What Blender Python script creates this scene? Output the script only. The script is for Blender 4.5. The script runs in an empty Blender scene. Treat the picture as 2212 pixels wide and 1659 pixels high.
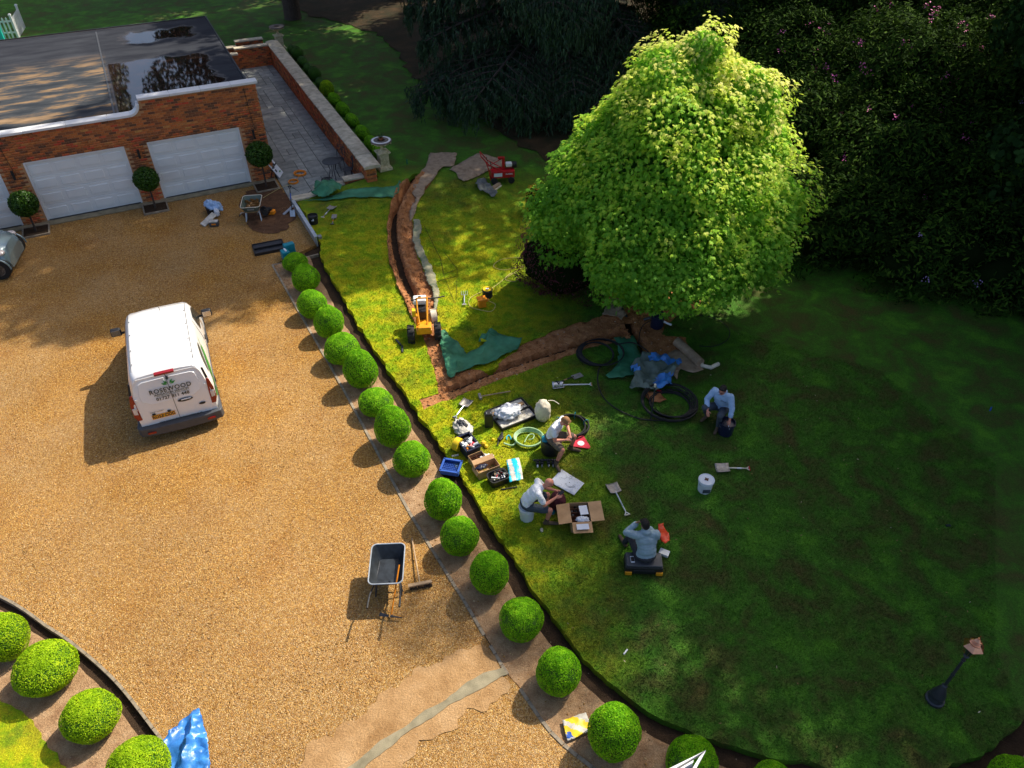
import bpy, bmesh, math, random
import numpy as np
from mathutils import Vector, Matrix, noise
from mathutils.geometry import delaunay_2d_cdt
random.seed(7); rs=np.random.RandomState(7)
S=bpy.context.scene; C=S.collection
R=math.radians; pi=math.pi
# ---------------------------------------------------------------- camera, sky, sun, exposure
CAMH=12.5; PITCH=40.3; FPX=1636.0            # focal length in units of a 2212 px wide picture
cd=bpy.data.cameras.new('camera'); cam=bpy.data.objects.new('camera',cd); C.objects.link(cam); S.camera=cam
cam.location=(0,0,CAMH); cam.rotation_euler=(R(90-PITCH),0,0)
cd.sensor_width=36; cd.lens=36*FPX/2212; cd.clip_end=2000; cd.clip_start=.1
SUN_EL=48; SUN_AZ=40                          # azimuth measured from +X towards +Y
W=bpy.data.worlds.new("World"); S.world=W; W.use_nodes=True
nt=W.node_tree; bg=nt.nodes['Background']; sk=nt.nodes.new('ShaderNodeTexSky'); sk.sky_type='NISHITA'
sk.sun_disc=False; sk.sun_elevation=R(SUN_EL); sk.sun_rotation=R(90-SUN_AZ); sk.dust_density=3; sk.air_density=.75; sk.ozone_density=.5
nt.links.new(sk.outputs[0],bg.inputs[0]); bg.inputs[1].default_value=.116
sl=bpy.data.lights.new('sun','SUN'); sl.energy=4.15; sl.angle=R(.53); sl.color=(1,.91,.76)
so=bpy.data.objects.new('sun',sl); C.objects.link(so)
sd=Vector((math.cos(R(SUN_EL))*math.cos(R(SUN_AZ)),math.cos(R(SUN_EL))*math.sin(R(SUN_AZ)),math.sin(R(SUN_EL))))
so.rotation_euler=sd.to_track_quat('Z','Y').to_euler(); so.location=sd*60
S.view_settings.view_transform='Standard'; S.view_settings.look='None'; S.view_settings.exposure=.70; S.view_settings.gamma=1
S.view_settings.use_curve_mapping=False
S.render.engine='CYCLES'; S.cycles.max_bounces=6; S.cycles.transparent_max_bounces=6; S.cycles.use_denoising=True
S.cycles.sample_clamp_indirect=4
# ---------------------------------------------------------------- survey: picture reading -> place on the ground
_p=R(PITCH); _c,_s=math.cos(_p),math.sin(_p)
GO=Vector((-9.675,26.313,0)); GA=R(25.85); GU=Vector((math.cos(GA),math.sin(GA),0)); GV=Vector((-math.sin(GA),math.cos(GA),0))
def uv(x,y):
    d=Vector((x,y,0))-GO; return d.dot(GU),d.dot(GV)
def loc(u,v,z=0): 
    p=GO+GU*u+GV*v; return Vector((p.x,p.y,z))
def ss(t): t=min(1,max(0,t)); return t*t*(3-2*t)
def T(x,y):          # height of the lawn and the ground behind the patio
    u,v=uv(x,y); return .06+.38*ss((v+6.2)/3.4)
def ray(px,py):
    a=(px-1106)/FPX; b=(py-829.5)/FPX; return Vector((a,_c-b*_s,-_s-b*_c))
def g0(px,py,z=0):
    r=ray(px,py); t=(z-CAMH)/r.z; return Vector((r.x*t,r.y*t,z))
def g(px,py,dz=0):   # on the lawn
    z=.1
    for _ in range(8):
        q=g0(px,py,z); z=T(q.x,q.y)+dz
    return Vector((q.x,q.y,z))
# ---------------------------------------------------------------- materials
def M(name,col,rough=.6,metal=0,var=.12,scale=8,bump=0,bscale=60,col2=None,spec=.4,attr=None,rnd=0,trans=0,sheen=0,coat=0):
    m=bpy.data.materials.new(name); m.use_nodes=True; n=m.node_tree.nodes; l=m.node_tree.links
    b=n['Principled BSDF']; b.inputs['Roughness'].default_value=rough; b.inputs['Metallic'].default_value=metal
    b.inputs['Specular IOR Level'].default_value=spec
    if coat: b.inputs['Coat Weight'].default_value=coat; b.inputs['Coat Roughness'].default_value=.08
    if sheen: b.inputs['Sheen Weight'].default_value=sheen
    tc=n.new('ShaderNodeTexCoord'); 
    nz=n.new('ShaderNodeTexNoise'); nz.inputs['Scale'].default_value=scale; nz.inputs['Detail'].default_value=5
    l.new(tc.outputs['Object'],nz.inputs['Vector'])
    cr=n.new('ShaderNodeValToRGB'); e=cr.color_ramp.elements
    c1=[max(0,c*(1-var)) for c in col]; c2=[min(1,c*(1+var)) for c in (col2 or col)]
    e[0].position=.3; e[1].position=.7; e[0].color=(*c1,1); e[1].color=(*c2,1)
    l.new(nz.outputs[0],cr.inputs[0]); out=cr.outputs[0]
    if attr or rnd:
        if attr: a=n.new('ShaderNodeAttribute'); a.attribute_name=attr; fac=a.outputs['Fac']
        else: a=n.new('ShaderNodeObjectInfo'); fac=a.outputs['Random']
        mr=n.new('ShaderNodeMapRange'); mr.inputs[3].default_value=1-(rnd or .3); mr.inputs[4].default_value=1+(rnd or .3)
        l.new(fac,mr.inputs[0]); mx=n.new('ShaderNodeVectorMath'); mx.operation='SCALE'
        l.new(out,mx.inputs[0]); l.new(mr.outputs[0],mx.inputs['Scale']); out=mx.outputs[0]
    l.new(out,b.inputs['Base Color'])
    if bump:
        bz=n.new('ShaderNodeTexNoise'); bz.inputs['Scale'].default_value=bscale; bz.inputs['Detail'].default_value=4
        l.new(tc.outputs['Object'],bz.inputs['Vector']); bp=n.new('ShaderNodeBump'); bp.inputs['Strength'].default_value=min(1,bump); bp.inputs['Distance'].default_value=.02
        l.new(bz.outputs[0],bp.inputs['Height']); l.new(bp.outputs[0],b.inputs['Normal'])
    if trans:
        t=n.new('ShaderNodeBsdfTranslucent'); l.new(out,t.inputs[0]); mix=n.new('ShaderNodeMixShader'); mix.inputs[0].default_value=trans
        l.new(b.outputs[0],mix.inputs[1]); l.new(t.outputs[0],mix.inputs[2]); l.new(mix.outputs[0],n['Material Output'].inputs[0])
    return m
def ramp_mat(name,stops,attr='rnd',rough=.5,trans=0,spec=.3,rand=False,noise_scale=0):
    m=bpy.data.materials.new(name); m.use_nodes=True; n=m.node_tree.nodes; l=m.node_tree.links; b=n['Principled BSDF']
    b.inputs['Roughness'].default_value=rough; b.inputs['Specular IOR Level'].default_value=spec
    if rand: a=n.new('ShaderNodeObjectInfo'); f=a.outputs['Random']
    else: a=n.new('ShaderNodeAttribute'); a.attribute_name=attr; f=a.outputs['Fac']
    cr=n.new('ShaderNodeValToRGB'); e=cr.color_ramp.elements
    for i,(p,c) in enumerate(stops):
        k=e[i] if i<2 else e.new(p); k.position=p; k.color=(*c,1)
    l.new(f,cr.inputs[0]); out=cr.outputs[0]
    if noise_scale:
        tc=n.new('ShaderNodeTexCoord'); nz=n.new('ShaderNodeTexNoise'); nz.inputs['Scale'].default_value=noise_scale; nz.inputs['Detail'].default_value=6
        l.new(tc.outputs['Object'],nz.inputs['Vector']); mr=n.new('ShaderNodeMapRange'); mr.inputs[1].default_value=.25; mr.inputs[2].default_value=.75; mr.inputs[3].default_value=.72; mr.inputs[4].default_value=1.25
        l.new(nz.outputs[0],mr.inputs[0]); mx=n.new('ShaderNodeVectorMath'); mx.operation='SCALE'; l.new(out,mx.inputs[0]); l.new(mr.outputs[0],mx.inputs['Scale']); out=mx.outputs[0]
        bp=n.new('ShaderNodeBump'); bp.inputs['Strength'].default_value=.4; bp.inputs['Distance'].default_value=.01; l.new(nz.outputs[0],bp.inputs['Height']); l.new(bp.outputs[0],b.inputs['Normal'])
    l.new(out,b.inputs['Base Color'])
    if trans:
        t=n.new('ShaderNodeBsdfTranslucent'); l.new(out,t.inputs[0]); mix=n.new('ShaderNodeMixShader'); mix.inputs[0].default_value=trans
        l.new(b.outputs[0],mix.inputs[1]); l.new(t.outputs[0],mix.inputs[2]); l.new(mix.outputs[0],n['Material Output'].inputs[0])
    return m
def nodes_mat(name):
    m=bpy.data.materials.new(name); m.use_nodes=True; n=m.node_tree.nodes; l=m.node_tree.links; b=n['Principled BSDF']
    ge=n.new('ShaderNodeNewGeometry'); 
    def nz(scale,detail=5,rough=.55,dist=0):
        x=n.new('ShaderNodeTexNoise'); x.inputs['Scale'].default_value=scale; x.inputs['Detail'].default_value=detail; x.inputs['Roughness'].default_value=rough; x.inputs['Distortion'].default_value=dist
        l.new(ge.outputs['Position'],x.inputs['Vector']); return x.outputs[0]
    def rmp(src,stops):
        cr=n.new('ShaderNodeValToRGB'); e=cr.color_ramp.elements
        for i,(p,c) in enumerate(stops):
            k=e[i] if i<2 else e.new(p); k.position=p; k.color=(*c,1) if len(c)==3 else c
        l.new(src,cr.inputs[0]); return cr.outputs[0]
    def mix(f,a,b_,mode='MIX'):
        x=n.new('ShaderNodeMix'); x.data_type='RGBA'; x.blend_type=mode
        for s_,i in ((f,0),(a,6),(b_,7)):
            if isinstance(s_,(int,float)): x.inputs[i].default_value=s_
            elif isinstance(s_,tuple): x.inputs[i].default_value=(*s_,1)
            else: l.new(s_,x.inputs[i])
        return x.outputs[2]
    return m,n,l,b,ge,nz,rmp,mix
def gravel_mat():
    m,n,l,b,ge,nz,rmp,mix=nodes_mat('gravel')
    v=n.new('ShaderNodeTexVoronoi'); v.inputs['Scale'].default_value=58; l.new(ge.outputs['Position'],v.inputs['Vector'])
    sp=n.new('ShaderNodeSeparateColor'); l.new(v.outputs['Color'],sp.inputs[0])
    base=rmp(sp.outputs[0],[(0,(.16,.062,.008)),(.3,(.33,.140,.018)),(.65,(.49,.235,.034)),(.9,(.61,.34,.070)),(1,(.74,.52,.19))])
    pale=rmp(sp.outputs[1],[(0,(.24,.13,.045)),(.5,(.46,.29,.12)),(1,(.76,.62,.40))])
    # pale band towards the near left edge and the drive's lower end, damp red-brown patches
    sx=n.new('ShaderNodeSeparateXYZ'); l.new(ge.outputs['Position'],sx.inputs[0])
    mr=n.new('ShaderNodeMapRange'); mr.inputs[1].default_value=12.5; mr.inputs[2].default_value=5; l.new(sx.outputs[1],mr.inputs[0])
    col=mix(rmp(nz(.5,6),[(.3,(0,0,0)),(.7,(.5,.5,.5))]),base,pale)
    col=mix(mr.outputs[0],col,mix(.45,base,pale))
    red=rmp(nz(.9,7,.6),[(.52,(0,0,0)),(.72,(.35,.35,.35))])
    col=mix(red,col,mix(1.0,col,(.62,.42,.27),'MULTIPLY'))
    big=rmp(nz(.28,3),[(.35,(.90,.90,.90)),(.65,(1.08,1.08,1.08))]); col=mix(1.0,col,big,'MULTIPLY')
    n2=rmp(nz(14,6,.7),[(.3,(.72,.70,.66)),(.7,(1.2,1.2,1.2))]); col=mix(1.0,col,n2,'MULTIPLY')
    l.new(col,b.inputs['Base Color']); b.inputs['Roughness'].default_value=.75; b.inputs['Specular IOR Level'].default_value=.25
    bp=n.new('ShaderNodeBump'); bp.inputs['Strength'].default_value=1; bp.inputs['Distance'].default_value=.022; bp.invert=True
    l.new(v.outputs['Distance'],bp.inputs['Height']); l.new(bp.outputs[0],b.inputs['Normal']); return m
def grass_mat(name='lawn_grass',green=0.0):
    m,n,l,b,ge,nz,rmp,mix=nodes_mat(name)
    sx=n.new('ShaderNodeSeparateXYZ'); l.new(ge.outputs['Position'],sx.inputs[0])
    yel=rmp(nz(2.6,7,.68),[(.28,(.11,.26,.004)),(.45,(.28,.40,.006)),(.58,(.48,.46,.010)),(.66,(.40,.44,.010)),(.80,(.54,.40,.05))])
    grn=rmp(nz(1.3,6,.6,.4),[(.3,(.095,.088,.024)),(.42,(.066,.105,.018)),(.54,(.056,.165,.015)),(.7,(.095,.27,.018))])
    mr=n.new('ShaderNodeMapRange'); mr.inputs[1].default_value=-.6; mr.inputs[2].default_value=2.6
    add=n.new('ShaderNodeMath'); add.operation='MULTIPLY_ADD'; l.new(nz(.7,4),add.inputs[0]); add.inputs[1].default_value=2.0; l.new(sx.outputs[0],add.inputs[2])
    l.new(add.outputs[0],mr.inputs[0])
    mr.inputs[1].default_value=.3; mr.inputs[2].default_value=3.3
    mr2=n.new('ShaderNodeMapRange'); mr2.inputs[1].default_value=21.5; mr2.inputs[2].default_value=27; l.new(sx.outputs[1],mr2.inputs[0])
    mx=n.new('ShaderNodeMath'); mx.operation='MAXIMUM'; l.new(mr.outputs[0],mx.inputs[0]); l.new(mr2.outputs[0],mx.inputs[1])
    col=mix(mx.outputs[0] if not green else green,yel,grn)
    brn=rmp(nz(.55,6,.65),[(.56,(0,0,0)),(.72,(.6,.6,.6))]); col=mix(brn,col,(.075,.055,.018))
    fine=rmp(nz(42,3,.7),[(.25,(.45,.45,.45)),(.55,(1.05,1.05,1.05)),(.8,(1.7,1.7,1.7))]); col=mix(1.0,col,fine,'MULTIPLY')
    l.new(col,b.inputs['Base Color']); b.inputs['Roughness'].default_value=.8; b.inputs['Specular IOR Level'].default_value=.15
    bp=n.new('ShaderNodeBump'); bp.inputs['Strength'].default_value=.9; bp.inputs['Distance'].default_value=.05
    l.new(nz(30,5,.7),bp.inputs['Height']); l.new(bp.outputs[0],b.inputs['Normal']); return m
def soil_mat(name,a,b_,c,stone=.012,rough=.9,sc=5):
    m,n,l,b,ge,nz,rmp,mix=nodes_mat(name)
    col=rmp(nz(sc,8,.65),[(.3,a),(.5,b_),(.72,c)])
    v=n.new('ShaderNodeTexVoronoi'); v.inputs['Scale'].default_value=14; l.new(ge.outputs['Position'],v.inputs['Vector'])
    st=rmp(v.outputs['Distance'],[(0,(.8,.8,.8)),(.11,(.8,.8,.8)),(.13,(0,0,0))])
    sp=n.new('ShaderNodeSeparateColor'); l.new(v.outputs['Color'],sp.inputs[0]); k=rmp(sp.outputs[0],[(1-stone*10,(0,0,0)),(1-stone*10+.01,(1,1,1))])
    col=mix(mix(1.0,st,k,'MULTIPLY'),col,(.48,.38,.27))
    fine=rmp(nz(60,4,.7),[(.3,(.6,.6,.6)),(.7,(1.35,1.35,1.35))]); col=mix(1.0,col,fine,'MULTIPLY')
    l.new(col,b.inputs['Base Color']); b.inputs['Roughness'].default_value=rough; b.inputs['Specular IOR Level'].default_value=.15
    bp=n.new('ShaderNodeBump'); bp.inputs['Strength'].default_value=1; bp.inputs['Distance'].default_value=.035
    l.new(nz(26,7,.7),bp.inputs['Height']); l.new(bp.outputs[0],b.inputs['Normal']); return m
def roof_mat():
    m,n,l,b,ge,nz,rmp,mix=nodes_mat('felt_roof')
    tc=n.new('ShaderNodeTexCoord'); sx=n.new('ShaderNodeSeparateXYZ'); l.new(tc.outputs['Object'],sx.inputs[0])
    mp=n.new('ShaderNodeMapping'); mp.inputs['Scale'].default_value=(.55,1.9,1); l.new(tc.outputs['Object'],mp.inputs[0])
    x=n.new('ShaderNodeTexNoise'); x.inputs['Scale'].default_value=1.0; x.inputs['Detail'].default_value=8; x.inputs['Roughness'].default_value=.62; l.new(mp.outputs[0],x.inputs[0])
    felt=rmp(x.outputs[0],[(.38,(.030,.036,.044)),(.50,(.060,.065,.072)),(.57,(.20,.135,.080)),(.7,(.33,.22,.13))])
    dk=rmp(x.outputs[0],[(.3,(.018,.020,.028)),(.7,(.05,.055,.066))])
    def mrange(src,a,c):
        r=n.new('ShaderNodeMapRange'); r.inputs[1].default_value=a; r.inputs[2].default_value=c; l.new(src,r.inputs[0]); return r.outputs[0]
    def mul(a,c):
        r=n.new('ShaderNodeMath'); r.operation='MULTIPLY'; l.new(a,r.inputs[0]); l.new(c,r.inputs[1]); return r.outputs[0]
    left=mul(mrange(sx.outputs[0],-3.6,-3.85),mrange(sx.outputs[1],8.4,6.6))
    col=mix(left,dk,felt)
    # standing water on the right bay: an irregular puddle outline
    wx=n.new('ShaderNodeTexNoise'); wx.inputs['Scale'].default_value=.9; wx.inputs['Detail'].default_value=4; l.new(tc.outputs['Object'],wx.inputs[0])
    w=n.new('ShaderNodeMath'); w.operation='SUBTRACT'; l.new(wx.outputs[0],w.inputs[0]); w.inputs[1].default_value=.5
    def edge(o,a,c):
        q=n.new('ShaderNodeMath'); q.operation='MULTIPLY_ADD'; l.new(w.outputs[0],q.inputs[0]); q.inputs[1].default_value=1.6; l.new(o,q.inputs[2]); return mrange(q.outputs[0],a,c)
    pud=mul(mul(mrange(sx.outputs[0],-3.75,-3.6),edge(sx.outputs[0],.15,-.1)),mul(edge(sx.outputs[1],.9,1.1),edge(sx.outputs[1],6.9,6.6)))
    pud2=mul(mul(edge(sx.outputs[0],-3.0,-2.6),edge(sx.outputs[0],.3,-.1)),mul(edge(sx.outputs[1],8.9,9.2),edge(sx.outputs[1],10.9,10.6)))
    a=n.new('ShaderNodeMath'); a.operation='MAXIMUM'; l.new(pud,a.inputs[0]); l.new(pud2,a.inputs[1])
    col=mix(a.outputs[0],col,(.022,.012,.009)); l.new(col,b.inputs['Base Color'])
    rr=n.new('ShaderNodeMapRange'); rr.inputs[3].default_value=.85; rr.inputs[4].default_value=.03; l.new(a.outputs[0],rr.inputs[0]); l.new(rr.outputs[0],b.inputs['Roughness'])
    rs_=n.new('ShaderNodeMapRange'); rs_.inputs[3].default_value=.08; rs_.inputs[4].default_value=1.0; l.new(a.outputs[0],rs_.inputs[0]); l.new(rs_.outputs[0],b.inputs['Specular IOR Level'])
    bp=n.new('ShaderNodeBump'); bp.inputs['Distance'].default_value=.004; bs=n.new('ShaderNodeMapRange'); bs.inputs[3].default_value=.6; bs.inputs[4].default_value=.015; l.new(a.outputs[0],bs.inputs[0]); l.new(bs.outputs[0],bp.inputs['Strength'])
    l.new(nz(9,4,.6),bp.inputs['Height']); l.new(bp.outputs[0],b.inputs['Normal']); return m
MAT={}
def mt(k):
    return MAT[k]
BR=[(0,(.13,.065,.04)),(.28,(.32,.11,.045)),(.5,(.46,.145,.045)),(.72,(.56,.185,.05)),(.88,(.56,.085,.04)),(1,(.58,.27,.08))]
MAT.update(
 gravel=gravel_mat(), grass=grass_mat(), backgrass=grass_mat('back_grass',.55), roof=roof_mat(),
 bed=soil_mat('bed_soil',(.26,.145,.075),(.40,.25,.135),(.50,.34,.20),.02),
 channel=soil_mat('channel_soil',(.030,.020,.012),(.048,.030,.018),(.075,.045,.025),.004),
 soil=soil_mat('dug_soil',(.26,.10,.036),(.44,.19,.075),(.56,.28,.13),.006),
 litter=soil_mat('leaf_litter',(.022,.026,.010),(.045,.032,.015),(.085,.050,.024),.006,sc=1.2),
 sand=soil_mat('packed_sand',(.30,.165,.065),(.44,.265,.12),(.54,.35,.18),.014,sc=1.6),
 wetmud=soil_mat('wet_mud',(.075,.038,.020),(.13,.066,.035),(.18,.095,.05),.02),
 concrete=M('concrete',(.19,.165,.10),.8,col2=(.29,.25,.16),scale=4,bump=.4),
 kerb=M('kerb_stone',(.19,.155,.11),.8,col2=(.31,.26,.19),scale=9,bump=.3),
 coping=M('coping_stone',(.44,.38,.27),.8,col2=(.60,.53,.40),scale=5,bump=.3,rnd=.1),
 slab=M('paving_slab',(.19,.21,.20),.65,col2=(.30,.31,.28),scale=3,bump=.25,rnd=.22),
 joint=M('paving_joint',(.07,.055,.035),.9), brick=ramp_mat('brick',BR,rand=True,rough=.8,noise_scale=22), brickf=ramp_mat('brick_far',BR,rough=.8,noise_scale=22),
 mortar=M('mortar',(.50,.27,.13),.9,scale=30), urn=M('aged_stone',(.50,.43,.24),.8,col2=(.66,.60,.42),scale=11,bump=.4),
 urndark=M('weathered_stone',(.11,.09,.08),.85,col2=(.2,.17,.15),scale=14,bump=.4),
 white=M('white_paint',(.78,.79,.80),.35,var=.03), vanwhite=M('van_paint',(.82,.82,.82),.25,var=.01,coat=.6,spec=.5), door=M('garage_door_white',(.80,.83,.83),.4,var=.03,scale=3),
 trim=M('white_coping',(.76,.76,.76),.45,var=.06,scale=3), black=M('black_plastic',(.018,.018,.02),.42), rubber=M('rubber',(.016,.016,.017),.75,bump=.2),
 dgrey=M('dark_grey_plastic',(.06,.065,.075),.5), tub=M('barrow_tub',(.020,.026,.034),.4,var=.5,scale=7), grey=M('grey_metal',(.32,.33,.34),.4,metal=.6), steel=M('galvanised_steel',(.50,.55,.60),.38,metal=.5,var=.18,scale=5),
 chrome=M('bright_steel',(.6,.6,.6),.25,metal=.9), blade=M('shovel_steel',(.36,.33,.30),.5,metal=.5,var=.25,scale=20), ash=M('ash_wood',(.42,.29,.17),.6,scale=20),
 orange=M('orange_plastic',(.80,.26,.012),.4), yorange=M('yellow_orange_paint',(.80,.33,.015),.35), yellow=M('yellow_plastic',(.80,.55,.02),.4), red=M('red_paint',(.46,.012,.018),.35,var=.2), pinkred=M('red_sign',(.62,.03,.06),.4),
 lred=M('red_lens',(.25,.006,.008),.15,spec=.7), lens=M('clear_lens',(.6,.55,.52),.15,spec=.7), glass=M('dark_glass',(.03,.035,.035),.04,spec=.9,var=.0),
 blue=M('blue_plastic',(.03,.10,.42),.4), navy=M('navy_plastic',(.010,.015,.042),.4), teal=M('teal_plastic',(.0,.22,.30),.4), cyan=M('cyan_plastic',(.02,.50,.68),.4), turq=M('turquoise_panel',(.02,.62,.55),.5),
 tarpg=M('green_tarp',(.022,.13,.058),.6,col2=(.05,.23,.12),scale=3,bump=.5,bscale=14), tarpd=M('grey_green_tarp',(.07,.11,.09),.55,col2=(.13,.17,.14),scale=4,bump=.5,bscale=14),
 tarpb=M('blue_tarp',(.022,.13,.42),.35,col2=(.05,.25,.66),scale=5,bump=.5,bscale=12,spec=.6), geo=M('pale_green_membrane',(.17,.22,.13),.8,col2=(.34,.30,.20),scale=5,bump=.4,bscale=20),
 hess=M('hessian',(.27,.19,.12),.9,col2=(.38,.28,.19),scale=6,bump=.5,bscale=90), greycloth=M('grey_cloth',(.09,.10,.10),.8,col2=(.17,.18,.17),bump=.4), card=M('cardboard',(.42,.25,.12),.8,col2=(.50,.31,.16),scale=4), carddk=M('cardboard_inner',(.13,.05,.025),.85),
 paper=M('paper',(.72,.76,.82),.6,var=.02), cream=M('cream_canvas',(.58,.52,.40),.85,col2=(.72,.66,.53),scale=5,bump=.4,bscale=18), sackgrey=M('grey_bag',(.42,.40,.34),.6,col2=(.62,.60,.55),scale=7,bump=.5,bscale=14),
 skin=M('skin',(.52,.27,.18),.5,var=.08,scale=14), skinred=M('sunburnt_skin',(.60,.24,.16),.5,var=.1,scale=14), tan=M('tanned_skin',(.40,.22,.14),.5,var=.08),
 shirtw=M('white_shirt',(.80,.82,.86),.85,var=.04,scale=6,bump=.35,bscale=11), hoodb=M('pale_blue_hoodie',(.34,.50,.74),.9,var=.08,bump=.5,bscale=12), hoodg=M('grey_blue_hoodie',(.27,.37,.43),.9,var=.1,bump=.5,bscale=12),
 khaki=M('khaki_shorts',(.13,.10,.075),.9,var=.15,bump=.4,bscale=14), trous=M('grey_trousers',(.05,.065,.085),.9,var=.15,bump=.4,bscale=14), dtrous=M('dark_trousers',(.035,.035,.045),.9,var=.1,bump=.4,bscale=14),
 boot=M('brown_boot',(.12,.08,.05),.8,var=.2), hairb=M('fair_hair',(.30,.15,.06),.7,bump=.6,bscale=90), haird=M('dark_hair',(.012,.009,.008),.7,bump=.6,bscale=90), sock=M('dark_sock',(.02,.02,.02),.9), maroon=M('maroon_cloth',(.075,.012,.02),.85,bump=.4,bscale=12),
 bark=M('bark',(.07,.05,.04),.9,var=.4,scale=14,bump=1,bscale=30), copper=M('copper',(.80,.36,.20),.22,metal=1,var=.15,scale=12), bottle=M('pale_bottle_plastic',(.70,.74,.76),.3), gmetal=M('gunmetal',(.05,.055,.065),.4,metal=.4), carp=M('car_paint',(.21,.30,.33),.25,metal=.35,coat=.8,var=.03),
 pond=M('pink_petal',(.62,.12,.36),.6), lilac=M('lilac_petal',(.42,.28,.58),.6), terracotta=M('terracotta',(.35,.12,.06),.8), pipeg=M('pale_green_hose',(.36,.56,.30),.5,var=.2), cable=M('cream_cable',(.62,.52,.20),.5), greenp=M('leaf_green_print',(.03,.26,.04),.4), printd=M('print_dark',(.045,.055,.05),.4), plate=M('number_plate',(.85,.36,.02),.4))
# leaves (random value per leaf; the maple's also carries painted sun and shade)
LEAF=dict(
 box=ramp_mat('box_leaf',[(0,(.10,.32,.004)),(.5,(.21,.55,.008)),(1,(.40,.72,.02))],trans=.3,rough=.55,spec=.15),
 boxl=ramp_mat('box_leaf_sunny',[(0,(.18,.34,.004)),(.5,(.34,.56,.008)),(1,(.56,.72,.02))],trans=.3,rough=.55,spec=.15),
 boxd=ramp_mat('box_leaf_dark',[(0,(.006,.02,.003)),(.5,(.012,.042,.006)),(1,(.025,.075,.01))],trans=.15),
 bay=ramp_mat('bay_leaf',[(0,(.018,.055,.005)),(.5,(.035,.10,.008)),(1,(.07,.16,.012))],trans=.15,rough=.35),
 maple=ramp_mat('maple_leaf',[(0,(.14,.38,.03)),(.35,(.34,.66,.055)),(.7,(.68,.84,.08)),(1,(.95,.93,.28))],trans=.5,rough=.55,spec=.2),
 cedar=ramp_mat('cedar_needles',[(0,(.010,.026,.012)),(.5,(.022,.055,.024)),(1,(.055,.115,.042))],trans=.1),
 rhodo=ramp_mat('rhododendron_leaf',[(0,(.009,.022,.005)),(.6,(.028,.064,.010)),(1,(.075,.14,.016))],trans=.12,rough=.75,spec=.03),
 lime=ramp_mat('lime_leaf',[(0,(.012,.034,.009)),(.6,(.028,.072,.018)),(1,(.065,.14,.034))],trans=.3,spec=.08,rough=.7),
 purple=ramp_mat('purple_leaf',[(0,(.035,.006,.010)),(.6,(.08,.012,.02)),(1,(.14,.02,.035))],trans=.25),
 ybush=ramp_mat('yellow_flower_leaf',[(0,(.12,.16,.01)),(.5,(.5,.26,.01)),(1,(.75,.42,.02))],trans=.3))
CORE=M('inner_twigs',(.008,.015,.004),1,spec=0); CORE2=M('inner_box_leaves',(.035,.11,.004),.95)
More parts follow.
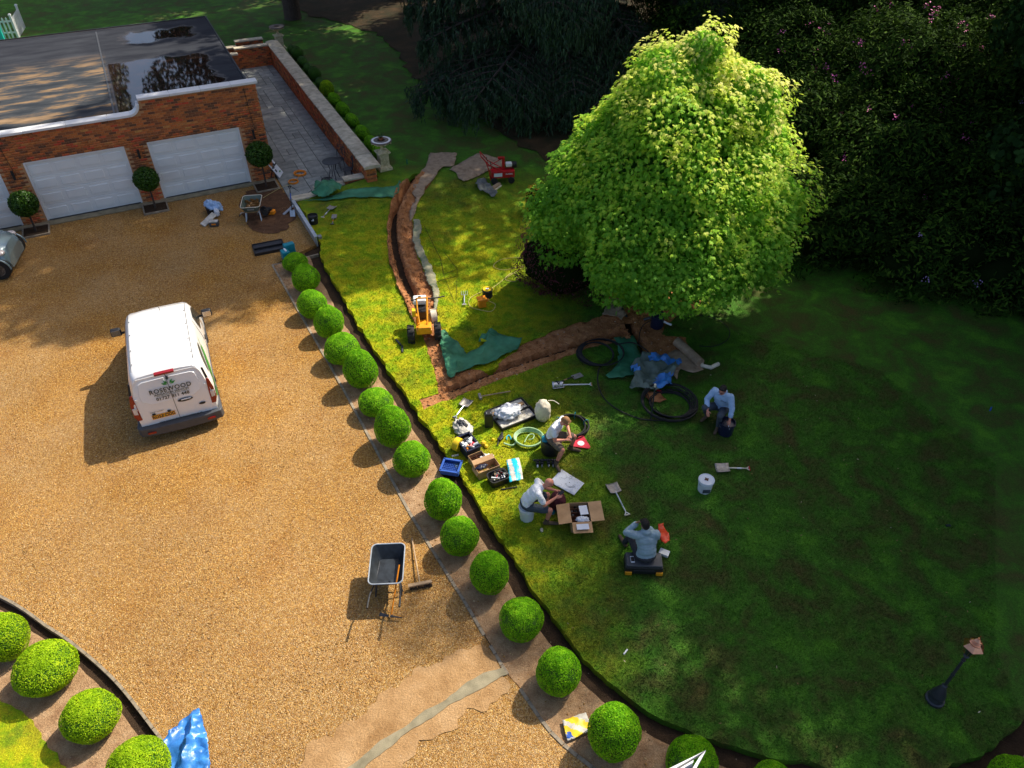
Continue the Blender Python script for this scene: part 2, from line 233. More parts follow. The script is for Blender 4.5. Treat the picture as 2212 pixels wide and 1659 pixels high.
# ---------------------------------------------------------------- builders
class MB:
    def __init__(s): s.v=[]; s.f=[]; s.m=[]; s.cur=0; s.X=Matrix.Identity(4)
    def add(s,vs,fs):
        o=len(s.v); s.v+=[tuple(s.X@Vector(v)) for v in vs]; s.f+=[tuple(o+i for i in f) for f in fs]; s.m+=[s.cur]*len(fs); return s
    def mat(s,i): s.cur=i; return s
    def box(s,c,d,rot=None,taper=1):
        x,y,z=[k/2 for k in d]; vs=[]
        for sz in (-1,1):
            t=taper if sz>0 else 1
            for sx,sy in ((-1,-1),(1,-1),(1,1),(-1,1)): vs.append(Vector((sx*x*t,sy*y*t,sz*z)))
        if rot is not None: 
            rm=rot if isinstance(rot,Matrix) else Matrix.Rotation(rot,3,'Z'); vs=[rm@v for v in vs]
        vs=[v+Vector(c) for v in vs]
        return s.add(vs,[(3,2,1,0),(4,5,6,7),(0,1,5,4),(1,2,6,5),(2,3,7,6),(3,0,4,7)])
    def tube(s,pts,r,n=8,cap=True,closed=False):
        pts=[Vector(p) for p in pts]; k=len(pts); rr=r if isinstance(r,(list,tuple)) else [r]*k; vs=[]; up=None
        for i,p in enumerate(pts):
            if closed: t=pts[(i+1)%k]-pts[i-1]
            else: t=pts[min(i+1,k-1)]-pts[max(i-1,0)]
            t.normalize()
            if up is None: up=Vector((0,0,1)) if abs(t.z)<.9 else Vector((1,0,0))
            a=up.cross(t); 
            if a.length<1e-5: a=Vector((1,0,0)).cross(t)
            a.normalize(); b=t.cross(a); up=b
            for j in range(n):
                q=2*pi*j/n; vs.append(p+a*math.cos(q)*rr[i]+b*math.sin(q)*rr[i])
        fs=[]
        for i in range(k if closed else k-1):
            i2=(i+1)%k
            for j in range(n): fs.append((i*n+j,i2*n+j,i2*n+(j+1)%n,i*n+(j+1)%n)[::-1])
        if cap and not closed: fs+= [tuple(range(n)),tuple((k-1)*n+j for j in range(n))[::-1]]
        return s.add(vs,fs)
    def lathe(s,prof,n=20,c=(0,0,0),lobes=0,amp=0):
        c=Vector(c); vs=[]; 
        for r,z in prof:
            for j in range(n):
                q=2*pi*j/n; k=r*(1+(amp*math.cos(lobes*q) if lobes else 0)); vs.append(c+Vector((k*math.cos(q),k*math.sin(q),z)))
        fs=[]
        for i in range(len(prof)-1):
            for j in range(n): fs.append((i*n+j,i*n+(j+1)%n,(i+1)*n+(j+1)%n,(i+1)*n+j))
        fs+=[tuple(range(n))[::-1],tuple((len(prof)-1)*n+j for j in range(n))]
        return s.add(vs,fs)
    def prism(s,poly,z0,z1):
        k=len(poly); A=sum(poly[i][0]*poly[(i+1)%k][1]-poly[(i+1)%k][0]*poly[i][1] for i in range(k))
        if A<0: poly=poly[::-1]
        vs=[(p[0],p[1],z0) for p in poly]+[(p[0],p[1],z1) for p in poly]
        return s.add(vs,[tuple(range(k))[::-1],tuple(range(k,2*k))]+[(i,(i+1)%k,k+(i+1)%k,k+i) for i in range(k)])
    def ell(s,c,r,n=12,rot=None):
        vs=[];fs=[];m=n//2
        r=(r,r,r) if isinstance(r,(int,float)) else r
        for i in range(m+1):
            a=-pi/2+pi*i/m
            for j in range(n):
                q=2*pi*j/n; v=Vector((r[0]*math.cos(a)*math.cos(q),r[1]*math.cos(a)*math.sin(q),r[2]*math.sin(a)))
                if rot is not None: v=rot@v
                vs.append(v+Vector(c))
        for i in range(m):
            for j in range(n): fs.append((i*n+j,i*n+(j+1)%n,(i+1)*n+(j+1)%n,(i+1)*n+j))
        return s.add(vs,fs)
    def build(s,name,mats,parent=None,smooth=35,bevel=0,loc_=None,rz=0):
        me=bpy.data.meshes.new(name); me.from_pydata(s.v,[],s.f); 
        mats=mats if isinstance(mats,(list,tuple)) else [mats]
        for k in mats: me.materials.append(mt(k) if isinstance(k,str) else k)
        if len(mats)>1: me.polygons.foreach_set('material_index',s.m)
        me.validate()
        if smooth:
            me.shade_smooth(); me.set_sharp_from_angle(angle=R(smooth))
        o=bpy.data.objects.new(name,me); C.objects.link(o); o.parent=parent
        if loc_ is not None: o.location=loc_
        if rz: o.rotation_euler=(0,0,rz)
        if bevel:
            b=o.modifiers.new('bevel','BEVEL'); b.width=bevel; b.segments=2; b.limit_method='ANGLE'; b.angle_limit=R(40)
        return o
def tag(o,label,cat,group=None):
    o['label']=label; o['category']=cat
    if group: o['group']=group
    return o
def thing(name,label,cat,loc_=(0,0,0),rz=0,group=None):
    o=bpy.data.objects.new(name,None); C.objects.link(o); o.location=loc_; o.rotation_euler=(0,0,rz); o.empty_display_size=.1
    return tag(o,label,cat,group)
def kind(o,k): o['kind']=k; return o
def dup(o,parent=None):
    c=o.copy(); C.objects.link(c); c.parent=parent
    for ch in list(o.children): dup(ch,c)
    return c
def arr_mesh(name,V,F,mats,rnd=None,mi=None,smooth=False):
    me=bpy.data.meshes.new(name); V=np.asarray(V,np.float32); F=np.asarray(F,np.int32); k=F.shape[1]
    me.vertices.add(len(V)); me.vertices.foreach_set('co',V.ravel()); me.loops.add(F.size); me.loops.foreach_set('vertex_index',F.ravel())
    me.polygons.add(len(F)); me.polygons.foreach_set('loop_start',np.arange(len(F),dtype=np.int32)*k)
    for m in mats: me.materials.append(mt(m) if isinstance(m,str) else m)
    if mi is not None: me.polygons.foreach_set('material_index',np.asarray(mi,np.int32))
    if rnd is not None:
        a=me.attributes.new('rnd','FLOAT','FACE'); a.data.foreach_set('value',np.asarray(rnd,np.float32))
    if smooth: me.polygons.foreach_set('use_smooth',np.ones(len(F),bool))
    me.update(calc_edges=True); me.validate(); return me
# leaf templates: verts, quads/tris (all triangles)
def star_leaf():
    P=[(0,0)]; 
    tips=[(-115,.62),(-55,.9),(0,1.15),(55,.9),(115,.62)]; pts=[(0,-.28)]
    ang=[]; 
    for i,(a,r) in enumerate(tips):
        ang.append((a,r)); 
        if i<4: ang.append(((a+tips[i+1][0])/2,.42))
    vs=[(0,0,0)]+[(0,-.30,0)]+[(math.sin(R(a))*r*.5,math.cos(R(a))*r*.5,-.10*r if i%2==0 else .03) for i,(a,r) in enumerate(ang)]
    k=len(vs); fs=[(0,i+1,i) for i in range(2,k-1)]+[(0,2,1),(0,1,k-1)]
    return np.array(vs),np.array(fs)
TPL=dict(star=star_leaf(),
 dia=(np.array([(0,-.5,0),(.28,0,.04),(0,.5,-.05),(-.28,0,.04)]),np.array([(0,1,2),(0,2,3)])),
 tri=(np.array([(-.3,-.4,0),(.3,-.4,0),(0,.6,0)]),np.array([(0,1,2)])),
 needle=(np.array([(-.12,-.5,0),(.12,-.5,0),(0,.5,-.06)]),np.array([(0,1,2)])),
 long=(np.array([(0,-.5,0),(.17,.05,.03),(0,.5,-.10),(-.17,.05,.03)]),np.array([(0,1,2),(0,2,3)])),
 round=(np.array([(0,-.5,0),(.38,-.2,.03),(.36,.22,.0),(0,.5,-.06),(-.36,.22,.0),(-.38,-.2,.03)]),np.array([(0,1,2),(0,2,3),(0,3,4),(0,4,5)])))
def norm(a): return a/np.maximum(1e-9,np.linalg.norm(a,axis=-1,keepdims=True))
def leaf_cloud(P,Nn,size,tpl='dia',tilt=.6,droop=.3,rnd=None,bias=None):
    P=np.asarray(P,float); n=len(P); tv,tf=TPL[tpl]; Z=norm(np.asarray(Nn,float)+rs.normal(0,tilt,(n,3)))
    d=rs.normal(0,1,(n,3)); d[:,2]-=droop*3
    if bias is not None: d=d*.35+bias
    Y=norm(d-(d*Z).sum(1,keepdims=True)*Z); X=np.cross(Y,Z); sz=(np.asarray(size)*np.ones(n))*rs.uniform(.7,1.25,n)
    V=P[:,None,:]+sz[:,None,None]*(tv[None,:,0,None]*X[:,None]+tv[None,:,1,None]*Y[:,None]+tv[None,:,2,None]*Z[:,None])
    F=tf[None]+ (np.arange(n)*len(tv))[:,None,None]
    r=rs.uniform(0,1,n) if rnd is None else rnd
    return V.reshape(-1,3),F.reshape(-1,3),np.repeat(r,len(tf))
def join(parts):
    Vs=[];Fs=[];Rs=[];Ms=[];o=0
    for V,F,r,m in parts: Vs.append(V);Fs.append(F+o);Rs.append(r);Ms.append(np.full(len(F),m));o+=len(V)
    return np.concatenate(Vs),np.concatenate(Fs),np.concatenate(Rs),np.concatenate(Ms)
def sph(n): return norm(rs.normal(0,1,(n,3)))
def ico(c,r,sub=2,wob=.0):
    bm=bmesh.new(); bmesh.ops.create_icosphere(bm,subdivisions=sub,radius=1); V=np.array([v.co[:] for v in bm.verts]); F=np.array([[v.index for v in f.verts] for f in bm.faces]); bm.free()
    return V*np.asarray(r)*(1+rs.normal(0,wob,(len(V),1)))+np.asarray(c),F,np.zeros(len(F))
def blobs(bl,n,inner=.82,depth=.14,keep_in=.9):
    """points and normals on the outside of a union of ellipsoids"""
    vol=np.array([(b[1][0]*b[1][1]+b[1][1]*b[1][2]+b[1][0]*b[1][2]) for b in bl]); cnt=(vol/vol.sum()*n).astype(int); P=[];Nn=[]
    for (c,r),k in zip(bl,cnt):
        d=sph(k); c=np.array(c);r=np.array(r); q=1-np.abs(rs.normal(0,depth,(k,1))); p=c+d*r*q; ok=np.ones(k,bool)
        for c2,r2 in bl:
            if c2 is c or (np.allclose(c2,c) and np.allclose(r2,r)): continue
            ok&=(((p-np.array(c2))/np.array(r2))**2).sum(1)>keep_in**2*.85
        P.append(p[ok]);Nn.append(norm(d/r)[ok])
    return np.concatenate(P),np.concatenate(Nn)
def pip(x,y,poly):
    c=False; j=len(poly)-1
    for i in range(len(poly)):
        xi,yi=poly[i][0],poly[i][1]; xj,yj=poly[j][0],poly[j][1]
        if (yi>y)!=(yj>y) and x<(xj-xi)*(y-yi)/(yj-yi)+xi: c=not c
        j=i
    return c
def dens(poly,step,jit=0,closed=True):
    out=[]; k=len(poly)
    for i in range(k if closed else k-1):
        a=Vector(poly[i][:2]); b=Vector(poly[(i+1)%k][:2]); L=(b-a).length; n=max(1,int(L/step)); d=(b-a)/max(L,1e-6); nn=Vector((-d.y,d.x))
        for j in range(n):
            p=a+(b-a)*(j/n)
            if jit and not(j==0): 
                p=p+nn*jit*noise.noise(Vector((p.x*3,p.y*3,1.3)))*1.6+nn*jit*random.uniform(-.5,.5)
            out.append((p.x,p.y))
    if not closed: out.append(tuple(poly[-1][:2]))
    return out
def curve(pts,n=6,closed=False):
    P=[Vector(p) for p in pts]; k=len(P); out=[]
    for i in range(k if closed else k-1):
        p0=P[i-1] if (closed or i>0) else P[0]; p1=P[i]; p2=P[(i+1)%k]; p3=P[(i+2)%k] if (closed or i+2<k) else P[-1]
        for j in range(n):
            t=j/n; out.append(.5*((2*p1)+(p2-p0)*t+(2*p0-5*p1+4*p2-p3)*t*t+(3*p1-p0-3*p2+p3)*t**3))
    if not closed: out.append(P[-1])
    return out
def sheet(name,poly,mats,hf,step=.3,holes=(),skirt=0,jit=0,estep=None,smooth=True,parent=None,matf=None,grid_jit=.3):
    """a horizontal sheet of any outline with height hf(x,y), optional holes and a skirt that gives it thickness"""
    loops=[dens([tuple(p[:2]) for p in poly],estep or step,jit)]+[dens([tuple(p[:2]) for p in h],estep or step,jit) for h in holes]
    vs=[];ed=[]
    for lp in loops:
        o=len(vs); vs+=[Vector(p) for p in lp]; ed+=[(o+i,o+(i+1)%len(lp)) for i in range(len(lp))]
    x0=min(p.x for p in vs);x1=max(p.x for p in vs);y0=min(p.y for p in vs);y1=max(p.y for p in vs)
    nx=int((x1-x0)/step);ny=int((y1-y0)/step)
    for i in range(1,nx+1):
        for j in range(1,ny+1):
            x=x0+i*step+random.uniform(-1,1)*step*grid_jit; y=y0+j*step+random.uniform(-1,1)*step*grid_jit
            if pip(x,y,loops[0]) and not any(pip(x,y,h) for h in loops[1:]): vs.append(Vector((x,y)))
    v2,e2,f2,_,_,_=delaunay_2d_cdt(vs,ed,[],0,1e-5)
    fs=[]
    for f in f2:
        cx=sum(v2[i].x for i in f)/len(f); cy=sum(v2[i].y for i in f)/len(f)
        if pip(cx,cy,loops[0]) and not any(pip(cx,cy,h) for h in loops[1:]): fs.append(tuple(f))
    V=[(p.x,p.y,hf(p.x,p.y)) for p in v2]
    if skirt:
        cnt={}
        for f in fs:
            for i in range(len(f)):
                e=(f[i],f[(i+1)%len(f)]); cnt[e]=1
        low={}
        def lo(i):
            if i not in low: low[i]=len(V); x,y,z=V[i]; V.append((x,y,z-skirt))
            return low[i]
        for (a,b) in list(cnt):
            if (b,a) not in cnt: fs.append((b,a,lo(a),lo(b)))
    me=bpy.data.meshes.new(name); me.from_pydata(V,[],fs); 
    for k in (mats if isinstance(mats,(list,tuple)) else [mats]): me.materials.append(mt(k) if isinstance(k,str) else k)
    if matf:
        for p in me.polygons: p.material_index=matf(*p.center)
    if smooth: me.shade_smooth(); me.set_sharp_from_angle(angle=R(50))
    o=bpy.data.objects.new(name,me); C.objects.link(o); o.parent=parent; return o
def nz(x,y,s=1,seed=0): return noise.noise(Vector((x*s,y*s,seed)))
def segdist(x,y,pl):
    b=1e9;side=0;tt=0;acc=0
    for i in range(len(pl)-1):
        ax,ay=pl[i][0],pl[i][1];bx,by=pl[i+1][0],pl[i+1][1]; dx,dy=bx-ax,by-ay; L=dx*dx+dy*dy; t=max(0,min(1,((x-ax)*dx+(y-ay)*dy)/L)); q=math.hypot(x-ax-t*dx,y-ay-t*dy)
        if q<b: b=q; side=1 if dx*(y-ay)-dy*(x-ax)>0 else -1; tt=acc+t*math.sqrt(L)
        acc+=math.sqrt(L)
    return b,side,tt
def text(name,body,size,mat,parent,M4,ext=.001,sx=1,spacing=1.0,align='CENTER'):
    cu=bpy.data.curves.new(name,'FONT'); cu.body=body; cu.size=size; cu.extrude=ext; cu.align_x=align; cu.align_y='CENTER'; cu.space_character=spacing; cu.resolution_u=3; cu.offset=size*.022
    o=bpy.data.objects.new(name,cu); C.objects.link(o); dg=bpy.context.evaluated_depsgraph_get(); me=bpy.data.meshes.new_from_object(o.evaluated_get(dg)); bpy.data.objects.remove(o); bpy.data.curves.remove(cu)
    me.materials.clear(); me.materials.append(mt(mat)); o=bpy.data.objects.new(name,me); C.objects.link(o); o.parent=parent; o.matrix_local=M4@Matrix.Diagonal((sx,1,1,1)); return o
def bricks(parent,panels,origin,name='brick',maxn=300,proud=.008,campos=None):
    """panels: (origin Vector, axis Vector, length, z0, z1, normal Vector, hole test). Bricks proud of a mortar face; the nearest 300 are parts."""
    L,Hh,J=.215,.065,.010; items=[]
    for (p0,ax,length,z0,z1,nrm,hole) in panels:
        row=0; z=z0+J/2
        while z+Hh<=z1+.02:
            hz=min(Hh,z1-z-.002); 
            if hz<.02: break
            x=-(row%2)*(L+J)/2
            while x<length:
                a=max(0,x); b=min(length,x+L)
                if b-a>.04 and not (hole and (hole((a+b)/2,z+hz/2) or hole(a+.02,z+hz/2) or hole(b-.02,z+hz/2))):
                    items.append((p0+ax*((a+b)/2)+Vector((0,0,z+hz/2)),b-a,hz,ax,nrm))
                x+=L+J
            z+=Hh+J; row+=1
    cp=parent.matrix_world.inverted()@cam.location if parent else cam.location
    items.sort(key=lambda i:(i[0]-cp).length)
    dv=[];df=[];dr=[];cache={}
    for n,(c,l,h,ax,nr) in enumerate(items):
        off=random.uniform(-.002,.003)
        ang=math.atan2(ax.y,ax.x)
        if n<maxn:
            key=(round(l,2),round(h,3))
            if key not in cache:
                cache[key]=MB().box((0,0,0),(l,.03,h)).build(name,'brick',parent,smooth=0); o=cache[key]
            else: o=cache[key].copy(); C.objects.link(o)
            o.parent=parent; o.location=c+nr*(proud-.015+off); o.rotation_euler=(0,0,ang)
        else:
            d=ax; t=.03
            for sx in (-1,1):
                for sy in (-1,1):
                    for sz in (-1,1): dv.append(c+nr*(proud-.015+off)+d*(sx*l/2)+nr*(sy*t/2)+Vector((0,0,sz*h/2)))
            o=len(dv)-8; q=random.random()
            for f in ((0,1,3,2),(4,6,7,5),(0,4,5,1),(2,3,7,6),(0,2,6,4),(1,5,7,3)): df.append([o+i for i in f]); dr.append(q)
    if dv:
        me=arr_mesh(name+'work',[tuple(v) for v in dv],df,['brickf'],rnd=dr); o=bpy.data.objects.new(name+'work',me); C.objects.link(o); o.parent=parent; kind(o,'stuff')
# ---------------------------------------------------------------- figures: fused round cones, remeshed to one skin
def fuse(name,prims,voxel,mats,parent=None,smooth_it=6,bumpamp=.0):
    """prims: ('c',a,b,ra,rb,label) or ('e',centre,radii,rot,label)"""
    mb=MB()
    for p in prims:
        if p[0]=='c':
            a,b=Vector(p[1]),Vector(p[2]); ra,rb=p[3],p[4]; d=(b-a); L=d.length
            k=5; n=12; pts=[];rr=[]
            dd=d.normalized() if L>1e-6 else Vector((0,0,1))
            for i in range(k): t=(i/k)*pi/2; pts.append(a-dd*ra*math.cos(t)); rr.append(max(.002,ra*math.sin(t)))
            pts.append(a); rr.append(ra); pts.append(b); rr.append(rb)
            for i in range(1,k+1): t=(i/k)*pi/2; pts.append(b+dd*rb*math.sin(t)); rr.append(max(.002,rb*math.cos(t)))
            up=Vector((0,0,1)) if abs(dd.z)<.9 else Vector((1,0,0)); A=up.cross(dd).normalized(); B=dd.cross(A); vs=[]
            for q,r_ in zip(pts,rr):
                for j in range(n): w=2*pi*j/n; vs.append(q+A*math.cos(w)*r_+B*math.sin(w)*r_)
            fs=[(i*n+j,i*n+(j+1)%n,(i+1)*n+(j+1)%n,(i+1)*n+j) for i in range(len(pts)-1) for j in range(n)]+[tuple(range(n))[::-1],tuple((len(pts)-1)*n+j for j in range(n))]
            mb.add(vs,fs)
        else: mb.ell(p[1],p[2],16,p[3])
    o=mb.build(name,mats,None,smooth=0)
    rm=o.modifiers.new('r','REMESH'); rm.mode='VOXEL'; rm.voxel_size=voxel; sm=o.modifiers.new('s','SMOOTH'); sm.factor=.5; sm.iterations=smooth_it
    dg=bpy.context.evaluated_depsgraph_get(); me=bpy.data.meshes.new_from_object(o.evaluated_get(dg)); bpy.data.objects.remove(o)
    me.name=name; n=len(me.polygons); cen=np.zeros(n*3); me.polygons.foreach_get('center',cen); cen=cen.reshape(-1,3)
    best=np.full(n,1e9); lab=np.zeros(n,int)
    for p in prims:
        if p[0]=='c':
            a,b=np.array(p[1]),np.array(p[2]); ab=b-a; t=np.clip(((cen-a)@ab)/max(1e-9,ab@ab),0,1); d=np.linalg.norm(cen-a-t[:,None]*ab,axis=1)-(p[3]+(p[4]-p[3])*t)
            # a cone that ends in a cuff only claims what lies beside it
        else:
            q=cen-np.array(p[1]); 
            if p[3] is not None: q=q@np.array(p[3])
            r=np.array(p[2]); d=(np.sqrt(((q/r)**2).sum(1))-1)*r.min()
        m=d<best; best[m]=d[m]; lab[m]=p[-1]
    me.materials.clear()
    for k in mats: me.materials.append(mt(k))
    me.polygons.foreach_set('material_index',lab.astype(np.int32)); me.shade_smooth()
    if bumpamp:
        nv=len(me.vertices); co=np.zeros(nv*3); me.vertices.foreach_get('co',co); no=np.zeros(nv*3); me.vertices.foreach_get('normal',no)
        vl=np.zeros(nv,int); 
        for pl in me.polygons:
            for v in pl.vertices: vl[v]=max(vl[v],pl.material_index in (1,2))
        co=co.reshape(-1,3); no=no.reshape(-1,3)
        for i in range(nv):
            if vl[i]: x,y,z=co[i]; co[i]+=no[i]*bumpamp*(noise.noise(Vector((x*9,y*9,z*16)))+.6*noise.noise(Vector((x*22,y*22,z*30))))
        me.vertices.foreach_set('co',co.ravel())
    o=bpy.data.objects.new(name,me); C.objects.link(o); o.parent=parent; return o
SK,SH,TR,HR,BT,SO=range(6)
def lerp(a,b,t): return tuple(a[i]+(b[i]-a[i])*t for i in range(3))
def hand(pr,wr,dirv,nrm,side,curl=.6,sc=1.0):
    """palm, four unequal bent fingers and a thumb leaving the side of the palm"""
    d=Vector(dirv).normalized(); nn=Vector(nrm); nn=(nn-d*nn.dot(d)).normalized(); s=d.cross(nn)*side; w=Vector(wr)
    pc=w+d*.045*sc; rot=Matrix((s,d,nn)).transposed(); pr.append(('e',tuple(pc),(.040*sc,.052*sc,.017*sc),rot,SK))
    for k,(off,ln) in enumerate(((-.030,.070),(-.010,.080),(.011,.074),(.030,.058))):
        b=w+d*.085*sc+s*off*sc; a1=curl*.5; p1=b+(d*math.cos(a1)-nn*math.sin(a1))*ln*.45*sc; a2=curl*1.3; p2=p1+(d*math.cos(a2)-nn*math.sin(a2))*ln*.33*sc; a3=curl*2; p3=p2+(d*math.cos(a3)-nn*math.sin(a3))*ln*.25*sc
        pr+= [('c',tuple(b-d*.03),tuple(p1),.0098*sc,.009*sc,SK),('c',tuple(p1),tuple(p2),.009*sc,.0084*sc,SK),('c',tuple(p2),tuple(p3),.0084*sc,.0075*sc,SK)]
    t0=w+d*.02-s*.03; t1=t0+(d*.6-s*.75-nn*.3).normalized()*.038*sc; t2=t1+(d*.9-s*.2-nn*.5).normalized()*.032*sc
    pr+=[('c',tuple(t0),tuple(t1),.013*sc,.011*sc,SK),('c',tuple(t1),tuple(t2),.011*sc,.009*sc,SK)]
def person(label,loc_,rz,J,mats,sleeve=.6,legcover=.62,bald=False,hood=False,glasses=False,curl=(.6,.6),build=1.0,scale=1.0,collar=True):
    root=thing('person',label,'person',loc_,rz); root.scale=(scale,)*3; pr=[]; V=Vector; b=build
    pel,wa,ch,nk,hd=[V(J[k]) for k in ('pelvis','waist','chest','neck','head')]; hf=V(J['face']).normalized()
    shL,shR=V(J['shL']),V(J['shR']); sx=(shR-shL).normalized(); up=(nk-pel).normalized(); fw=up.cross(sx).normalized(); rot=Matrix((sx,-fw,up)).transposed()
    pr+=[('e',tuple(ch),(.185*b,.120*b,.20),rot,SH),('e',tuple(lerp(wa,ch,.45)),(.160*b,.125*b,.16),rot,SH),('e',tuple(wa),(.160*b,.125*b,.15),rot,SH),('e',tuple(lerp(pel,wa,.35)),(.168*b,.130*b,.12),rot,SH),('e',tuple(pel),(.172*b,.145*b,.115),rot,TR)]
    pr+=[('c',tuple(lerp(ch,nk,.55)),tuple(shL),.088*b,.066*b,SH),('c',tuple(lerp(ch,nk,.55)),tuple(shR),.088*b,.066*b,SH),('c',tuple(lerp(ch,nk,.7)),tuple(nk),.078,.062,SH if collar else SK),('c',tuple(nk),tuple(hd-hf*.01-V((0,0,.05))),.056,.052,SK)]
    # head
    hu=(V((0,0,1))-hf*hf.z).normalized() if abs(hf.z)<.98 else V((0,1,0)); hs=hf.cross(hu).normalized(); hr=Matrix((hs,hf,hu)).transposed()
    P=lambda x,y,z: tuple(hd+hs*x+hf*y+hu*z)
    pr+=[('e',P(0,-.012,.025),(.076,.096,.088),hr,SK),('e',P(0,.022,-.038),(.060,.066,.066),hr,SK),('e',P(0,.052,-.088),(.030,.028,.022),hr,SK),('c',P(0,.083,.012),P(0,.106,-.022),.010,.015,SK),('e',P(.076,-.008,-.010),(.011,.019,.030),hr,SK),('e',P(-.076,-.008,-.010),(.011,.019,.030),hr,SK),('c',P(-.03,.078,.030),P(.03,.078,.030),.014,.014,SK),('c',P(-.02,.078,-.055),P(.02,.078,-.055),.010,.010,SK)]
    if not bald: pr+=[('e',P(0,-.026,.044),(.084,.098,.088),hr,HR),('e',P(0,-.058,-.002),(.074,.062,.070),hr,HR),('c',P(-.05,.050,.088),P(.05,.050,.088),.025,.025,HR)]
    for sd in 'LR':
        s_=-1 if sd=='L' else 1; sh,el,wr=[V(J[k+sd]) for k in ('sh','el','wr')]
        m1=lerp(sh,el,min(1,sleeve/.5*1.0)) if sleeve<.5 else el
        if sleeve<.5:
            q=sleeve*2; mid=V(lerp(sh,el,q)); pr+=[('c',tuple(sh),tuple(mid),.068*b,.066*b,SH),('c',tuple(V(lerp(sh,el,q*.7))),tuple(el),.050*b,.043,SK),('c',tuple(el),tuple(wr),.043,.027,SK)]
        else:
            q=(sleeve-.5)*2; mid=V(lerp(el,wr,q)); pr+=[('c',tuple(sh),tuple(el),.070*b,.058*b,SH),('c',tuple(el),tuple(mid),.058*b,.052*b,SH),('c',tuple(el),tuple(wr),.040,.027,SK)]
        hand(pr,wr,J.get('hd'+sd,tuple(wr-el)),J.get('hn'+sd,(0,0,1)),s_,curl[0 if sd=='L' else 1])
        hp,kn,an,to=[V(J[k+sd]) for k in ('hip','kn','an','toe')]
        if legcover<1: mid=V(lerp(hp,kn,legcover/.8 if legcover<.8 else 1)); pr+=[('c',tuple(hp),tuple(mid),.098*b,.088*b,TR),('c',tuple(V(lerp(hp,kn,.5))),tuple(kn),.066,.056,SK),('c',tuple(kn),tuple(V(lerp(kn,an,.35))),.056,.056,SK),('c',tuple(V(lerp(kn,an,.35))),tuple(an),.056,.036,SK),('c',tuple(V(lerp(kn,an,.78))),tuple(an),.046,.045,SO)]
        else: pr+=[('c',tuple(hp),tuple(kn),.098*b,.070*b,TR),('c',tuple(kn),tuple(V(lerp(kn,an,.4))),.070,.066,TR),('c',tuple(V(lerp(kn,an,.4))),tuple(an),.066,.054,TR)]
        fd=(to-an); fd.z=0; fd.normalize(); heel=V((an.x,an.y,an.z-.045))-fd*.045
        pr+=[('c',tuple(V(lerp(kn,an,.90))),tuple(an-V((0,0,.02))),.056,.050,BT),('c',tuple(heel),tuple(heel+fd*.12),.040,.044,BT),('c',tuple(heel+fd*.10),tuple(V((to.x,to.y,heel.z-.004))),.044,.036,BT)]
    if hood: pr+=[('e',tuple(nk-fw*.055+up*.01),(.105,.075,.075),rot,SH),('c',tuple(nk-fw*.02+sx*.07),tuple(nk+fw*.05+sx*.05),.035,.03,SH),('c',tuple(nk-fw*.02-sx*.07),tuple(nk+fw*.05-sx*.05),.035,.03,SH)]
    o=fuse('body',pr,.0085,mats,root,5,.008)
    e=MB()
    for s_ in (-1,1): e.ell(P(.030*s_,.086,.010),(.009,.006,.007),8,hr)
    e.build('eye_pair' if 0 else 'eyes','black',root)
    m=MB(); m.tube([P(-.022,.090,-.052),P(0,.094,-.050),P(.022,.090,-.052)],.0035,6); m.build('mouth','red' if 0 else 'skinred',root)
    if not bald:
        m=MB(); 
        for s_ in (-1,1): m.tube([P(.045*s_,.078,.030),P(.015*s_,.092,.033)],.004,6)
        m.build('eyebrows',mats[HR],root)
    if glasses:
        m=MB()
        for s_ in (-1,1): m.tube([tuple(V(P(.032*s_,.100,.008))+hs*(.024*math.cos(q))+hu*(.018*math.sin(q))) for q in [2*pi*i/12 for i in range(12)]],.0028,5,closed=True); m.tube([P(.056*s_,.098,.012),P(.078*s_,.0,.012)],.0025,5)
        m.tube([P(-.008,.103,.01),P(.008,.103,.01)],.0025,5); m.build('glasses','black',root)
    return root
# ================================================================ GROUND
def px(l,dz=0): return [g(a,b,dz) for a,b in l]
def px0(l,z=0): return [g0(a,b,z) for a,b in l]
def T(x,y):
    u,v=uv(x,y); return .06+.38*ss((v+6.2)/3.4)*max(ss((u-.4)/3.2),ss((v-11)/2))
kind(MB().box((0,60,-.2),(900,900,.2)).build('soil_ground','channel',smooth=0),'structure')
K=px0([(588,572),(650,681),(740,838),(812,972),(884,1106),(919,1164),(959,1229),(984,1269),(1011,1313),(1046,1373),(1059,1395),(1097,1458),(1123,1488),(1190,1582),(1280,1659),(1400,1740),(1600,1830),(2000,1900),(2500,1900)])
K=curve(K,3)
LB=px0([(-120,1230),(0,1288),(53,1318),(101,1353),(139,1377),(187,1414),(232,1454),(267,1491),(301,1534),(331,1574),(355,1606),(400,1680),(440,1770),(460,1850)])
LE=[(690,546),(705,580),(733,628),(772,697),(820,768),(862,830),(902,890),(950,962),(1000,1036),(1052,1117),(1100,1190),(1142,1262),(1192,1332),(1240,1395),(1300,1458),(1372,1517),(1450,1562),(1560,1606),(1682,1640),(1832,1660),(1960,1664),(2076,1648),(2151,1614),(2212,1552),(2290,1470),(2400,1330),(2500,1150)]
LW=[g(a,b) for a,b in LE]
drive=[loc(-45,0),loc(.93,0),loc(.98,-5.55)]+K[:45]+[Vector((1.7,3.5,0)),Vector((-3.6,3.2,0))]+LB[::-1]+[Vector((-25,8,0)),Vector((-45,5,0))]
kind(sheet('gravel_drive',drive,'gravel',lambda x,y:.0+.012*nz(x,y,.8),step=.6,skirt=.12,jit=.01,estep=.3),'structure')
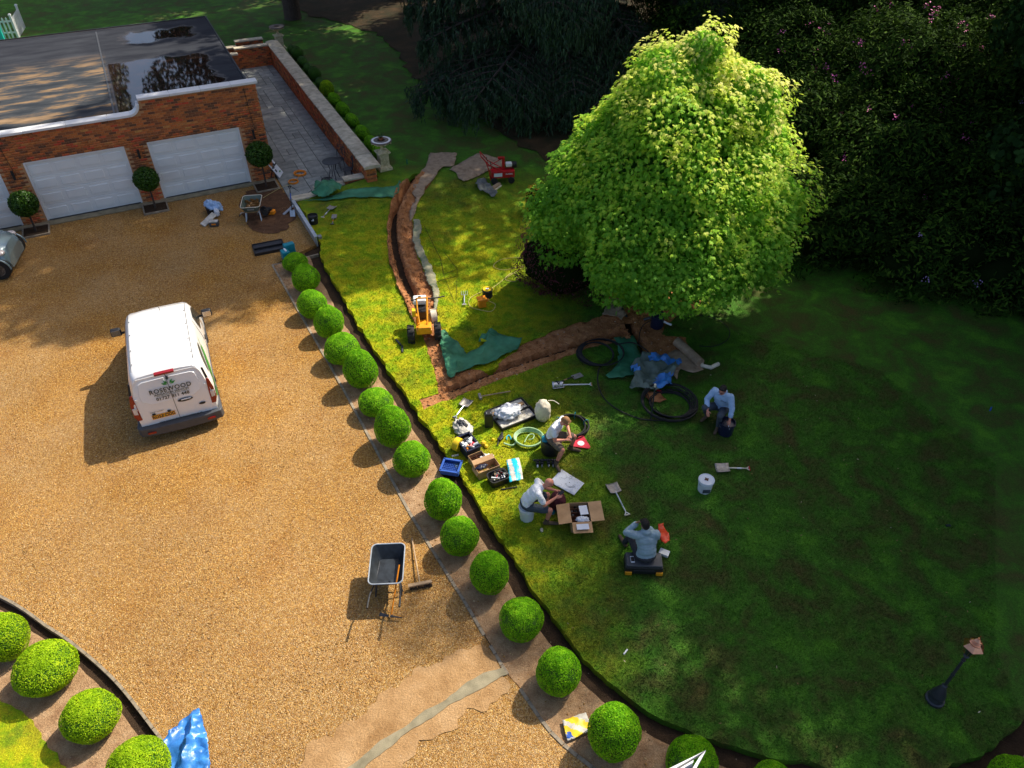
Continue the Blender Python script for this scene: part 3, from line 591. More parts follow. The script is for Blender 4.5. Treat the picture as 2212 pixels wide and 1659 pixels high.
# bed to the right of the kerb, kept a spade's width from the lawn edge
off=[]
for i,p in enumerate(LW):
    a=LW[max(0,i-1)];b=LW[min(len(LW)-1,i+1)]; t=Vector((b.x-a.x,b.y-a.y)).normalized(); off.append(Vector((p.x-t.y*-1*-.33,p.y-t.x*.33,0)) if 0 else Vector((p.x+t.y*.33,p.y-t.x*.33,0)))
bedp=[k+Vector((.02,0,0)) for k in K]+off[::-1]
kind(sheet('planting_bed',bedp,'bed',lambda x,y:-.005+.02*nz(x,y,1.1,3),step=.35,skirt=.09,jit=.02,estep=.15),'structure')
lb=[p+Vector((-.22,-.1,0)) for p in LB]; ll=px0([(-140,1440),(0,1518),(40,1542),(67,1573),(88,1613),(128,1655),(150,1700),(170,1800)])
kind(sheet('left_bed',lb+ll[::-1],'bed',lambda x,y:-.045+.02*nz(x,y,1.1,5),step=.35,skirt=.05,jit=.02,estep=.2),'structure')
kind(sheet('left_lawn',[p+Vector((.1,0,0)) for p in ll]+[Vector((-9,3,0)),Vector((-14,6,0))],'grass',lambda x,y:-.02+.01*nz(x,y,4),step=.2,skirt=.05,jit=.05,estep=.1),'structure')
# dug soil outline
SP=px([(897,374),(860,402),(845,440),(836,490),(840,560),(862,625),(893,692),(922,748),(935,790),(947,850),(905,862),(915,885),(1000,852),(1080,820),(1150,796),(1230,768),(1300,745),(1372,733),(1398,795),(1425,800),(1450,790),(1500,775),(1483,728),(1430,722),(1440,690),(1490,660),(1480,628),(1400,618),(1325,640),(1300,682),(1200,712),(1130,742),(1060,800),(1000,800),(985,770),(962,735),(945,690),(942,655),(925,600),(905,560),(893,505),(890,462),(905,425),(930,398),(938,372)])
T1=px([(898,374),(865,423),(851,458),(849.5,497),(853,532),(870,593),(888,630),(906,665),(912,682)]); T2=px([(968,842),(1019,821),(1045,809),(1133,778),(1161,769),(1274,735),(1350,720)]); T3=px([(1350,668),(1350,677),(1364,715),(1386,753),(1402,778),(1412,796)])
def soilh(x,y):
    z=T(x,y)-.025+.03*nz(x,y,4,2)+.022*nz(x,y,11,4)+.016*abs(nz(x,y,23,9))
    for tr,w,dp,sp,rut in ((T1,.11,.42,.10,1),(T2,.09,.3,.035,0),(T3,.10,.3,.05,0)):
        d,sd,t=segdist(x,y,tr)
        if d<w: z-=dp*(1-(d/w)**4)
        elif d<w+.55: z+=sp*math.exp(-((d-w-.16)/.15)**2)*(1+.8*nz(x,y,9,7))
        if rut and .2<d<.62 and sd>0 and t>3.6: z-=.15*max(0,math.sin(t*17+d*5))**.7*math.exp(-((d-.38)/.13)**2)
    return z
kind(sheet('dug_soil_strip',SP,'soil',soilh,step=.065,skirt=.1,estep=.1,jit=.03),'structure')
lawnp=LW+[Vector((18,12,0)),Vector((34,16,0)),Vector((34,62,0)),loc(10,40),loc(-32,34),loc(-32,13.9),loc(4.1,13.9),loc(4.15,-2.55),loc(1.1,-2.5),loc(1.12,-5.5)]
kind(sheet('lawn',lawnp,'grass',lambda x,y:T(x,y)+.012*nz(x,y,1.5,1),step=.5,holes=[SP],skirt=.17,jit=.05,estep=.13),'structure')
reg=LW[:24]+[g(2150,1400),g(2150,1000),g(1900,800),g(1600,720),g(1420,700),g(1150,560),g(1130,440),g(1000,380),g(900,430),g(720,440)]
GP=[]
xs=[p.x for p in reg];ys=[p.y for p in reg]
while len(GP)<125000:
    x=random.uniform(min(xs),max(xs));y=random.uniform(min(ys),max(ys))
    if random.random()<min(1,(9.5/max(6,y))**1.0+.25) and pip(x,y,reg) and not pip(x,y,SP): GP.append((x,y,T(x,y)+.02))
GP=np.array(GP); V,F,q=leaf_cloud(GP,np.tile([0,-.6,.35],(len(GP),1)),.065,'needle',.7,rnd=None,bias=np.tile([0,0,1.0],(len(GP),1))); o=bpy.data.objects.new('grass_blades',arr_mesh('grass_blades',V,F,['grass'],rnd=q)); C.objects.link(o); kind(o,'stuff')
q_=px([(1200,1150),(1500,1300),(1900,1200),(2100,900),(1700,800),(1500,1000),(1350,1450),(1900,1600)]); FL=[]
while len(FL)<150:
    x=random.uniform(0,13);y=random.uniform(5.5,17)
    if pip(x,y,reg): FL.append((x,y,T(x,y)+.05))
V,F,q=leaf_cloud(np.array(FL),np.tile([0,-.2,1],(len(FL),1)),.05,'long',.4); o=bpy.data.objects.new('fallen_leaves',arr_mesh('fallen_leaves',V,F,[ramp_mat('dry_leaf',[(0,(.16,.09,.03)),(.6,(.34,.24,.10)),(1,(.6,.55,.4))])],rnd=q)); C.objects.link(o); kind(o,'stuff')
lit=px([(560,-60),(600,0),(680,38),(760,55),(830,80),(880,150),(950,225),(1030,255),(1100,300),(1180,352),(1260,345),(1340,320)])+[Vector((16,30,0)),Vector((60,70,0)),Vector((40,260,0)),Vector((-60,260,0)),Vector((-22,64,0))]
kind(sheet('leaf_litter',lit,'litter',lambda x,y:T(x,y)+.03+.02*nz(x,y,1.4,1),step=1.2,skirt=.0,jit=.25,estep=.4),'structure')
kind(sheet('under_tree_litter',px([(1300,655),(1340,690),(1400,705),(1450,695),(1500,668),(1520,650),(1470,630),(1380,620),(1320,630)]),'soil',lambda x,y:T(x,y)+.012,step=.4,jit=.15,estep=.2),'structure')
kind(sheet('far_woodland_floor',[Vector((34,10,0)),Vector((300,10,0)),Vector((300,400,0)),Vector((-300,400,0)),Vector((-300,38,0)),loc(-32,34),loc(10,40),Vector((34,62,0))],'litter',lambda x,y:.43,step=30,smooth=False),'structure')
# sand, mud and the concrete strip across the drive
kind(sheet('packed_sand_patch',px0([(600,1720),(650,1655),(672,1600),(740,1562),(800,1525),(860,1487),(905,1440),(955,1432),(985,1405),(1050,1398),(1080,1445),(1098,1472),(1104,1484),(1060,1520),(1000,1545),(975,1580),(905,1600),(870,1650),(860,1740)]),'sand',lambda x,y:.016+.012*nz(x,y,.8)+.008*nz(x,y,3,6),step=.25,jit=.10,estep=.1),'structure')
kind(sheet('concrete_strip',px0([(700,1700),(752,1659),(800,1622),(836,1594),(872,1574),(905,1546),(950,1521),(985,1496),(1010,1474),(1045,1455),(1085,1444),(1096,1459),(1060,1477),(1008,1505),(958,1534),(922,1558),(878,1585),(846,1614),(796,1650),(765,1690)]),'concrete',lambda x,y:.030+.012*nz(x,y,.8),step=.3,jit=.02,estep=.1,skirt=.02),'structure')
kind(sheet('muddy_patch',px0([(560,408),(600,402),(632,440),(640,470),(618,498),(580,505),(545,498),(528,470),(518,440),(530,415)]),'wetmud',lambda x,y:.018+.012*nz(x,y,.8)+.012*nz(x,y,5,6),step=.25,jit=.08,estep=.12),'structure')
# kerbs as individual stones
def kerbline(name,label,pl,w,h,ln,mat,z=-.06,closed=False):
    t=thing(name,label,'kerb'); t['kind']='structure'; cv=dens([p[:2] for p in pl],ln,0,False); j=0
    for a,b in zip(cv[:-1],cv[1:]):
        a=Vector((*a,0));b=Vector((*b,0)); L=(b-a).length
        if L<.15: continue
        o=MB().box((0,0,0),(L-.012,w,h)).build('kerb_stone',mat,t,smooth=0); o.location=(a+b)/2+Vector((0,0,z+random.uniform(-.004,.004))); o.rotation_euler=(0,0,math.atan2((b-a).y,(b-a).x)+random.uniform(-.004,.004))
kerbline('drive_kerb','line of thin stone kerbs between the gravel drive and the clipped box balls',K[:48],.06,.16,.9,'kerb')
kerbline('left_kerb','curved thin concrete edging between the gravel and the left bed',curve(LB,2),.05,.16,.6,'kerb')
kerbline('bed_end_kerb','short stone edging at the top end of the planting bed',[K[0],g0(640,560),g0(688,548)],.05,.12,.6,'kerb')
# scattered stones on soil and gravel
def pebbles(name,poly,n,zf,mats,s0=.012,s1=.035):
    P=[];x0=min(p.x for p in poly);x1=max(p.x for p in poly);y0=min(p.y for p in poly);y1=max(p.y for p in poly)
    while len(P)<n:
        x=random.uniform(x0,x1);y=random.uniform(y0,y1)
        if pip(x,y,poly): P.append((x,y,zf(x,y)))
    V=[];F=[];base=np.array([(1,0,0),(-1,0,0),(0,1,0),(0,-1,0),(0,0,1),(0,0,-1)],float); bf=[(0,2,4),(2,1,4),(1,3,4),(3,0,4),(2,0,5),(1,2,5),(3,1,5),(0,3,5)]
    for i,p in enumerate(P):
        s=random.uniform(s0,s1); a=random.uniform(0,6); m=np.array([[math.cos(a),-math.sin(a),0],[math.sin(a),math.cos(a),0],[0,0,1]]); V+=list((base*np.array([s,s*random.uniform(.5,1),s*.6]))@m.T+np.array(p)); F+=[[6*i+k for k in f] for f in bf]
    me=arr_mesh(name,V,F,mats,rnd=np.repeat(rs.uniform(0,1,len(P)),8)); o=bpy.data.objects.new(name,me); C.objects.link(o); kind(o,'stuff'); return o
PEB=ramp_mat('pebble',[(0,(.18,.085,.02)),(.6,(.46,.25,.07)),(1,(.70,.54,.30))],rough=.8)
clear=drive[:3]+K[1:39]+[g0(760,1659),g0(420,1659)]+LB[10:1:-1]+[g0(0,700),g0(0,510)]
pebbles('loose_gravel',clear,26000,lambda x,y:.004,[PEB],.009,.020)
pebbles('bed_pebbles',bedp[:57]+off[::-1][4:-1],900,lambda x,y:.0,[PEB],.010,.026)
pebbles('soil_stones',SP,420,lambda x,y:soilh(x,y)+.005,[ramp_mat('soil_stone',[(0,(.16,.06,.03)),(.7,(.33,.15,.08)),(1,(.6,.48,.36))],rough=.9)],.010,.04)
pebbles('soil_clods',SP,2600,lambda x,y:soilh(x,y)+.004,['soil'],.012,.045)
# cut turf joints beside the trench
t=MB()
for pl in ([(915,485),(952,560),(958,592),(982,655)],[(958,592),(988,582)],[(940,610),(962,603),(985,597)],[(985,655),(988,582),(960,545)],[(1068,700),(1040,740)],[(895,660),(878,640)]):
    q=px(pl,.010)
    for a,b in zip(q[:-1],q[1:]):
        d=(b-a).normalized(); s_=Vector((-d.y,d.x,0))*random.uniform(.005,.013); t.add([a-s_,a+s_,b+s_,b-s_],[(0,1,2,3)])
kind(t.build('turf_joints','channel',smooth=0),'stuff')
# ================================================================ GARAGE
gar=thing('garage','long red brick garage with flat felt roof, white coping and white panelled doors','garage',GO,GA)
bpy.context.view_layer.update()
DR=[(-10.65,-7.59),(-6.86,-3.80),(-3.07,0.0)]; DH=2.10
def gtop(u):
    if u<-3.32: return 3.02
    if u<-2.94: return 3.02+.38*(1-math.sqrt(max(0,1-((u+3.32)/.385)**2)))
    return 3.50
w=MB()
for a,b in ((-14,-10.65),(-7.59,-6.86),(-3.80,-3.07),(0,.88)): w.box(((a+b)/2,.13,DH/2),(b-a,.26,DH))
w.box((-8.66,.13,(DH+3.02)/2),(10.68,.26,3.02-DH)); w.box((-1.03,.13,(DH+3.5)/2),(3.82,.26,3.5-DH))
q=[(-3.32,DH)]+[(u,gtop(u)) for u in [-3.32+.038*i for i in range(11)]]+[(-2.94,DH)]
n0=len(w.v); w.add([(a,0,b) for a,b in q]+[(a,.26,b) for a,b in q],[tuple(range(len(q)))[::-1]]+[tuple(len(q)+i for i in range(len(q)))]+[(i,i+1,len(q)+i+1,len(q)+i) for i in range(len(q)-1)])
w.box((.75,6.1,1.42),(.26,11.8,2.84)); w.box((-6.6,12.0,1.42),(15,.24,2.84)); w.box((-14.1,6.0,1.5),(.2,12,3.0))
w.build('wall','mortar',gar,smooth=0)
hole=lambda x,z: any(a<x-14<b for a,b in DR) and z<DH or z>gtop(x-14)-.03
bricks(gar,[(Vector((-14,0,0)),Vector((1,0,0)),14.88,0,3.5,Vector((0,-1,0)),hole),(Vector((.88,0,0)),Vector((0,1,0)),11.8,0,2.8,Vector((1,0,0)),None)],GO)
# soldier joint, expansion joints with thin cables
for u in (-7.2,.55): MB().tube([(u-.1,-.018,3.0+.4*(u>0)),(u-.04,-.018,2.2),(u,-.018,1.9)],.008,5).build('cable','black',gar)
# coping stones follow the parapet line
path=[(-14,3.02)]; u=-14
while u<-3.5: u=min(u+1.25,-3.32); path.append((u,3.02))
path[-1]=(-3.32,3.02); cpth=[]
for i in range(len(path)-1): cpth.append([path[i],path[i+1]])
cv=[(-3.32+.38*math.sin(a),3.40-.38*math.cos(a)) for a in [pi/2*i/8 for i in range(9)]]
cpth.append(cv)
u=-2.94
while u<.93: cpth.append([(u,3.50),(min(u+1.0,.96),3.50)]); u+=1.0
for k,pp in enumerate(cpth):
    m=MB(); th=.085; up=[];lo=[]
    for i,p in enumerate(pp):
        a=pp[max(0,i-1)];b=pp[min(len(pp)-1,i+1)]; d=Vector((b[0]-a[0],b[1]-a[1])).normalized(); n_=Vector((-d.y,d.x)); e=.003 if i in (0,len(pp)-1) else 0; s_=1 if i==0 else -1
        lo.append((p[0]+d.x*e*s_,p[1]+d.y*e*s_)); up.append((p[0]+n_.x*th+d.x*e*s_,p[1]+n_.y*th+d.y*e*s_))
    ring=lo+up[::-1]; kx=len(ring)
    m.add([(a,-.075,b) for a,b in ring]+[(a,.32,b) for a,b in ring],[tuple(range(kx)),tuple(kx+i for i in range(kx))[::-1]]+[(i,kx+i,kx+(i+1)%kx,(i+1)%kx) for i in range(kx)])
    m.build('coping_stone','trim',gar,smooth=30,bevel=.012)
MB().box((-2.935,.12,3.52),(.02,.38,.13)).build('coping_end','trim',gar)
MB().box((-6.5,6.1,2.80),(14.76,11.7,.10)).build('roof','roof',gar,smooth=0)
m=MB(); m.box((.90,6.1,2.84),(.05,11.8,.08)); m.box((-6.5,12.02,2.84),(14.9,.05,.08)); m.build('roof_edge_trim','gmetal',gar,smooth=0)
m=MB(); m.box((-3.78,6.0,2.856),(.06,11.2,.012)); m.build('roof_seam','dgrey',gar,smooth=0)
for a,b in DR:
    d=MB().box(((a+b)/2,.10,DH/2),(b-a-.01,.04,DH)).build('garage_door','door',gar,smooth=0)
    f=MB(); 
    for x in (a+.03,b-.03): f.box((x,.045,DH/2),(.06,.07,DH))
    f.box(((a+b)/2,.045,DH-.03),(b-a-.12,.07,.06)); f.build('frame','white',d,smooth=0)
    f=MB(); f.box(((a+b)/2,.03,.015),(b-a,.10,.03)); f.build('bottom_seal','black',d,smooth=0)
    for r in range(4):
        z0=.03+r*.505; s_=MB().box(((a+b)/2,.072,z0+.25),(b-a-.13,.02,.482)).build('door_section','door',d,smooth=0,bevel=.006)
        cw=(b-a-.13)/4
        for c in range(4): MB().box((a+.065+cw*(c+.5),.056,z0+.25),(cw-.14,.024,.29)).build('panel','door',d,smooth=0,bevel=.011)
thr=[loc(-13,-.02),loc(.86,-.02),loc(.86,-.1),loc(.0,-.30),loc(-3.0,-.33),loc(-3.8,-.36),loc(-6.9,-.34),loc(-10,-.3),loc(-13,-.3)]
kind(sheet('concrete_threshold',thr,'concrete',lambda x,y:.03,step=.5,jit=.015,estep=.2,skirt=.03),'structure')
for u,nm in ((-7.24,'left of the middle garage door'),(-3.42,'between the two right-hand garage doors'),(.44,'at the right corner of the garage')):
    wl=thing('wall_light',f'black tube light on the brick wall {nm}','wall light',loc(u,-.02,1.8),GA,'up and down lights on the garage wall')
    MB().lathe([(.0,-.15),(.042,-.15),(.042,.15),(.0,.15)],14,(0,-.10,0)).build('tube','black',wl)
    MB().box((0,-.04,0),(.05,.09,.10)).build('bracket','black',wl,smooth=0)
sil=thing('window_sill_box','white sill with black underside sticking out of the garage side wall above the patio','sill',loc(.93,2.2,1.55),GA)
MB().box((.06,0,0),(.14,.9,.06)).build('sill','white',sil,smooth=0,bevel=.01); MB().box((.05,0,.12),(.05,.86,.18)).build('frame','black',sil,smooth=0)
# ---------------------------------------------------------------- patio
pat=thing('patio','grey random rectangular paving between the garage and the brick garden wall','patio',GO,GA); pat['kind']='structure'
MB().box((2.27,5.5,-.02),(2.68,15.9,.05)).build('bedding','joint',pat,smooth=0)
un=.30; nu,nv=9,53; occ=[[0]*nv for _ in range(nu)]; sizes=[(3,2),(2,3),(2,2),(3,2),(4,2),(2,1),(3,3),(2,4),(1,2)]
for j in range(nv):
    for i in range(nu):
        if occ[i][j]: continue
        random.shuffle(sizes)
        for a,b in sizes+[(1,1)]:
            if i+a<=nu and j+b<=nv and all(not occ[i+x][j+y] for x in range(a) for y in range(b)):
                for x in range(a):
                    for y in range(b): occ[i+x][j+y]=1
                MB().box((0,0,0),(a*un-.016,b*un-.016,.04)).build('slab','slab',pat,smooth=0,bevel=.004,loc_=(.93+(i+a/2)*un,-2.42+(j+b/2)*un,.018+random.uniform(-.002,.002))); break
# garden wall
gw=thing('garden_wall','long low red brick wall with pale rounded stone coping beside the patio','wall',GO,GA); bpy.context.view_layer.update()
MB().box((3.83,5.3,.45),(.36,16.2,1.1)).build('core','mortar',gw,smooth=0)
bricks(gw,[(Vector((3.65,13.4,0)),Vector((0,-1,0)),16.2,0,.96,Vector((-1,0,0)),None),(Vector((3.65,-2.8,0)),Vector((1,0,0)),.36,.0,.96,Vector((0,-1,0)),None)],GO)
v=-2.92
while v<13.3:
    L=min(random.choice((.9,1.0,1.1)),13.45-v); pr=[(-.30,0),(-.30,.055),(-.2,.085),(0,.10),(.2,.085),(.30,.055),(.30,0)]
    m=MB(); m.add([(3.87+a,v+.005,.99+b) for a,b in pr]+[(3.87+a,v+L-.005,.99+b) for a,b in pr],[tuple(range(7))[::-1],tuple(range(7,14))]+[(i,(i+1)%7,7+(i+1)%7,7+i)[::-1] for i in range(7)]); o=m.build('coping_stone','coping',gw,smooth=40,bevel=.012); o.location.z=random.uniform(-.004,.006); o.rotation_euler=(0,0,0); v+=L
def lowwall(label,u0,u1,v0,v1,z,zb=-.05,name='step_wall'):
    t=thing(name,label,'wall',GO,GA); bpy.context.view_layer.update()
    MB().box(((u0+u1)/2,(v0+v1)/2,(z+zb-.07)/2),(u1-u0-.06,v1-v0-.08,z-.07-zb)).build('core','mortar',t,smooth=0)
    bricks(t,[(Vector((u0+.03,v0+.04,zb)),Vector((1,0,0)),u1-u0-.06,0,z-.07-zb,Vector((0,-1,0)),None)],GO)
    MB().box(((u0+u1)/2,(v0+v1)/2,z-.035),(u1-u0,v1-v0,.07)).build('coping_stone','coping',t,smooth=0,bevel=.012)
lowwall('short brick wall with cream coping, highest of three steps by the wrought iron table',2.90,3.90,-2.42,-2.06,.52)
lowwall('short brick wall with cream coping, middle one of the three steps behind the green sheet',1.82,2.95,-2.36,-1.98,.34)
lowwall('short brick wall with cream coping, lowest of three steps at the patio corner',.98,1.86,-2.50,-2.14,.20)
# back walls of the patio
lowwall('brick wall with stone coping across the far end of the patio',1.95,3.66,13.05,13.4,1.02,name='end_wall')
lowwall('lower brick wall with stone coping beside the garage at the far patio end',.92,2.05,12.75,13.1,.86,name='end_wall')
lowwall('second stone coped wall behind the far patio end, on the lawn side',2.2,3.6,14.3,14.65,1.0,name='end_wall')
lowwall('short stone coped wall behind the garage corner, on the lawn side',.85,2.2,13.9,14.25,.86,name='end_wall')
# urns on pedestals
def urn(name,label,p,plant,s=1.0,dark=False):
    t=thing(name,label,'urn',p,GA+R(4),'stone urns on pedestals at the ends of the garden wall'); t.scale=(s,s,s)
    m=MB(); m.box((0,0,.05),(.50,.50,.10)); m.box((0,0,.12),(.44,.44,.05)); m.box((0,0,.37),(.34,.34,.46)); m.box((0,0,.62),(.40,.40,.04)); m.box((0,0,.66),(.47,.47,.05)); m.build('pedestal','urn',t,smooth=0,bevel=.012)
    m=MB(); q=[Vector((.09*math.cos(a),-.175,.37+.09*math.sin(a))) for a in [2*pi*i/18 for i in range(18)]]; m.tube(q,.014,6,closed=True); m.build('wreath','urn',t)
    m=MB(); m.lathe([(.17,.685),(.17,.71),(.13,.73),(.07,.76),(.045,.82),(.055,.87),(.10,.90)],20); m.build('foot','urn',t)
    m=MB(); m.lathe([(.08,.89),(.20,.93),(.30,.985),(.33,1.02),(.32,1.04)],40,lobes=20,amp=.04); m.build('bowl','urn',t)
    m=MB(); m.lathe([(.33,1.03),(.385,1.06),(.385,1.085),(.35,1.10)],32); m.build('rim','urndark',t)
    m=MB(); k=32; m.lathe([(.355,1.098),(.34,1.103),(.27,1.10),(.25,1.05)],32); m.build('inner_lip','white' if not dark else 'urndark',t)
    m=MB(); m.lathe([(.0,1.085),(.26,1.088),(.26,1.09),(.0,1.112)],24); m.build('soil','channel',t)
    for a in range(8):
        q=R(a*45+GA); m=MB(); m.tube([(.34*math.cos(q),.34*math.sin(q),1.00),(.375*math.cos(q),.375*math.sin(q),1.03)],.024,6); 
        m.build('boss','urn',t)
    if plant:
        m=MB(); m.lathe([(.06,1.10),(.085,1.17),(.09,1.18),(.075,1.18),(.0,1.17)],14); m.build('pot','terracotta',t)
        m=MB()
        for a in range(7):
            q=a*.9; d=Vector((math.cos(q),math.sin(q),0)); s_=Vector((-d.y,d.x,0)); b0=Vector((0,0,1.17)); m.add([b0-s_*.02,b0+s_*.02,b0+d*.10+s_*.028+Vector((0,0,.07)),b0+d*.10-s_*.028+Vector((0,0,.07)),b0+d*.17+Vector((0,0,.14))],[(0,1,2,3),(3,2,4)])
        m.build('leaf',LEAF['bay'],t,smooth=0)
u1=loc(4.55,-1.95); urn('urn','cream stone urn with a potted agave on its square pedestal at the near wall end',(u1.x,u1.y,T(u1.x,u1.y)),True)
u2=loc(4.35,14.1); urn('urn','mossy empty stone urn on a pedestal at the far end of the wall',(u2.x,u2.y,T(u2.x,u2.y)),False,dark=True)
# bistro table, chairs, stool
def chair(p,rz,label):
    t=thing('garden_chair',label,'chair',p,rz,'wrought iron chairs by the garden wall')
    m=MB(); m.lathe([(0,.42),(.19,.42),(.20,.43),(.19,.44),(0,.44)],18); m.build('seat','gmetal',t)
    for a in (45,135,225,315):
        m=MB(); q=R(a); m.tube([(.15*math.cos(q),.15*math.sin(q),.42),(.20*math.cos(q),.20*math.sin(q),0)],.012,6); m.build('leg','gmetal',t)
    m=MB(); m.tube([(-.17,.14,.43),(-.19,.18,.62),(-.16,.21,.80),(-.07,.23,.90),(0,.235,.92),(.07,.23,.90),(.16,.21,.80),(.19,.18,.62),(.17,.14,.43)],.011,6)
    for x in (-.08,0,.08): m.tube([(x,.15,.44),(x*.6,.20,.65),(x*1.2,.225,.88)],.008,5)
    for z in (.55,.7,.8): m.tube([(-.17,.18+z*.03,z),(0,.20+z*.03,z+.03),(.17,.18+z*.03,z)],.007,5)
    m.build('backrest','gmetal',t)
tt=loc(2.85,-1.05); t=thing('bistro_table','round black wrought iron table on the patio near the low walls','table',tt,0)
MB().lathe([(0,.70),(.32,.70),(.35,.705),(.35,.72),(.33,.725),(0,.725)],32).build('tabletop','gmetal',t)
for a in (30,120,210,300):
    q=R(a); MB().tube([(.18*math.cos(q),.18*math.sin(q),.70),(.10*math.cos(q),.10*math.sin(q),.4),(.22*math.cos(q),.22*math.sin(q),0)],.014,6).build('leg','gmetal',t)
chair(loc(3.28,-.35),GA-R(50),'wrought iron chair with ornate back behind the table, against the wall'); chair(loc(3.34,-1.35),GA-R(95),'wrought iron chair tucked in the corner between table and wall')
st=thing('wire_stool','low round wrought iron stool with scrolled seat left of the table','stool',loc(2.45,-1.62)); m=MB()
for r_ in (.20,.12): m.tube([(r_*math.cos(a),r_*math.sin(a),.30) for a in [2*pi*i/20 for i in range(20)]],.014,6,closed=True)
for a in range(4): q=a*pi/2; m.tube([(.2*math.cos(q),.2*math.sin(q),.3),(0,0,.3)],.011,6)
m.build('seat','black',st); m=MB()
for a in range(3): 
    q=a*2.1; MB().tube([(.17*math.cos(q),.17*math.sin(q),.3),(.2*math.cos(q),.2*math.sin(q),0)],.012,6).build('leg','black',st)
# orange hose coils, sign board
def coil(name,label,cat,c,r,turns,rad,mat,h=.04,wob=.05,n=22,group=None,minor=.03,sy=1,parts=None):
    pts=[]; ph=random.uniform(0,6)
    for i in range(int(turns*n)):
        a=2*pi*i/n+ph; k=i/(turns*n); rr=r*(1+wob*math.sin(a*.37+k*9))+minor*math.sin(k*37); pts.append(Vector((rr*math.cos(a),rr*math.sin(a)*sy,rad+h*(.5+.5*math.sin(k*23+a*.21)))))
    t=MB().tube(pts,rad,6).build(name,mat); t.location=c; return tag(t,label,cat,group)
coil('cable_coil','orange cable coil lying flat on the patio, the right one of two','cable coil',loc(1.78,-.15,.04),.20,7,.011,'orange',.05,group='orange cable coils on the patio')
coil('cable_coil','orange cable coil lying flat on the patio, the left one of two','cable coil',loc(1.38,-.72,.04),.17,6,.011,'orange',.05,group='orange cable coils on the patio')
tag(MB().tube(curve([loc(1.75,-.2,.06),loc(1.6,-.5,.05),loc(1.4,-.7,.06)],5),.008,5).build('cable','orange'),'loose orange cable joining the two coils on the patio','cable')
tag(MB().tube(curve([loc(1.30,-.9,.05),loc(.98,-.95,.05),loc(.5,-1.2,.03),loc(.1,-1.5,.03)],5),.007,5).build('cable','cable'),'thin yellow cable running from the coils across the planting pit','cable')
tag(MB().tube(curve([loc(1.15,-.75,.05),loc(1.3,-1.3,.05),loc(1.5,-1.9,.05),loc(1.75,-2.2,.3)],5),.007,5).build('cable','black'),'thin black cable lying across the patio slabs towards the low coping','cable')
sb=thing('site_board','white leaning board with dark pictures at the garage corner','board',loc(1.08,.05,.02),GA+R(62)); rt=Matrix.Rotation(R(-32),3,'X')
MB().box((0,.12,.30),(.48,.025,.62),rt).build('panel','paper',sb,smooth=0); m=MB(); m.mat(0)
for a,b,c,d in ((-.1,.42,.10,.14),(.05,.47,.12,.08),(-.12,.25,.10,.10)): m.box(tuple(Vector((a,.12,.30))+rt@Vector((0,-.016,b-.30))),(c,.006,d),rt)
m.build('picture','trous',sb,smooth=0); MB().box(tuple(Vector((.08,.12,.30))+rt@Vector((0,-.016,-.18))),(.12,.006,.05),rt).build('emblem','greenp',sb,smooth=0); MB().box((0,.22,.22),(.44,.03,.46),Matrix.Rotation(R(20),3,'X')).build('stand','black',sb,smooth=0)
# fence far left
fb=g(20,84); fn=thing('picket_fence','white picket fence corner on the back lawn behind the garage','fence',fb,R(18))
def fpost(x,y,h=1.15):
    MB().box((x,y,h/2),(.10,.10,h)).build('post','white',fn,smooth=0); MB().box((x,y,h+.03),(.15,.15,.06),taper=.5).build('cap','white',fn,smooth=0)
for x in (-2.2,.45): fpost(x,0)
for z in (.3,.85): MB().box((-.9,.0,z),(2.6,.04,.08)).build('rail','white',fn,smooth=0)
for i in range(13):
    x=-2.05+i*.19; m=MB(); m.box((x,-.035,.5),(.085,.02,1.0)); m.add([(x-.0425,-.045,1.0),(x+.0425,-.045,1.0),(x,-.045,1.07),(x-.0425,-.025,1.0),(x+.0425,-.025,1.0),(x,-.025,1.07)],[(0,1,2),(5,4,3),(0,2,5,3),(1,4,5,2)]); m.build('picket','white',fn,smooth=0)
for z in (.3,.85): MB().box((.45,1.0,z),(.04,2.0,.08)).build('rail','white',fn,smooth=0)
for i in range(9): MB().box((.49,.2+i*.19,.5),(.02,.085,1.02)).build('picket','white',fn,smooth=0)
fpost(.45,2.0)
tb=thing('turquoise_play_panel','bright turquoise panel at the left edge below the picket fence','panel',g(-6,90)+Vector((0,0,0)),R(12)); MB().box((-.1,0,.55),(1.0,.10,1.1)).build('panel','turq',tb,smooth=0,bevel=.02); MB().box((-.1,0,1.12),(1.04,.14,.04)).build('cap','turq',tb,smooth=0)
# ================================================================ VEGETATION
def box_mesh(mat,seed,n=13000):
    P=[];d=sph(n); d[:,2]=np.where(d[:,2]<-.75,-d[:,2],d[:,2]); top=np.clip(d[:,2],-1,1)
    k=1+np.array([.075*noise.noise(Vector((a*1.3+seed,b*1.3,c*1.3)))+.03*noise.noise(Vector((a*4+seed,b*4,c*4))) for a,b,c in d]); egg=1-.10*np.clip(top,0,1)
    p=d*k[:,None]; p[:,:2]*=egg[:,None]; p*= (1-np.abs(rs.normal(0,.022,(n,1))))
    col=np.clip(.5+.9*np.array([noise.noise(Vector((a*3+seed,b*3,c*3))) for a,b,c in d])*.5+rs.uniform(-.35,.35,n),0,1)
    A=leaf_cloud(p,d,.060,'dia',tilt=.5,droop=0,rnd=col); Bv,Bf,Br=ico((0,0,0),(.92,.92,.92),3,.006)
    V,F,r,m=join([(*A,0),(Bv,Bf,Br,1)]); return arr_mesh('foliage',V,F,[LEAF[mat],CORE2],rnd=r,mi=m)
BM=[box_mesh('box',s) for s in (0,11,23)]; BL=[box_mesh('boxl',s) for s in (5,31)]; DM=box_mesh('boxd',3,2500)
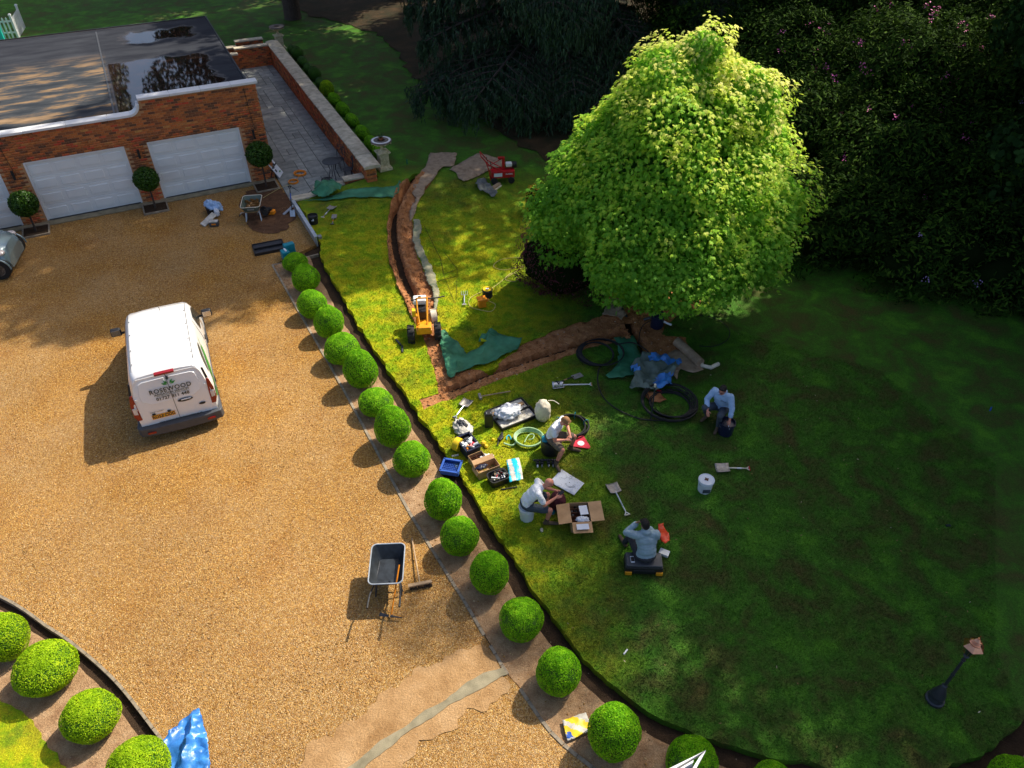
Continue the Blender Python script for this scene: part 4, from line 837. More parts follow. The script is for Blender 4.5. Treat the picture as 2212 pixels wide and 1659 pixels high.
BALL=[(638,566,28,23),(660,600,31,33),(674,657,33,33),(710,695,33,38),(739,753,40,38),(778,797,37,46),(812,868,39,35),(847,920,40,50),(889,992,41,42),(957,1078,42,49),(993,1157,43,46),(1057,1236,44,57),(1126,1337,49,51),(1207,1449,50,57),(1327,1579,59,65),(1494,1648,56,50),(1667,1687,44,42),(2198,1690,58,56),(3,1372,50,60),(95,1440,66,66),(193,1543,61,64),(298,1655,67,58)]
ords=['flat topped','second','third','fourth','fifth','sixth','seventh','eighth','ninth','tenth','eleventh','twelfth','thirteenth','fourteenth','fifteenth']
for i,(x,y,rx,ry) in enumerate(BALL):
    r=.5
    for _ in range(6):
        q=g0(x,y,r*.9); D=q.y*_c-(q.z-CAMH)*_s; r=rx*D/FPX*.97
    dep=math.atan2(CAMH-.4,math.hypot(q.x,q.y)); rv=ry*D/FPX*.97*math.cos(math.atan2(abs(y-829),FPX)); c=math.sqrt(max(.3*r*r,(rv*rv-(r*math.sin(dep))**2)))/math.cos(dep); c=min(max(c,.75*r),1.35*r)
    q=g0(x,y,c*.93)
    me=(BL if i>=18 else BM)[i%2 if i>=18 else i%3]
    o=bpy.data.objects.new('box_ball',me); C.objects.link(o); o.location=(q.x,q.y,c*.93-(.04 if i>=18 else 0)); o.scale=(r,r,c); o.rotation_euler=(random.uniform(-.05,.05),random.uniform(-.05,.05),random.uniform(0,6))
    if i==0: lb_='low flattened clipped box ball beside the teal case, farthest up the bed'
    elif i<15: lb_=f'clipped box ball, {ords[i]} from the top of the row beside the drive'
    elif i==15: lb_='clipped box ball at the bottom behind the white pointed trim'
    elif i==16: lb_='top of a clipped box ball just inside the bottom edge right of the white trim'
    elif i==17: lb_='clipped box ball in the bottom right corner of the round lawn bed'
    else: lb_=['sunny clipped box ball cut by the left edge of the picture','broad sunny box ball, second along the left bed','sunny box ball, third along the left bed','sunny box ball beside the blue tarpaulin at the bottom'][i-18]
    tag(o,lb_,'box ball','clipped box balls beside the drive' if i<18 else 'clipped box balls in the left bed')
# low hedge outside the garden wall: blocks and balls
for k,(v,kd) in enumerate([(13.0,'b'),(12.0,'o'),(11.0,'b'),(9.8,'b'),(8.7,'o'),(7.6,'b'),(6.6,'y'),(5.4,'b'),(4.1,'b'),(2.7,'b'),(1.3,'b'),(.1,'b'),(-.9,'b')]):
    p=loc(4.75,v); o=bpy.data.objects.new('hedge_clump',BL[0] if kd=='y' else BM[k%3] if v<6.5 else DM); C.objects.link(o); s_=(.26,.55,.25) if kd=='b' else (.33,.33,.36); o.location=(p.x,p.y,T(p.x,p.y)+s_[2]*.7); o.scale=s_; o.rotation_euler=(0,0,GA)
    tag(o,(['oblong','round','golden round'][{'b':0,'o':1,'y':2}[kd]])+f' box clump outside the garden wall, {ords[k+1] if k else "first"} from the far urn','hedge','low hedge along the outside of the wall')
# bay lollipops in framed pits
def baytree(u,cx,cy,rx,label):
    base=loc(u,-.62); t=thing('bay_tree',label,'tree',base,GA,'ball headed bay trees between the garage doors')
    r=ray(cx,cy); tt_=base.y/r.y; h=CAMH+r.z*tt_; D=base.y*_c-(h-CAMH)*_s; rr=rx*D/FPX*.92
    n=3200; d=sph(n); p=d*rr*(1-np.abs(rs.normal(0,.09,(n,1))))*np.array([1,1,.95])+np.array([0,0,h]); A=leaf_cloud(p,d,.095,'long',tilt=.6,droop=.0); B_=ico((0,0,h),(rr*.82,)*3,2,.03)
    V,F,q,m=join([(*A,0),(*B_,1)]); o=bpy.data.objects.new('crown',arr_mesh('crown',V,F,[LEAF['bay'],CORE],rnd=q,mi=m)); C.objects.link(o); o.parent=t
    MB().tube([(0,0,0),(.01,0,h*.5),(0,0,h)],[.035,.03,.02],8).build('trunk','bark',t)
    pt=thing('planting_pit','framed soil pit under the bay tree '+label.split('tree ')[-1],'planting pit',loc(u,-.62),GA); 
    m=MB(); 
    for a,b,c,d_ in ((0,-.36,.84,.05),(0,.36,.84,.05),(-.395,0,.05,.67),(.395,0,.05,.67)): m.box((a,b,.03),(c,d_,.06))
    m.build('frame','kerb',pt,smooth=0); MB().box((0,0,.02),(.74,.67,.03)).build('soil','channel',pt,smooth=0)
baytree(-7.22,52,440,32,'ball headed bay tree left of the middle garage door'); baytree(-3.44,318,387,29,'ball headed bay tree between the two right-hand garage doors'); baytree(.42,551,333,31,'ball headed bay tree at the right garage corner')
# the big maple
MC=Vector((4.15,18.7,0))
mb_=[((MC.x,MC.y,3.35),(3.3,3.1,1.5)),((MC.x,MC.y,4.2),(2.75,2.7,1.6)),((MC.x-.1,MC.y,5.3),(1.95,1.9,1.4)),((MC.x-.25,MC.y+.1,6.15),(1.35,1.35,1.1)),((MC.x+.35,MC.y,6.95),(.75,.75,.65)),((MC.x+1.95,MC.y+.2,4.6),(1.25,1.3,1.0)),((MC.x+2.55,MC.y-.2,3.1),(1.3,1.3,1.1)),((MC.x-2.6,MC.y-.2,2.8),(1.3,1.4,1.2)),((MC.x-2.0,MC.y+.1,3.8),(1.2,1.2,1.0)),((MC.x+.3,MC.y-2.5,2.5),(1.7,1.2,1.0)),((MC.x-1.2,MC.y-2.2,2.35),(1.2,1.2,.95)),((MC.x+1.7,MC.y-1.9,2.65),(1.4,1.2,1.0)),((MC.x+1.4,MC.y+.3,5.9),(1.1,1.1,.9)),((MC.x-1.6,MC.y,4.7),(1.0,1.1,.9)),((MC.x-.6,MC.y-2.8,2.0),(.9,.7,.65)),((MC.x+1.45,MC.y,5.75),(1.2,1.2,1.0)),((MC.x-1.15,MC.y,5.3),(1.0,1.0,.9))]
mp=thing('maple_tree','large bright yellow green maple with a dense rounded crown in the middle of the lawn','tree',(0,0,0))
P,Nn=blobs(mb_,46000,depth=.07); P+=rs.normal(0,.05,P.shape)
P=P+Nn*np.array([[.62*noise.noise(Vector((a*.85+3,b*.85,c*.95)))+.26*noise.noise(Vector((a*2.1,b*2.1,c*2.1)))] for a,b,c in P])
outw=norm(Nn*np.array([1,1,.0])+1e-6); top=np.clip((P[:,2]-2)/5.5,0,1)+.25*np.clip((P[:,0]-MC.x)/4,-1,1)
cn=np.array([noise.noise(Vector((a*1.5,b*1.5,c*1.5+7))) for a,b,c in P]); rn=np.clip(.10+.80*top+.45*cn+rs.normal(0,.15,len(P)),0,1)  # leaf tone brightens towards the top right, painting the sunlit side of the crown
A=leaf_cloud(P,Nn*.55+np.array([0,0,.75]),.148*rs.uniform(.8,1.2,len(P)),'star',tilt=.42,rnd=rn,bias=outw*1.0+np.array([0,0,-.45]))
P2,N2=blobs(mb_,60000,depth=.16,keep_in=.75); P2=P2-N2*.22; A2=leaf_cloud(P2,N2,.17,'dia',tilt=.6,rnd=rs.uniform(0,.38,len(P2)))  # inner leaves kept to dark tones, painting the shade deep in the crown
cores=[ico(c,[k*.64 for k in r],2,.03) for c,r in mb_[:3]]
V,F,q,m=join([(*A,0),(*A2,0)]+[(*c,1) for c in cores]); o=bpy.data.objects.new('crown',arr_mesh('crown',V,F,[LEAF['maple'],M('inner_foliage',(.03,.09,.012),.95,spec=0)],rnd=q,mi=m)); C.objects.link(o); o.parent=mp  # dark core colour adds to the painted inner shade
m=MB(); m.tube([(3.35,18.35,T(3.3,18.4)-.1),(3.4,18.35,.7),(3.6,18.5,1.6),(3.9,18.6,3)],[.20,.16,.14,.10],10)
for a in range(6): q=a*1.05; m.tube([(3.6,18.5,1.4),(3.7+1.0*math.cos(q),18.5+1.0*math.sin(q),2.2),(3.9+2*math.cos(q),18.6+2*math.sin(q),3)],[.09,.06,.03],6)
m.build('trunk','bark',mp)
# purple acer, yellow shrub
def shrub(name,label,cat,bl,leaf,n,size,tpl='dia',tilt=.6,droop=.3,core=.8,group=None,stem=None,flower=None):
    t=thing(name,label,cat,(0,0,0),0,group); P,Nn=blobs(bl,n,depth=.12); P=P+Nn*np.array([[.95*noise.noise(Vector((a*.8,b*.8,c*.8)))+.45*noise.noise(Vector((a*2.7,b*2.7,c*2.7)))] for a,b,c in P])*min(1,bl[0][1][0]*.6); A=leaf_cloud(P,Nn+np.array([0,0,.3]),size,tpl,tilt,droop); cs=[ico(c,[k*core for k in r],2,.06) for c,r in bl]
    V,F,q,m=join([(*A,0)]+[(*c,1) for c in cs]); o=bpy.data.objects.new('foliage',arr_mesh('foliage',V,F,[LEAF[leaf],CORE],rnd=q,mi=m)); C.objects.link(o); o.parent=t
    if stem: 
        m=MB(); 
        for s_ in stem: m.tube(*s_)
        m.build('trunk','bark',t)
    if flower:
        mat,cnt,sz=flower; P,Nn=blobs(bl,cnt,depth=.01); ok=(Nn[:,1]<.4)&(P[:,2]>.6); P,Nn=P[ok],Nn[ok]; Q=[];QN=[]
        for p_,n_ in zip(P,Nn):
            for _ in range(14): Q.append(p_+n_*.03+rs.normal(0,sz,3)); QN.append(n_+rs.normal(0,.5,3))
        if Q:
            V,F,q=leaf_cloud(np.array(Q),np.array(QN),sz*1.1,'dia',.5,0); o=bpy.data.objects.new('blossom',arr_mesh('blossom',V,F,[mat],rnd=q)); C.objects.link(o); o.parent=t; kind(o,'stuff')
    return t
pa=g(1195,645); shrub('purple_maple','low dark purple leaved dome under the left side of the big maple','shrub',[((pa.x+.3,pa.y+.6,.75),(1.35,1.1,.85)),((pa.x-.15,pa.y+.9,1.0),(.95,.9,.75))],'purple',6500,.09,'long',.6,.5)
ya=g(1152,470); shrub('yellow_shrub','small shrub with orange yellow flowers behind the left edge of the maple','shrub',[((ya.x,ya.y+.3,T(ya.x,ya.y)+.5),(.35,.35,.55))],'ybush',900,.06)
# rhododendron bank
RB=[(8.6,23.5,2.1,2.0,2.5),(10.6,21.3,1.9,1.7,2.3),(12.7,19.9,1.9,1.7,2.2),(15.1,19.2,2.0,1.7,2.4),(17.4,19.0,2.2,1.8,2.8),(9.6,26.8,2.6,2.4,4.0),(12.6,24.0,2.6,2.4,3.9),(15.8,22.6,2.6,2.4,4.2),(10.2,30.5,3.0,2.6,5.0),(13.8,28.2,3.0,2.6,5.6),(17.6,26.5,3.0,2.8,6.0),(7.4,33.5,3.0,2.5,4.6),(12.5,34.5,3.2,2.8,6.4),(19.5,32,3.4,3,7.2),(15.5,37,3.4,2.6,6.5),(9.5,39,3.2,2.6,5.5),(22.5,27,3.0,2.6,6.5),(21,38,3.5,3,8)]
nm=['low rhododendron at the left end of the lawn edge','low rhododendron second along the lawn edge, behind the maple','low rhododendron in the middle of the lawn edge with lilac flowers','low rhododendron fourth along the lawn edge with lilac flowers','low rhododendron at the right picture edge','mid height rhododendron right behind the maple','mid height rhododendron with a few pink flowers right of the maple','mid height rhododendron under the overhanging lime branches','tall rhododendron behind the maple top','tall rhododendron with sunlit pink flowers near the top edge','tall rhododendron behind the lime tree','dark rhododendron between the cedar and the maple top','highest rhododendron in the middle of the bank, with lilac flowers','far rhododendron in the top right corner','dark far rhododendron behind the tall lilac flowered one','dark far rhododendron behind the cedar','dark rhododendron deep behind the lime tree','farthest rhododendron at the top right']
for i,(x,y,a,b,h) in enumerate(RB):
    a*=1.1;b*=1.1; bl=[((x,y,h*.45),(a,b,h*.55)),((x-a*.5,y-b*.35,h*.33),(a*.65,b*.6,h*.42)),((x+a*.5,y-b*.25,h*.38),(a*.6,b*.6,h*.45)),((x+a*.1,y-b*.45,h*.62),(a*.55,b*.5,h*.34))]
    fl=('pond',150,.07) if i==9 else ('pond',34,.055) if i in (6,8,10) else ('lilac',14,.05) if i in (2,3,11,12,5) else ('lilac',4,.05)
    shrub('rhododendron',nm[i],'shrub',bl,'rhodo',int(5200*(a*b+a*h)/4),.19,'long',.55,.0,.60,'rhododendron bank behind the lawn',None,fl)
# tall trees: crown of leaf cards round an uneven set of lobes, trunk and limbs
def tree_mesh(h,r,z0,n,leaf,size,tpl,seed):
    rnd=random.Random(seed); bl=[]
    for k in range(15):
        z=z0+(h-z0)*(k+.5)/15; f=math.sin(pi*min(1,(z-z0)/(h-z0)*(.71 if r>5.5 else .80)+.17))**.8; a=rnd.uniform(0,6.28); d=r*f*rnd.uniform(.3,.62); s_=r*rnd.uniform(.34,.5)*max(.45,f); bl.append(((d*math.cos(a),d*math.sin(a),z),(s_,s_,s_*.72)))
        a+=rnd.uniform(1.6,4); bl.append(((d*math.cos(a),d*math.sin(a),z+.4),(s_*.9,s_*.9,s_*.62)))
    P,Nn=blobs(bl,n,depth=.25,keep_in=.6); V,F,q=leaf_cloud(P,Nn+np.array([0,0,.3]),size,tpl,.7,.2); cr=arr_mesh('crown',V,F,[LEAF[leaf]],rnd=q)
    m=MB(); m.tube([(0,0,-.1),(.1,0,h*.35),(0,.1,h*.7),(0,0,h*.93)],[r*.085,r*.06,r*.035,.03],10)
    for (c,_) in bl[::2]: m.tube([(0,0,max(z0*.6,c[2]-r*.35)),(c[0]*.5,c[1]*.5,c[2]-.2*r),c],[.10,.07,.03],5)
    return cr,m
def put_tree(tm,x,y,label,group,rz=0,s=1,name='tall_tree'):
    t=thing(name,label,'tree',(x,y,.2),rz,group); t.scale=(s,s,s); o=bpy.data.objects.new('crown',tm[0]); C.objects.link(o); o.parent=t; o=bpy.data.objects.new('trunk',tm[1]); C.objects.link(o); o.parent=t; return t
def mk(*a): c,m=tree_mesh(*a); o=m.build('trunk','bark'); me=o.data; bpy.data.objects.remove(o); return (c,me)
TM=[mk(18.5,4.6,3.2,16000,'lime',.33,'dia',s) for s in (1,2,3)]; CMs=[mk(22,5.2,4.5,19000,'cedar',.34,'dia',s) for s in (5,6)]
LIM=mk(15,3.6,1.6,14000,'lime',.20,'round',9); BIG=mk(24,5.8,1.9,46000,'lime',.20,'dia',12)
tt3=put_tree(BIG,17.0,22.8,'tall narrow tree of the wood behind the lime, casting shade over the seated men',None,1.0,1); tt3.scale=(.72,.72,1.07)
put_tree(LIM,15.6,20.4,'tall lime tree with broad round leaves overhanging the right side of the lawn',None,0,1,'lime_tree')
SHT=[(26.9,3.4,0,0),(30,7.2,2,.95),(24.5,.5,1,1.25),(24,-4,2,1.3),(25,-8.5,0,1.28),(25,-13,1,1.3),(25,-17.5,2,1.3),(30,3,1,1.3),(29,-2,2,1.35),(30,-7,0,1.3),(30,-12,1,1.35),(30,-17,2,1.3),(34,5.5,0,1.0),(26,-22,1,1.3)]
for i,(s_,w_,k,c_) in enumerate(SHT): put_tree(TM[k] if c_ else BIG,.766*s_-.643*w_,.643*s_+.766*w_,'tall broadleaf tree of the wood right of the round lawn','trees of the wood on the right',i*1.3,c_ or 1)
CD=[(2.4,36.8,0,1.5),(8.3,36.0,1,1.4),(3.0,41,0,1.0),(8.5,41,1,1.05),(-1.5,46,1,1.05),(-7,51,0,.9),(5,50,1,1.1),(13,46,0,1.1),(-31.3,54.7,0,1.05),(-20.6,54.9,1,1.05),(-13.5,56,0,1.1),(-38,62,0,1.05),(18,40,1,1),(0,60,0,1.2),(12,60,1,1.2),(-7,64,0,1.1),(22,52,0,1.2)]
for i,(x,y,k,s_) in enumerate(CD): put_tree(CMs[k],x,y,'dark conifer of the wood behind the garden','conifers behind the garden',i*1.9,s_,'conifer')
# drooping cedar in front of the wood
def cedar(label,x,y,h,boughs,seed,zmin=1.6):
    rnd=random.Random(seed); t=thing('cedar_tree',label,'tree',(x,y,T(x,y)),0); m=MB(); m.tube([(0,0,-.2),(0,0,h*.5),(0,0,h)],[.5,.32,.04],12)
    P=[];Nn=[];B=[];rn=[]; limbs=MB()
    for (az,z,L,dr) in boughs:
        a=R(az); d=Vector((math.cos(a),math.sin(a),0)); s_=Vector((-d.y,d.x,0)); K_=14; pts=[]
        for k in range(K_+1):
            q=k/K_; pts.append(Vector((0,0,z))+d*(L*q)+Vector((0,0,.05*L*q-dr*q*q))+s_*(.3*math.sin(q*3+az)))
        limbs.tube(pts,[.11*(1-k/K_)+.015 for k in range(K_+1)],6)
        for k in range(2,K_+1):
            q=k/K_; wd=(.32*L)*math.sin(pi*min(1,q*.9+.08))**.7
            for sd in (-1,1):
                for j in range(3):
                    tw=wd*rnd.uniform(.4,1); c=pts[k]; e=c+s_*sd*tw+d*tw*rnd.uniform(.25,.7)+Vector((0,0,-.18*tw-.15)); limbs.tube([c,(c+e)/2+Vector((0,0,.08)),e],[.018,.012,.006],4,cap=False)
                    for w in range(11):
                        f=w/10; b=c.lerp(e,f)+Vector((0,0,.08*math.sin(pi*f))); hl=rnd.uniform(.25,.95)*(.55+.6*f)
                        for u_ in range(int(9*hl+2)):
                            P.append((b.x+rnd.gauss(0,.05),b.y+rnd.gauss(0,.05),b.z-hl*rnd.random())); Nn.append((-d.x*.4+rnd.gauss(0,.5),-.7+rnd.gauss(0,.5),.3)); B.append((d.x*.35,d.y*.35,-1.0)); rn.append(min(1,max(0,rnd.gauss(.35+.25*f,.22))))
    P=np.array(P); V,F,q=leaf_cloud(P,np.array(Nn),.22,'needle',.4,rnd=np.array(rn),bias=np.array(B)); o=bpy.data.objects.new('crown',arr_mesh('crown',V,F,[LEAF['cedar']],rnd=q)); C.objects.link(o); o.parent=t
    m.build('trunk','bark',t); limbs.build('bough','bark',t) ; return t
rq=random.Random(4); bo=[]
for k in range(34):
    z=1.9+k*.30; L=(6.6-.22*max(0,z-4))*rq.uniform(.72,1.08); bo.append((200+rq.uniform(-10,150) if k%4 else rq.uniform(0,360),z,L,rq.uniform(.5,1.5)+.1*z))
for k in range(13): bo.append((222+k*8.5+rq.uniform(-4,4),2.4+rq.uniform(-.5,.8),rq.uniform(6.4,8.2),rq.uniform(1.2,2.0)))
cedar('large drooping cedar with long hanging branches at the back of the lawn',1.6,36.2,15,bo,3)
bo=[(180+rq.uniform(-10,170),2.2+k*.4,(5.0)*rq.uniform(.7,1.05),rq.uniform(.7,1.5)) for k in range(16)]
cedar('second drooping cedar behind the top of the maple',7.4,37.0,11,bo,8)
bo=[(200+rq.uniform(0,140),4.4+k*.5,(3.6)*rq.uniform(.7,1.1),rq.uniform(1.2,2.0)) for k in range(12)]
cedar('drooping conifer whose hanging tips show behind the garage roof',-12.5,46.5,12,bo,12)
# ================================================================ VEHICLES
a_=g0(300,925,.45); c_=g0(477,880,.45); vd=(c_-a_).normalized(); vo=(a_+c_)/2; vang=math.atan2(vd.y,vd.x)
van=thing('van','white panel van with green leaf graphics and lettered rear doors, parked on the gravel','van',(vo.x,vo.y,0),vang)   # local +Y is forward, origin at rear centre
def vprof(l):
    pts=[(0,1.74),(.10,1.80),(.5,1.83),(1.5,1.84),(2.4,1.82),(2.75,1.76),(3.0,1.66),(3.45,1.28),(3.62,1.12),(3.9,1.05),(4.2,.95),(4.36,.80),(4.42,.62)]
    for (x0,z0),(x1,z1) in zip(pts[:-1],pts[1:]):
        if l<=x1: return z0+(z1-z0)*(l-x0)/(x1-x0)
    return .62
def vw(l):  # half width factor
    return .93+.07*ss(l/.35) if l<.35 else (1 if l<3.5 else 1-.22*ss((l-3.5)/.92)**1.0)
RING=[(0,0),(.80,0),(.96,.03),(.99,.10),(1,.30),(.995,.48),(.95,.62),(.885,.78),(.83,.90),(.78,.955),(.70,.985),(.35,1.0),(0,1.005)]
def vpt(l,w,zf,full=None):
    zt=vprof(l); zb=.30; z=zb+(zt-zb)*zf; HW=.91; k=vw(l)
    if l>3.0: # under the windscreen the body keeps its waist width
        w=w
    y=l+ (.16*max(0,(zf-.45)/.55)**1.6)*max(0,1-l/.8)
    return Vector((w*HW*k,y,z))
m=MB(); st_=[0,.06,.18,.35,.7,1.2,1.8,2.4,2.75,3.0,3.2,3.45,3.62,3.8,4.0,4.2,4.32,4.42]; nr=len(RING)*2-2; vs=[]
ring2=[(w,z) for w,z in RING]+[(-w,z) for w,z in RING[-2:0:-1]]
for l in st_: vs+=[vpt(l,w,z) for w,z in ring2]
fs=[]
for i in range(len(st_)-1):
    for j in range(nr): fs.append((i*nr+j,(i+1)*nr+j,(i+1)*nr+(j+1)%nr,i*nr+(j+1)%nr)[::-1])
o0=0
for s_ in (.85,.5,.0):
    n0=len(vs)
    for w,z in ring2: vs.append(vpt(0,w*s_,.5+(z-.5)*s_))
    for j in range(nr): fs.append((o0+j,n0+j,n0+(j+1)%nr,o0+(j+1)%nr)[::-1])
    o0=n0
fs.append(tuple((len(st_)-1)*nr+j for j in range(nr)))
m.add(vs,fs); fx=m.build('body','vanwhite',van,smooth=38)
def rear(w,z,off=.006):
    zf=(z-.30)/(1.74-.30); p=vpt(0,0,zf); return Vector((w,p.y-off,z))
def rpatch(name,poly,mat,off=.006,th=.012,parent=van,bev=0):
    """closed outline (w,z) on the rear doors, raised by th"""
    k=len(poly); m=MB(); m.add([rear(w,z,off) for w,z in poly]+[rear(w,z,-.01) for w,z in poly],[tuple(range(k)),tuple(k+i for i in range(k))[::-1]]+[(i,k+i,k+(i+1)%k,(i+1)%k) for i in range(k)]); return m.build(name,mat,parent,smooth=30,bevel=bev)
# rear doors: two leaves, pressed panels, seam
for s_ in (-1,1):
    d=rpatch('rear_door',[(s_*.006,.42),(s_*.70,.42),(s_*.76,.60),(s_*.76,1.05),(s_*.70,1.60),(s_*.62,1.68),(s_*.006,1.69)][::s_],'vanwhite',.008)
    rpatch('pressed_panel',[(s_*.05,1.02),(s_*.45,1.02),(s_*.64,1.14),(s_*.655,1.30),(s_*.60,1.56),(s_*.52,1.60),(s_*.05,1.61)][::s_],'vanwhite',.017,parent=d,bev=.006)
    MB().box(rear(s_*.74,1.20,.012),(.03,.03,.09)).build('hinge','white',d,smooth=0)
m=MB()
for z in [.42+.1*i for i in range(13)]: m.add([rear(-.005,z,.010),rear(.005,z,.010),rear(.005,z+.1,.010),rear(-.005,z+.1,.010)],[(0,1,2,3)])
m.build('door_seam','dgrey',van,smooth=0)
for s_ in (-1,1):
    o=rpatch('tail_light',[(s_*.765,.66),(s_*.86,.66),(s_*.905,.80),(s_*.90,1.10),(s_*.85,1.34),(s_*.79,1.36),(s_*.775,1.05)][::s_],'lred',.020,bev=.008)
    rpatch('lens',[(s_*.80,.84),(s_*.885,.86),(s_*.885,1.03),(s_*.80,1.02)][::s_],'lens',.028,parent=o,bev=.005)
    rpatch('corner_trim',[(s_*.79,1.37),(s_*.845,1.36),(s_*.80,1.62),(s_*.755,1.62)][::s_],'black',.014)
br_=MB(); br_.box((0,.085,1.755),(.42,.10,.05)); o=br_.build('brake_light','lred',van,smooth=0,bevel=.008)
m=MB()
bp=[(-.93,.18),(-.95,.02),(-.90,-.09),(-.6,-.14),(0,-.16),(.6,-.14),(.90,-.09),(.95,.02),(.93,.18),(.93,.5),(.86,.5),(.86,.05),(-.86,.05),(-.86,.5),(-.93,.5)]
m.prism(bp,.22,.46); m.build('rear_bumper','dgrey',van,smooth=30,bevel=.02)
for s_ in (-1,1): MB().box((s_*.66,-.145,.33),(.18,.02,.05)).build('reflector','lred',van,smooth=0)
m=MB(); m.box((0,2.2,.27),(1.6,4.1,.16)); m.build('underbody','black',van,smooth=0)
m=MB(); m.prism([(-.80,4.2),(-.72,4.42),(-.4,4.50),(.4,4.50),(.72,4.42),(.80,4.2)],.22,.50); m.build('front_bumper','dgrey',van,bevel=.02)
def wheel(x,y,parent,r=.325,w=.2,spokes=5,alloy='grey'):
    t=MB(); t.lathe([(r*.62,-w/2),(r*.93,-w/2),(r,-w*.36),(r,w*.36),(r*.93,w/2),(r*.62,w/2)],28); wob=t.build('wheel','rubber',parent); wob.rotation_euler=(0,R(90),0); wob.location=(x,y,r)
    q=MB(); s_=1 if x>0 else -1; q.lathe([(0,s_*w*.30),(r*.2,s_*w*.34),(r*.60,s_*w*.20),(r*.64,s_*w*.44),(r*.60,s_*w*.50)][::s_],24)
    for k in range(spokes): a=2*pi*k/spokes; q.box((r*.38*math.cos(a),r*.38*math.sin(a),s_*w*.34),(r*.5,r*.12,.03),Matrix.Rotation(a,3,'Z'))
    q.build('rim',alloy,wob); return wob
for x in (-.80,.80):
    for y in (.85,3.50): wheel(x,y,van)
for s_ in (-1,1):
    for y in (.85,3.50):
        m=MB(); 
        for i in range(11): pass
        m.tube([(s_*.905*vw(y),y+.36*math.cos(a),.33+.36*math.sin(a)) for a in [pi*i/12 for i in range(13)]],.022,6); m.build('wheel_arch','dgrey',van)
    # side windows
    def side(l,zf,off=.006):
        zs=[z for _,z in RING]; w=None
        for (w0,z0),(w1,z1) in zip(RING[:-1],RING[1:]):
            if z0<=zf<=z1 and z1>z0: w=w0+(w1-w0)*(zf-z0)/(z1-z0)
        p=vpt(l,w,zf); return Vector((s_*(p.x+off),p.y,p.z))
    def spatch(name,poly,mat,off=.006,parent=van):
        m=MB(); k=len(poly); n_=4; 
        # fan of strips so the patch follows the curved side
        top=[side(l,z,off) for l,z in poly]; m.add(top,[tuple(range(k))[::s_]]); return m.build(name,mat,parent,smooth=0)
    m=MB(); rows_=[]; LS=[2.30+1.12*i/10 for i in range(11)]
    for l in LS:
        tp=.86+.04*min(1,(l-2.3)/.45) if l<2.75 else .90-.10*(l-2.75)/.55 if l<3.3 else .80-.14*(l-3.3)/.12
        rows_+=[side(l,.60+(tp-.60)*j/5,.016) for j in range(6)]
    m.add(rows_,[tuple((i*6+j,(i+1)*6+j,(i+1)*6+j+1,i*6+j+1)[::s_]) for i in range(10) for j in range(5)]); w_=m.build('side_window','glass',van)
    spatch('window_divider',[(3.06,.60),(3.10,.60),(3.06,.86),(3.02,.86)],'black',.018,w_)
    MB().box((s_*.93,2.20,1.02),(.03,.17,.05)).build('door_handle','black',van,smooth=0,bevel=.008)
    m=MB(); m.box((s_*1.09,2.98,1.22),(.26,.13,.20),taper=.9); m.box((s_*.95,3.0,1.15),(.16,.06,.06)); o=m.build('door_mirror','black',van,bevel=.03)
    MB().box((s_*1.09,2.910,1.225),(.20,.008,.15)).build('mirror_glass','chrome',o,smooth=0)
    m=MB(); pts=[side(l,.30,.010) for l in [.4+.25*i for i in range(12)]]; m.tube(pts,.010,5); m.build('side_rail','dgrey',van)
    m=MB()
    for z0,z1 in zip([.06,.2,.35,.5,.62,.74,.86],[.2,.35,.5,.62,.74,.86,.92]): a=side(2.05,z0,.004);b=side(2.05,z1,.004); m.tube([a,b],.004,4,cap=False)
    m.build('door_gap','dgrey',van)
    # leaf graphics running up the side from the rear corner
    def blade_(name,ctr,wd,mat,off=.008):
        c=curve([Vector((a,b,0)) for a,b in ctr],6); k=len(c); L=[];Rr=[]
        for i,p in enumerate(c):
            t=(c[min(i+1,k-1)]-c[max(i-1,0)]).normalized(); q=wd*max(0,math.sin(pi*i/(k-1)))**.8+.001; L.append(side(p.x-t.y*q,min(.93,max(.05,p.y+t.x*q)),off)); Rr.append(side(p.x+t.y*q,min(.93,max(.05,p.y-t.x*q)),off))
        m=MB(); m.add(L+Rr,[(i,i+1,k+i+1,k+i)[::s_] for i in range(k-1)]); m.build(name,mat,van,smooth=0)
    blade_('leaf_graphic',[(.30,.30),(.55,.46),(.95,.60),(1.35,.72)],.075,'greenp',.014); blade_('leaf_graphic',[(.24,.22),(.40,.32),(.66,.36)],.09,'greenp',.012); blade_('leaf_graphic',[(.45,.60),(.75,.74),(1.2,.84)],.055,'printd',.012); blade_('leaf_graphic',[(.5,.42),(.9,.62),(1.5,.82)],.016,'greenp',.016); blade_('leaf_graphic',[(.35,.16),(.50,.20),(.62,.18)],.04,'greenp',.016)
# windscreen and bonnet
m=MB(); rows=[3.02,3.12,3.22,3.32,3.42]; cols=[-.78,-.5,-.2,.2,.5,.78]; vs=[]
for l in rows:
    for w in cols: 
        z=vprof(l)+.012-.045*abs(w)**2.2; vs.append(Vector((w*.86,l,z)))
m.add(vs,[(i*6+j,i*6+j+1,(i+1)*6+j+1,(i+1)*6+j) for i in range(4) for j in range(5)]); m.build('windscreen','glass',van)
for s_ in (-1,1): 
    m=MB(); m.tube([(s_*.66,y,vprof(y)-.018) for y in (.3,1,1.8,2.4,2.8)],.006,5); m.build('roof_groove','dgrey',van)
    for y in (.55,1.1,1.75,2.35): MB().lathe([(0,0),(.014,0),(.014,.008),(0,.01)],8,(s_*.63,y,vprof(y)-.012)).build('roof_fixing','dgrey',van)
MB().tube([(.1,2.55,1.82),(.1,2.47,1.98)],.007,5).build('aerial','black',van)
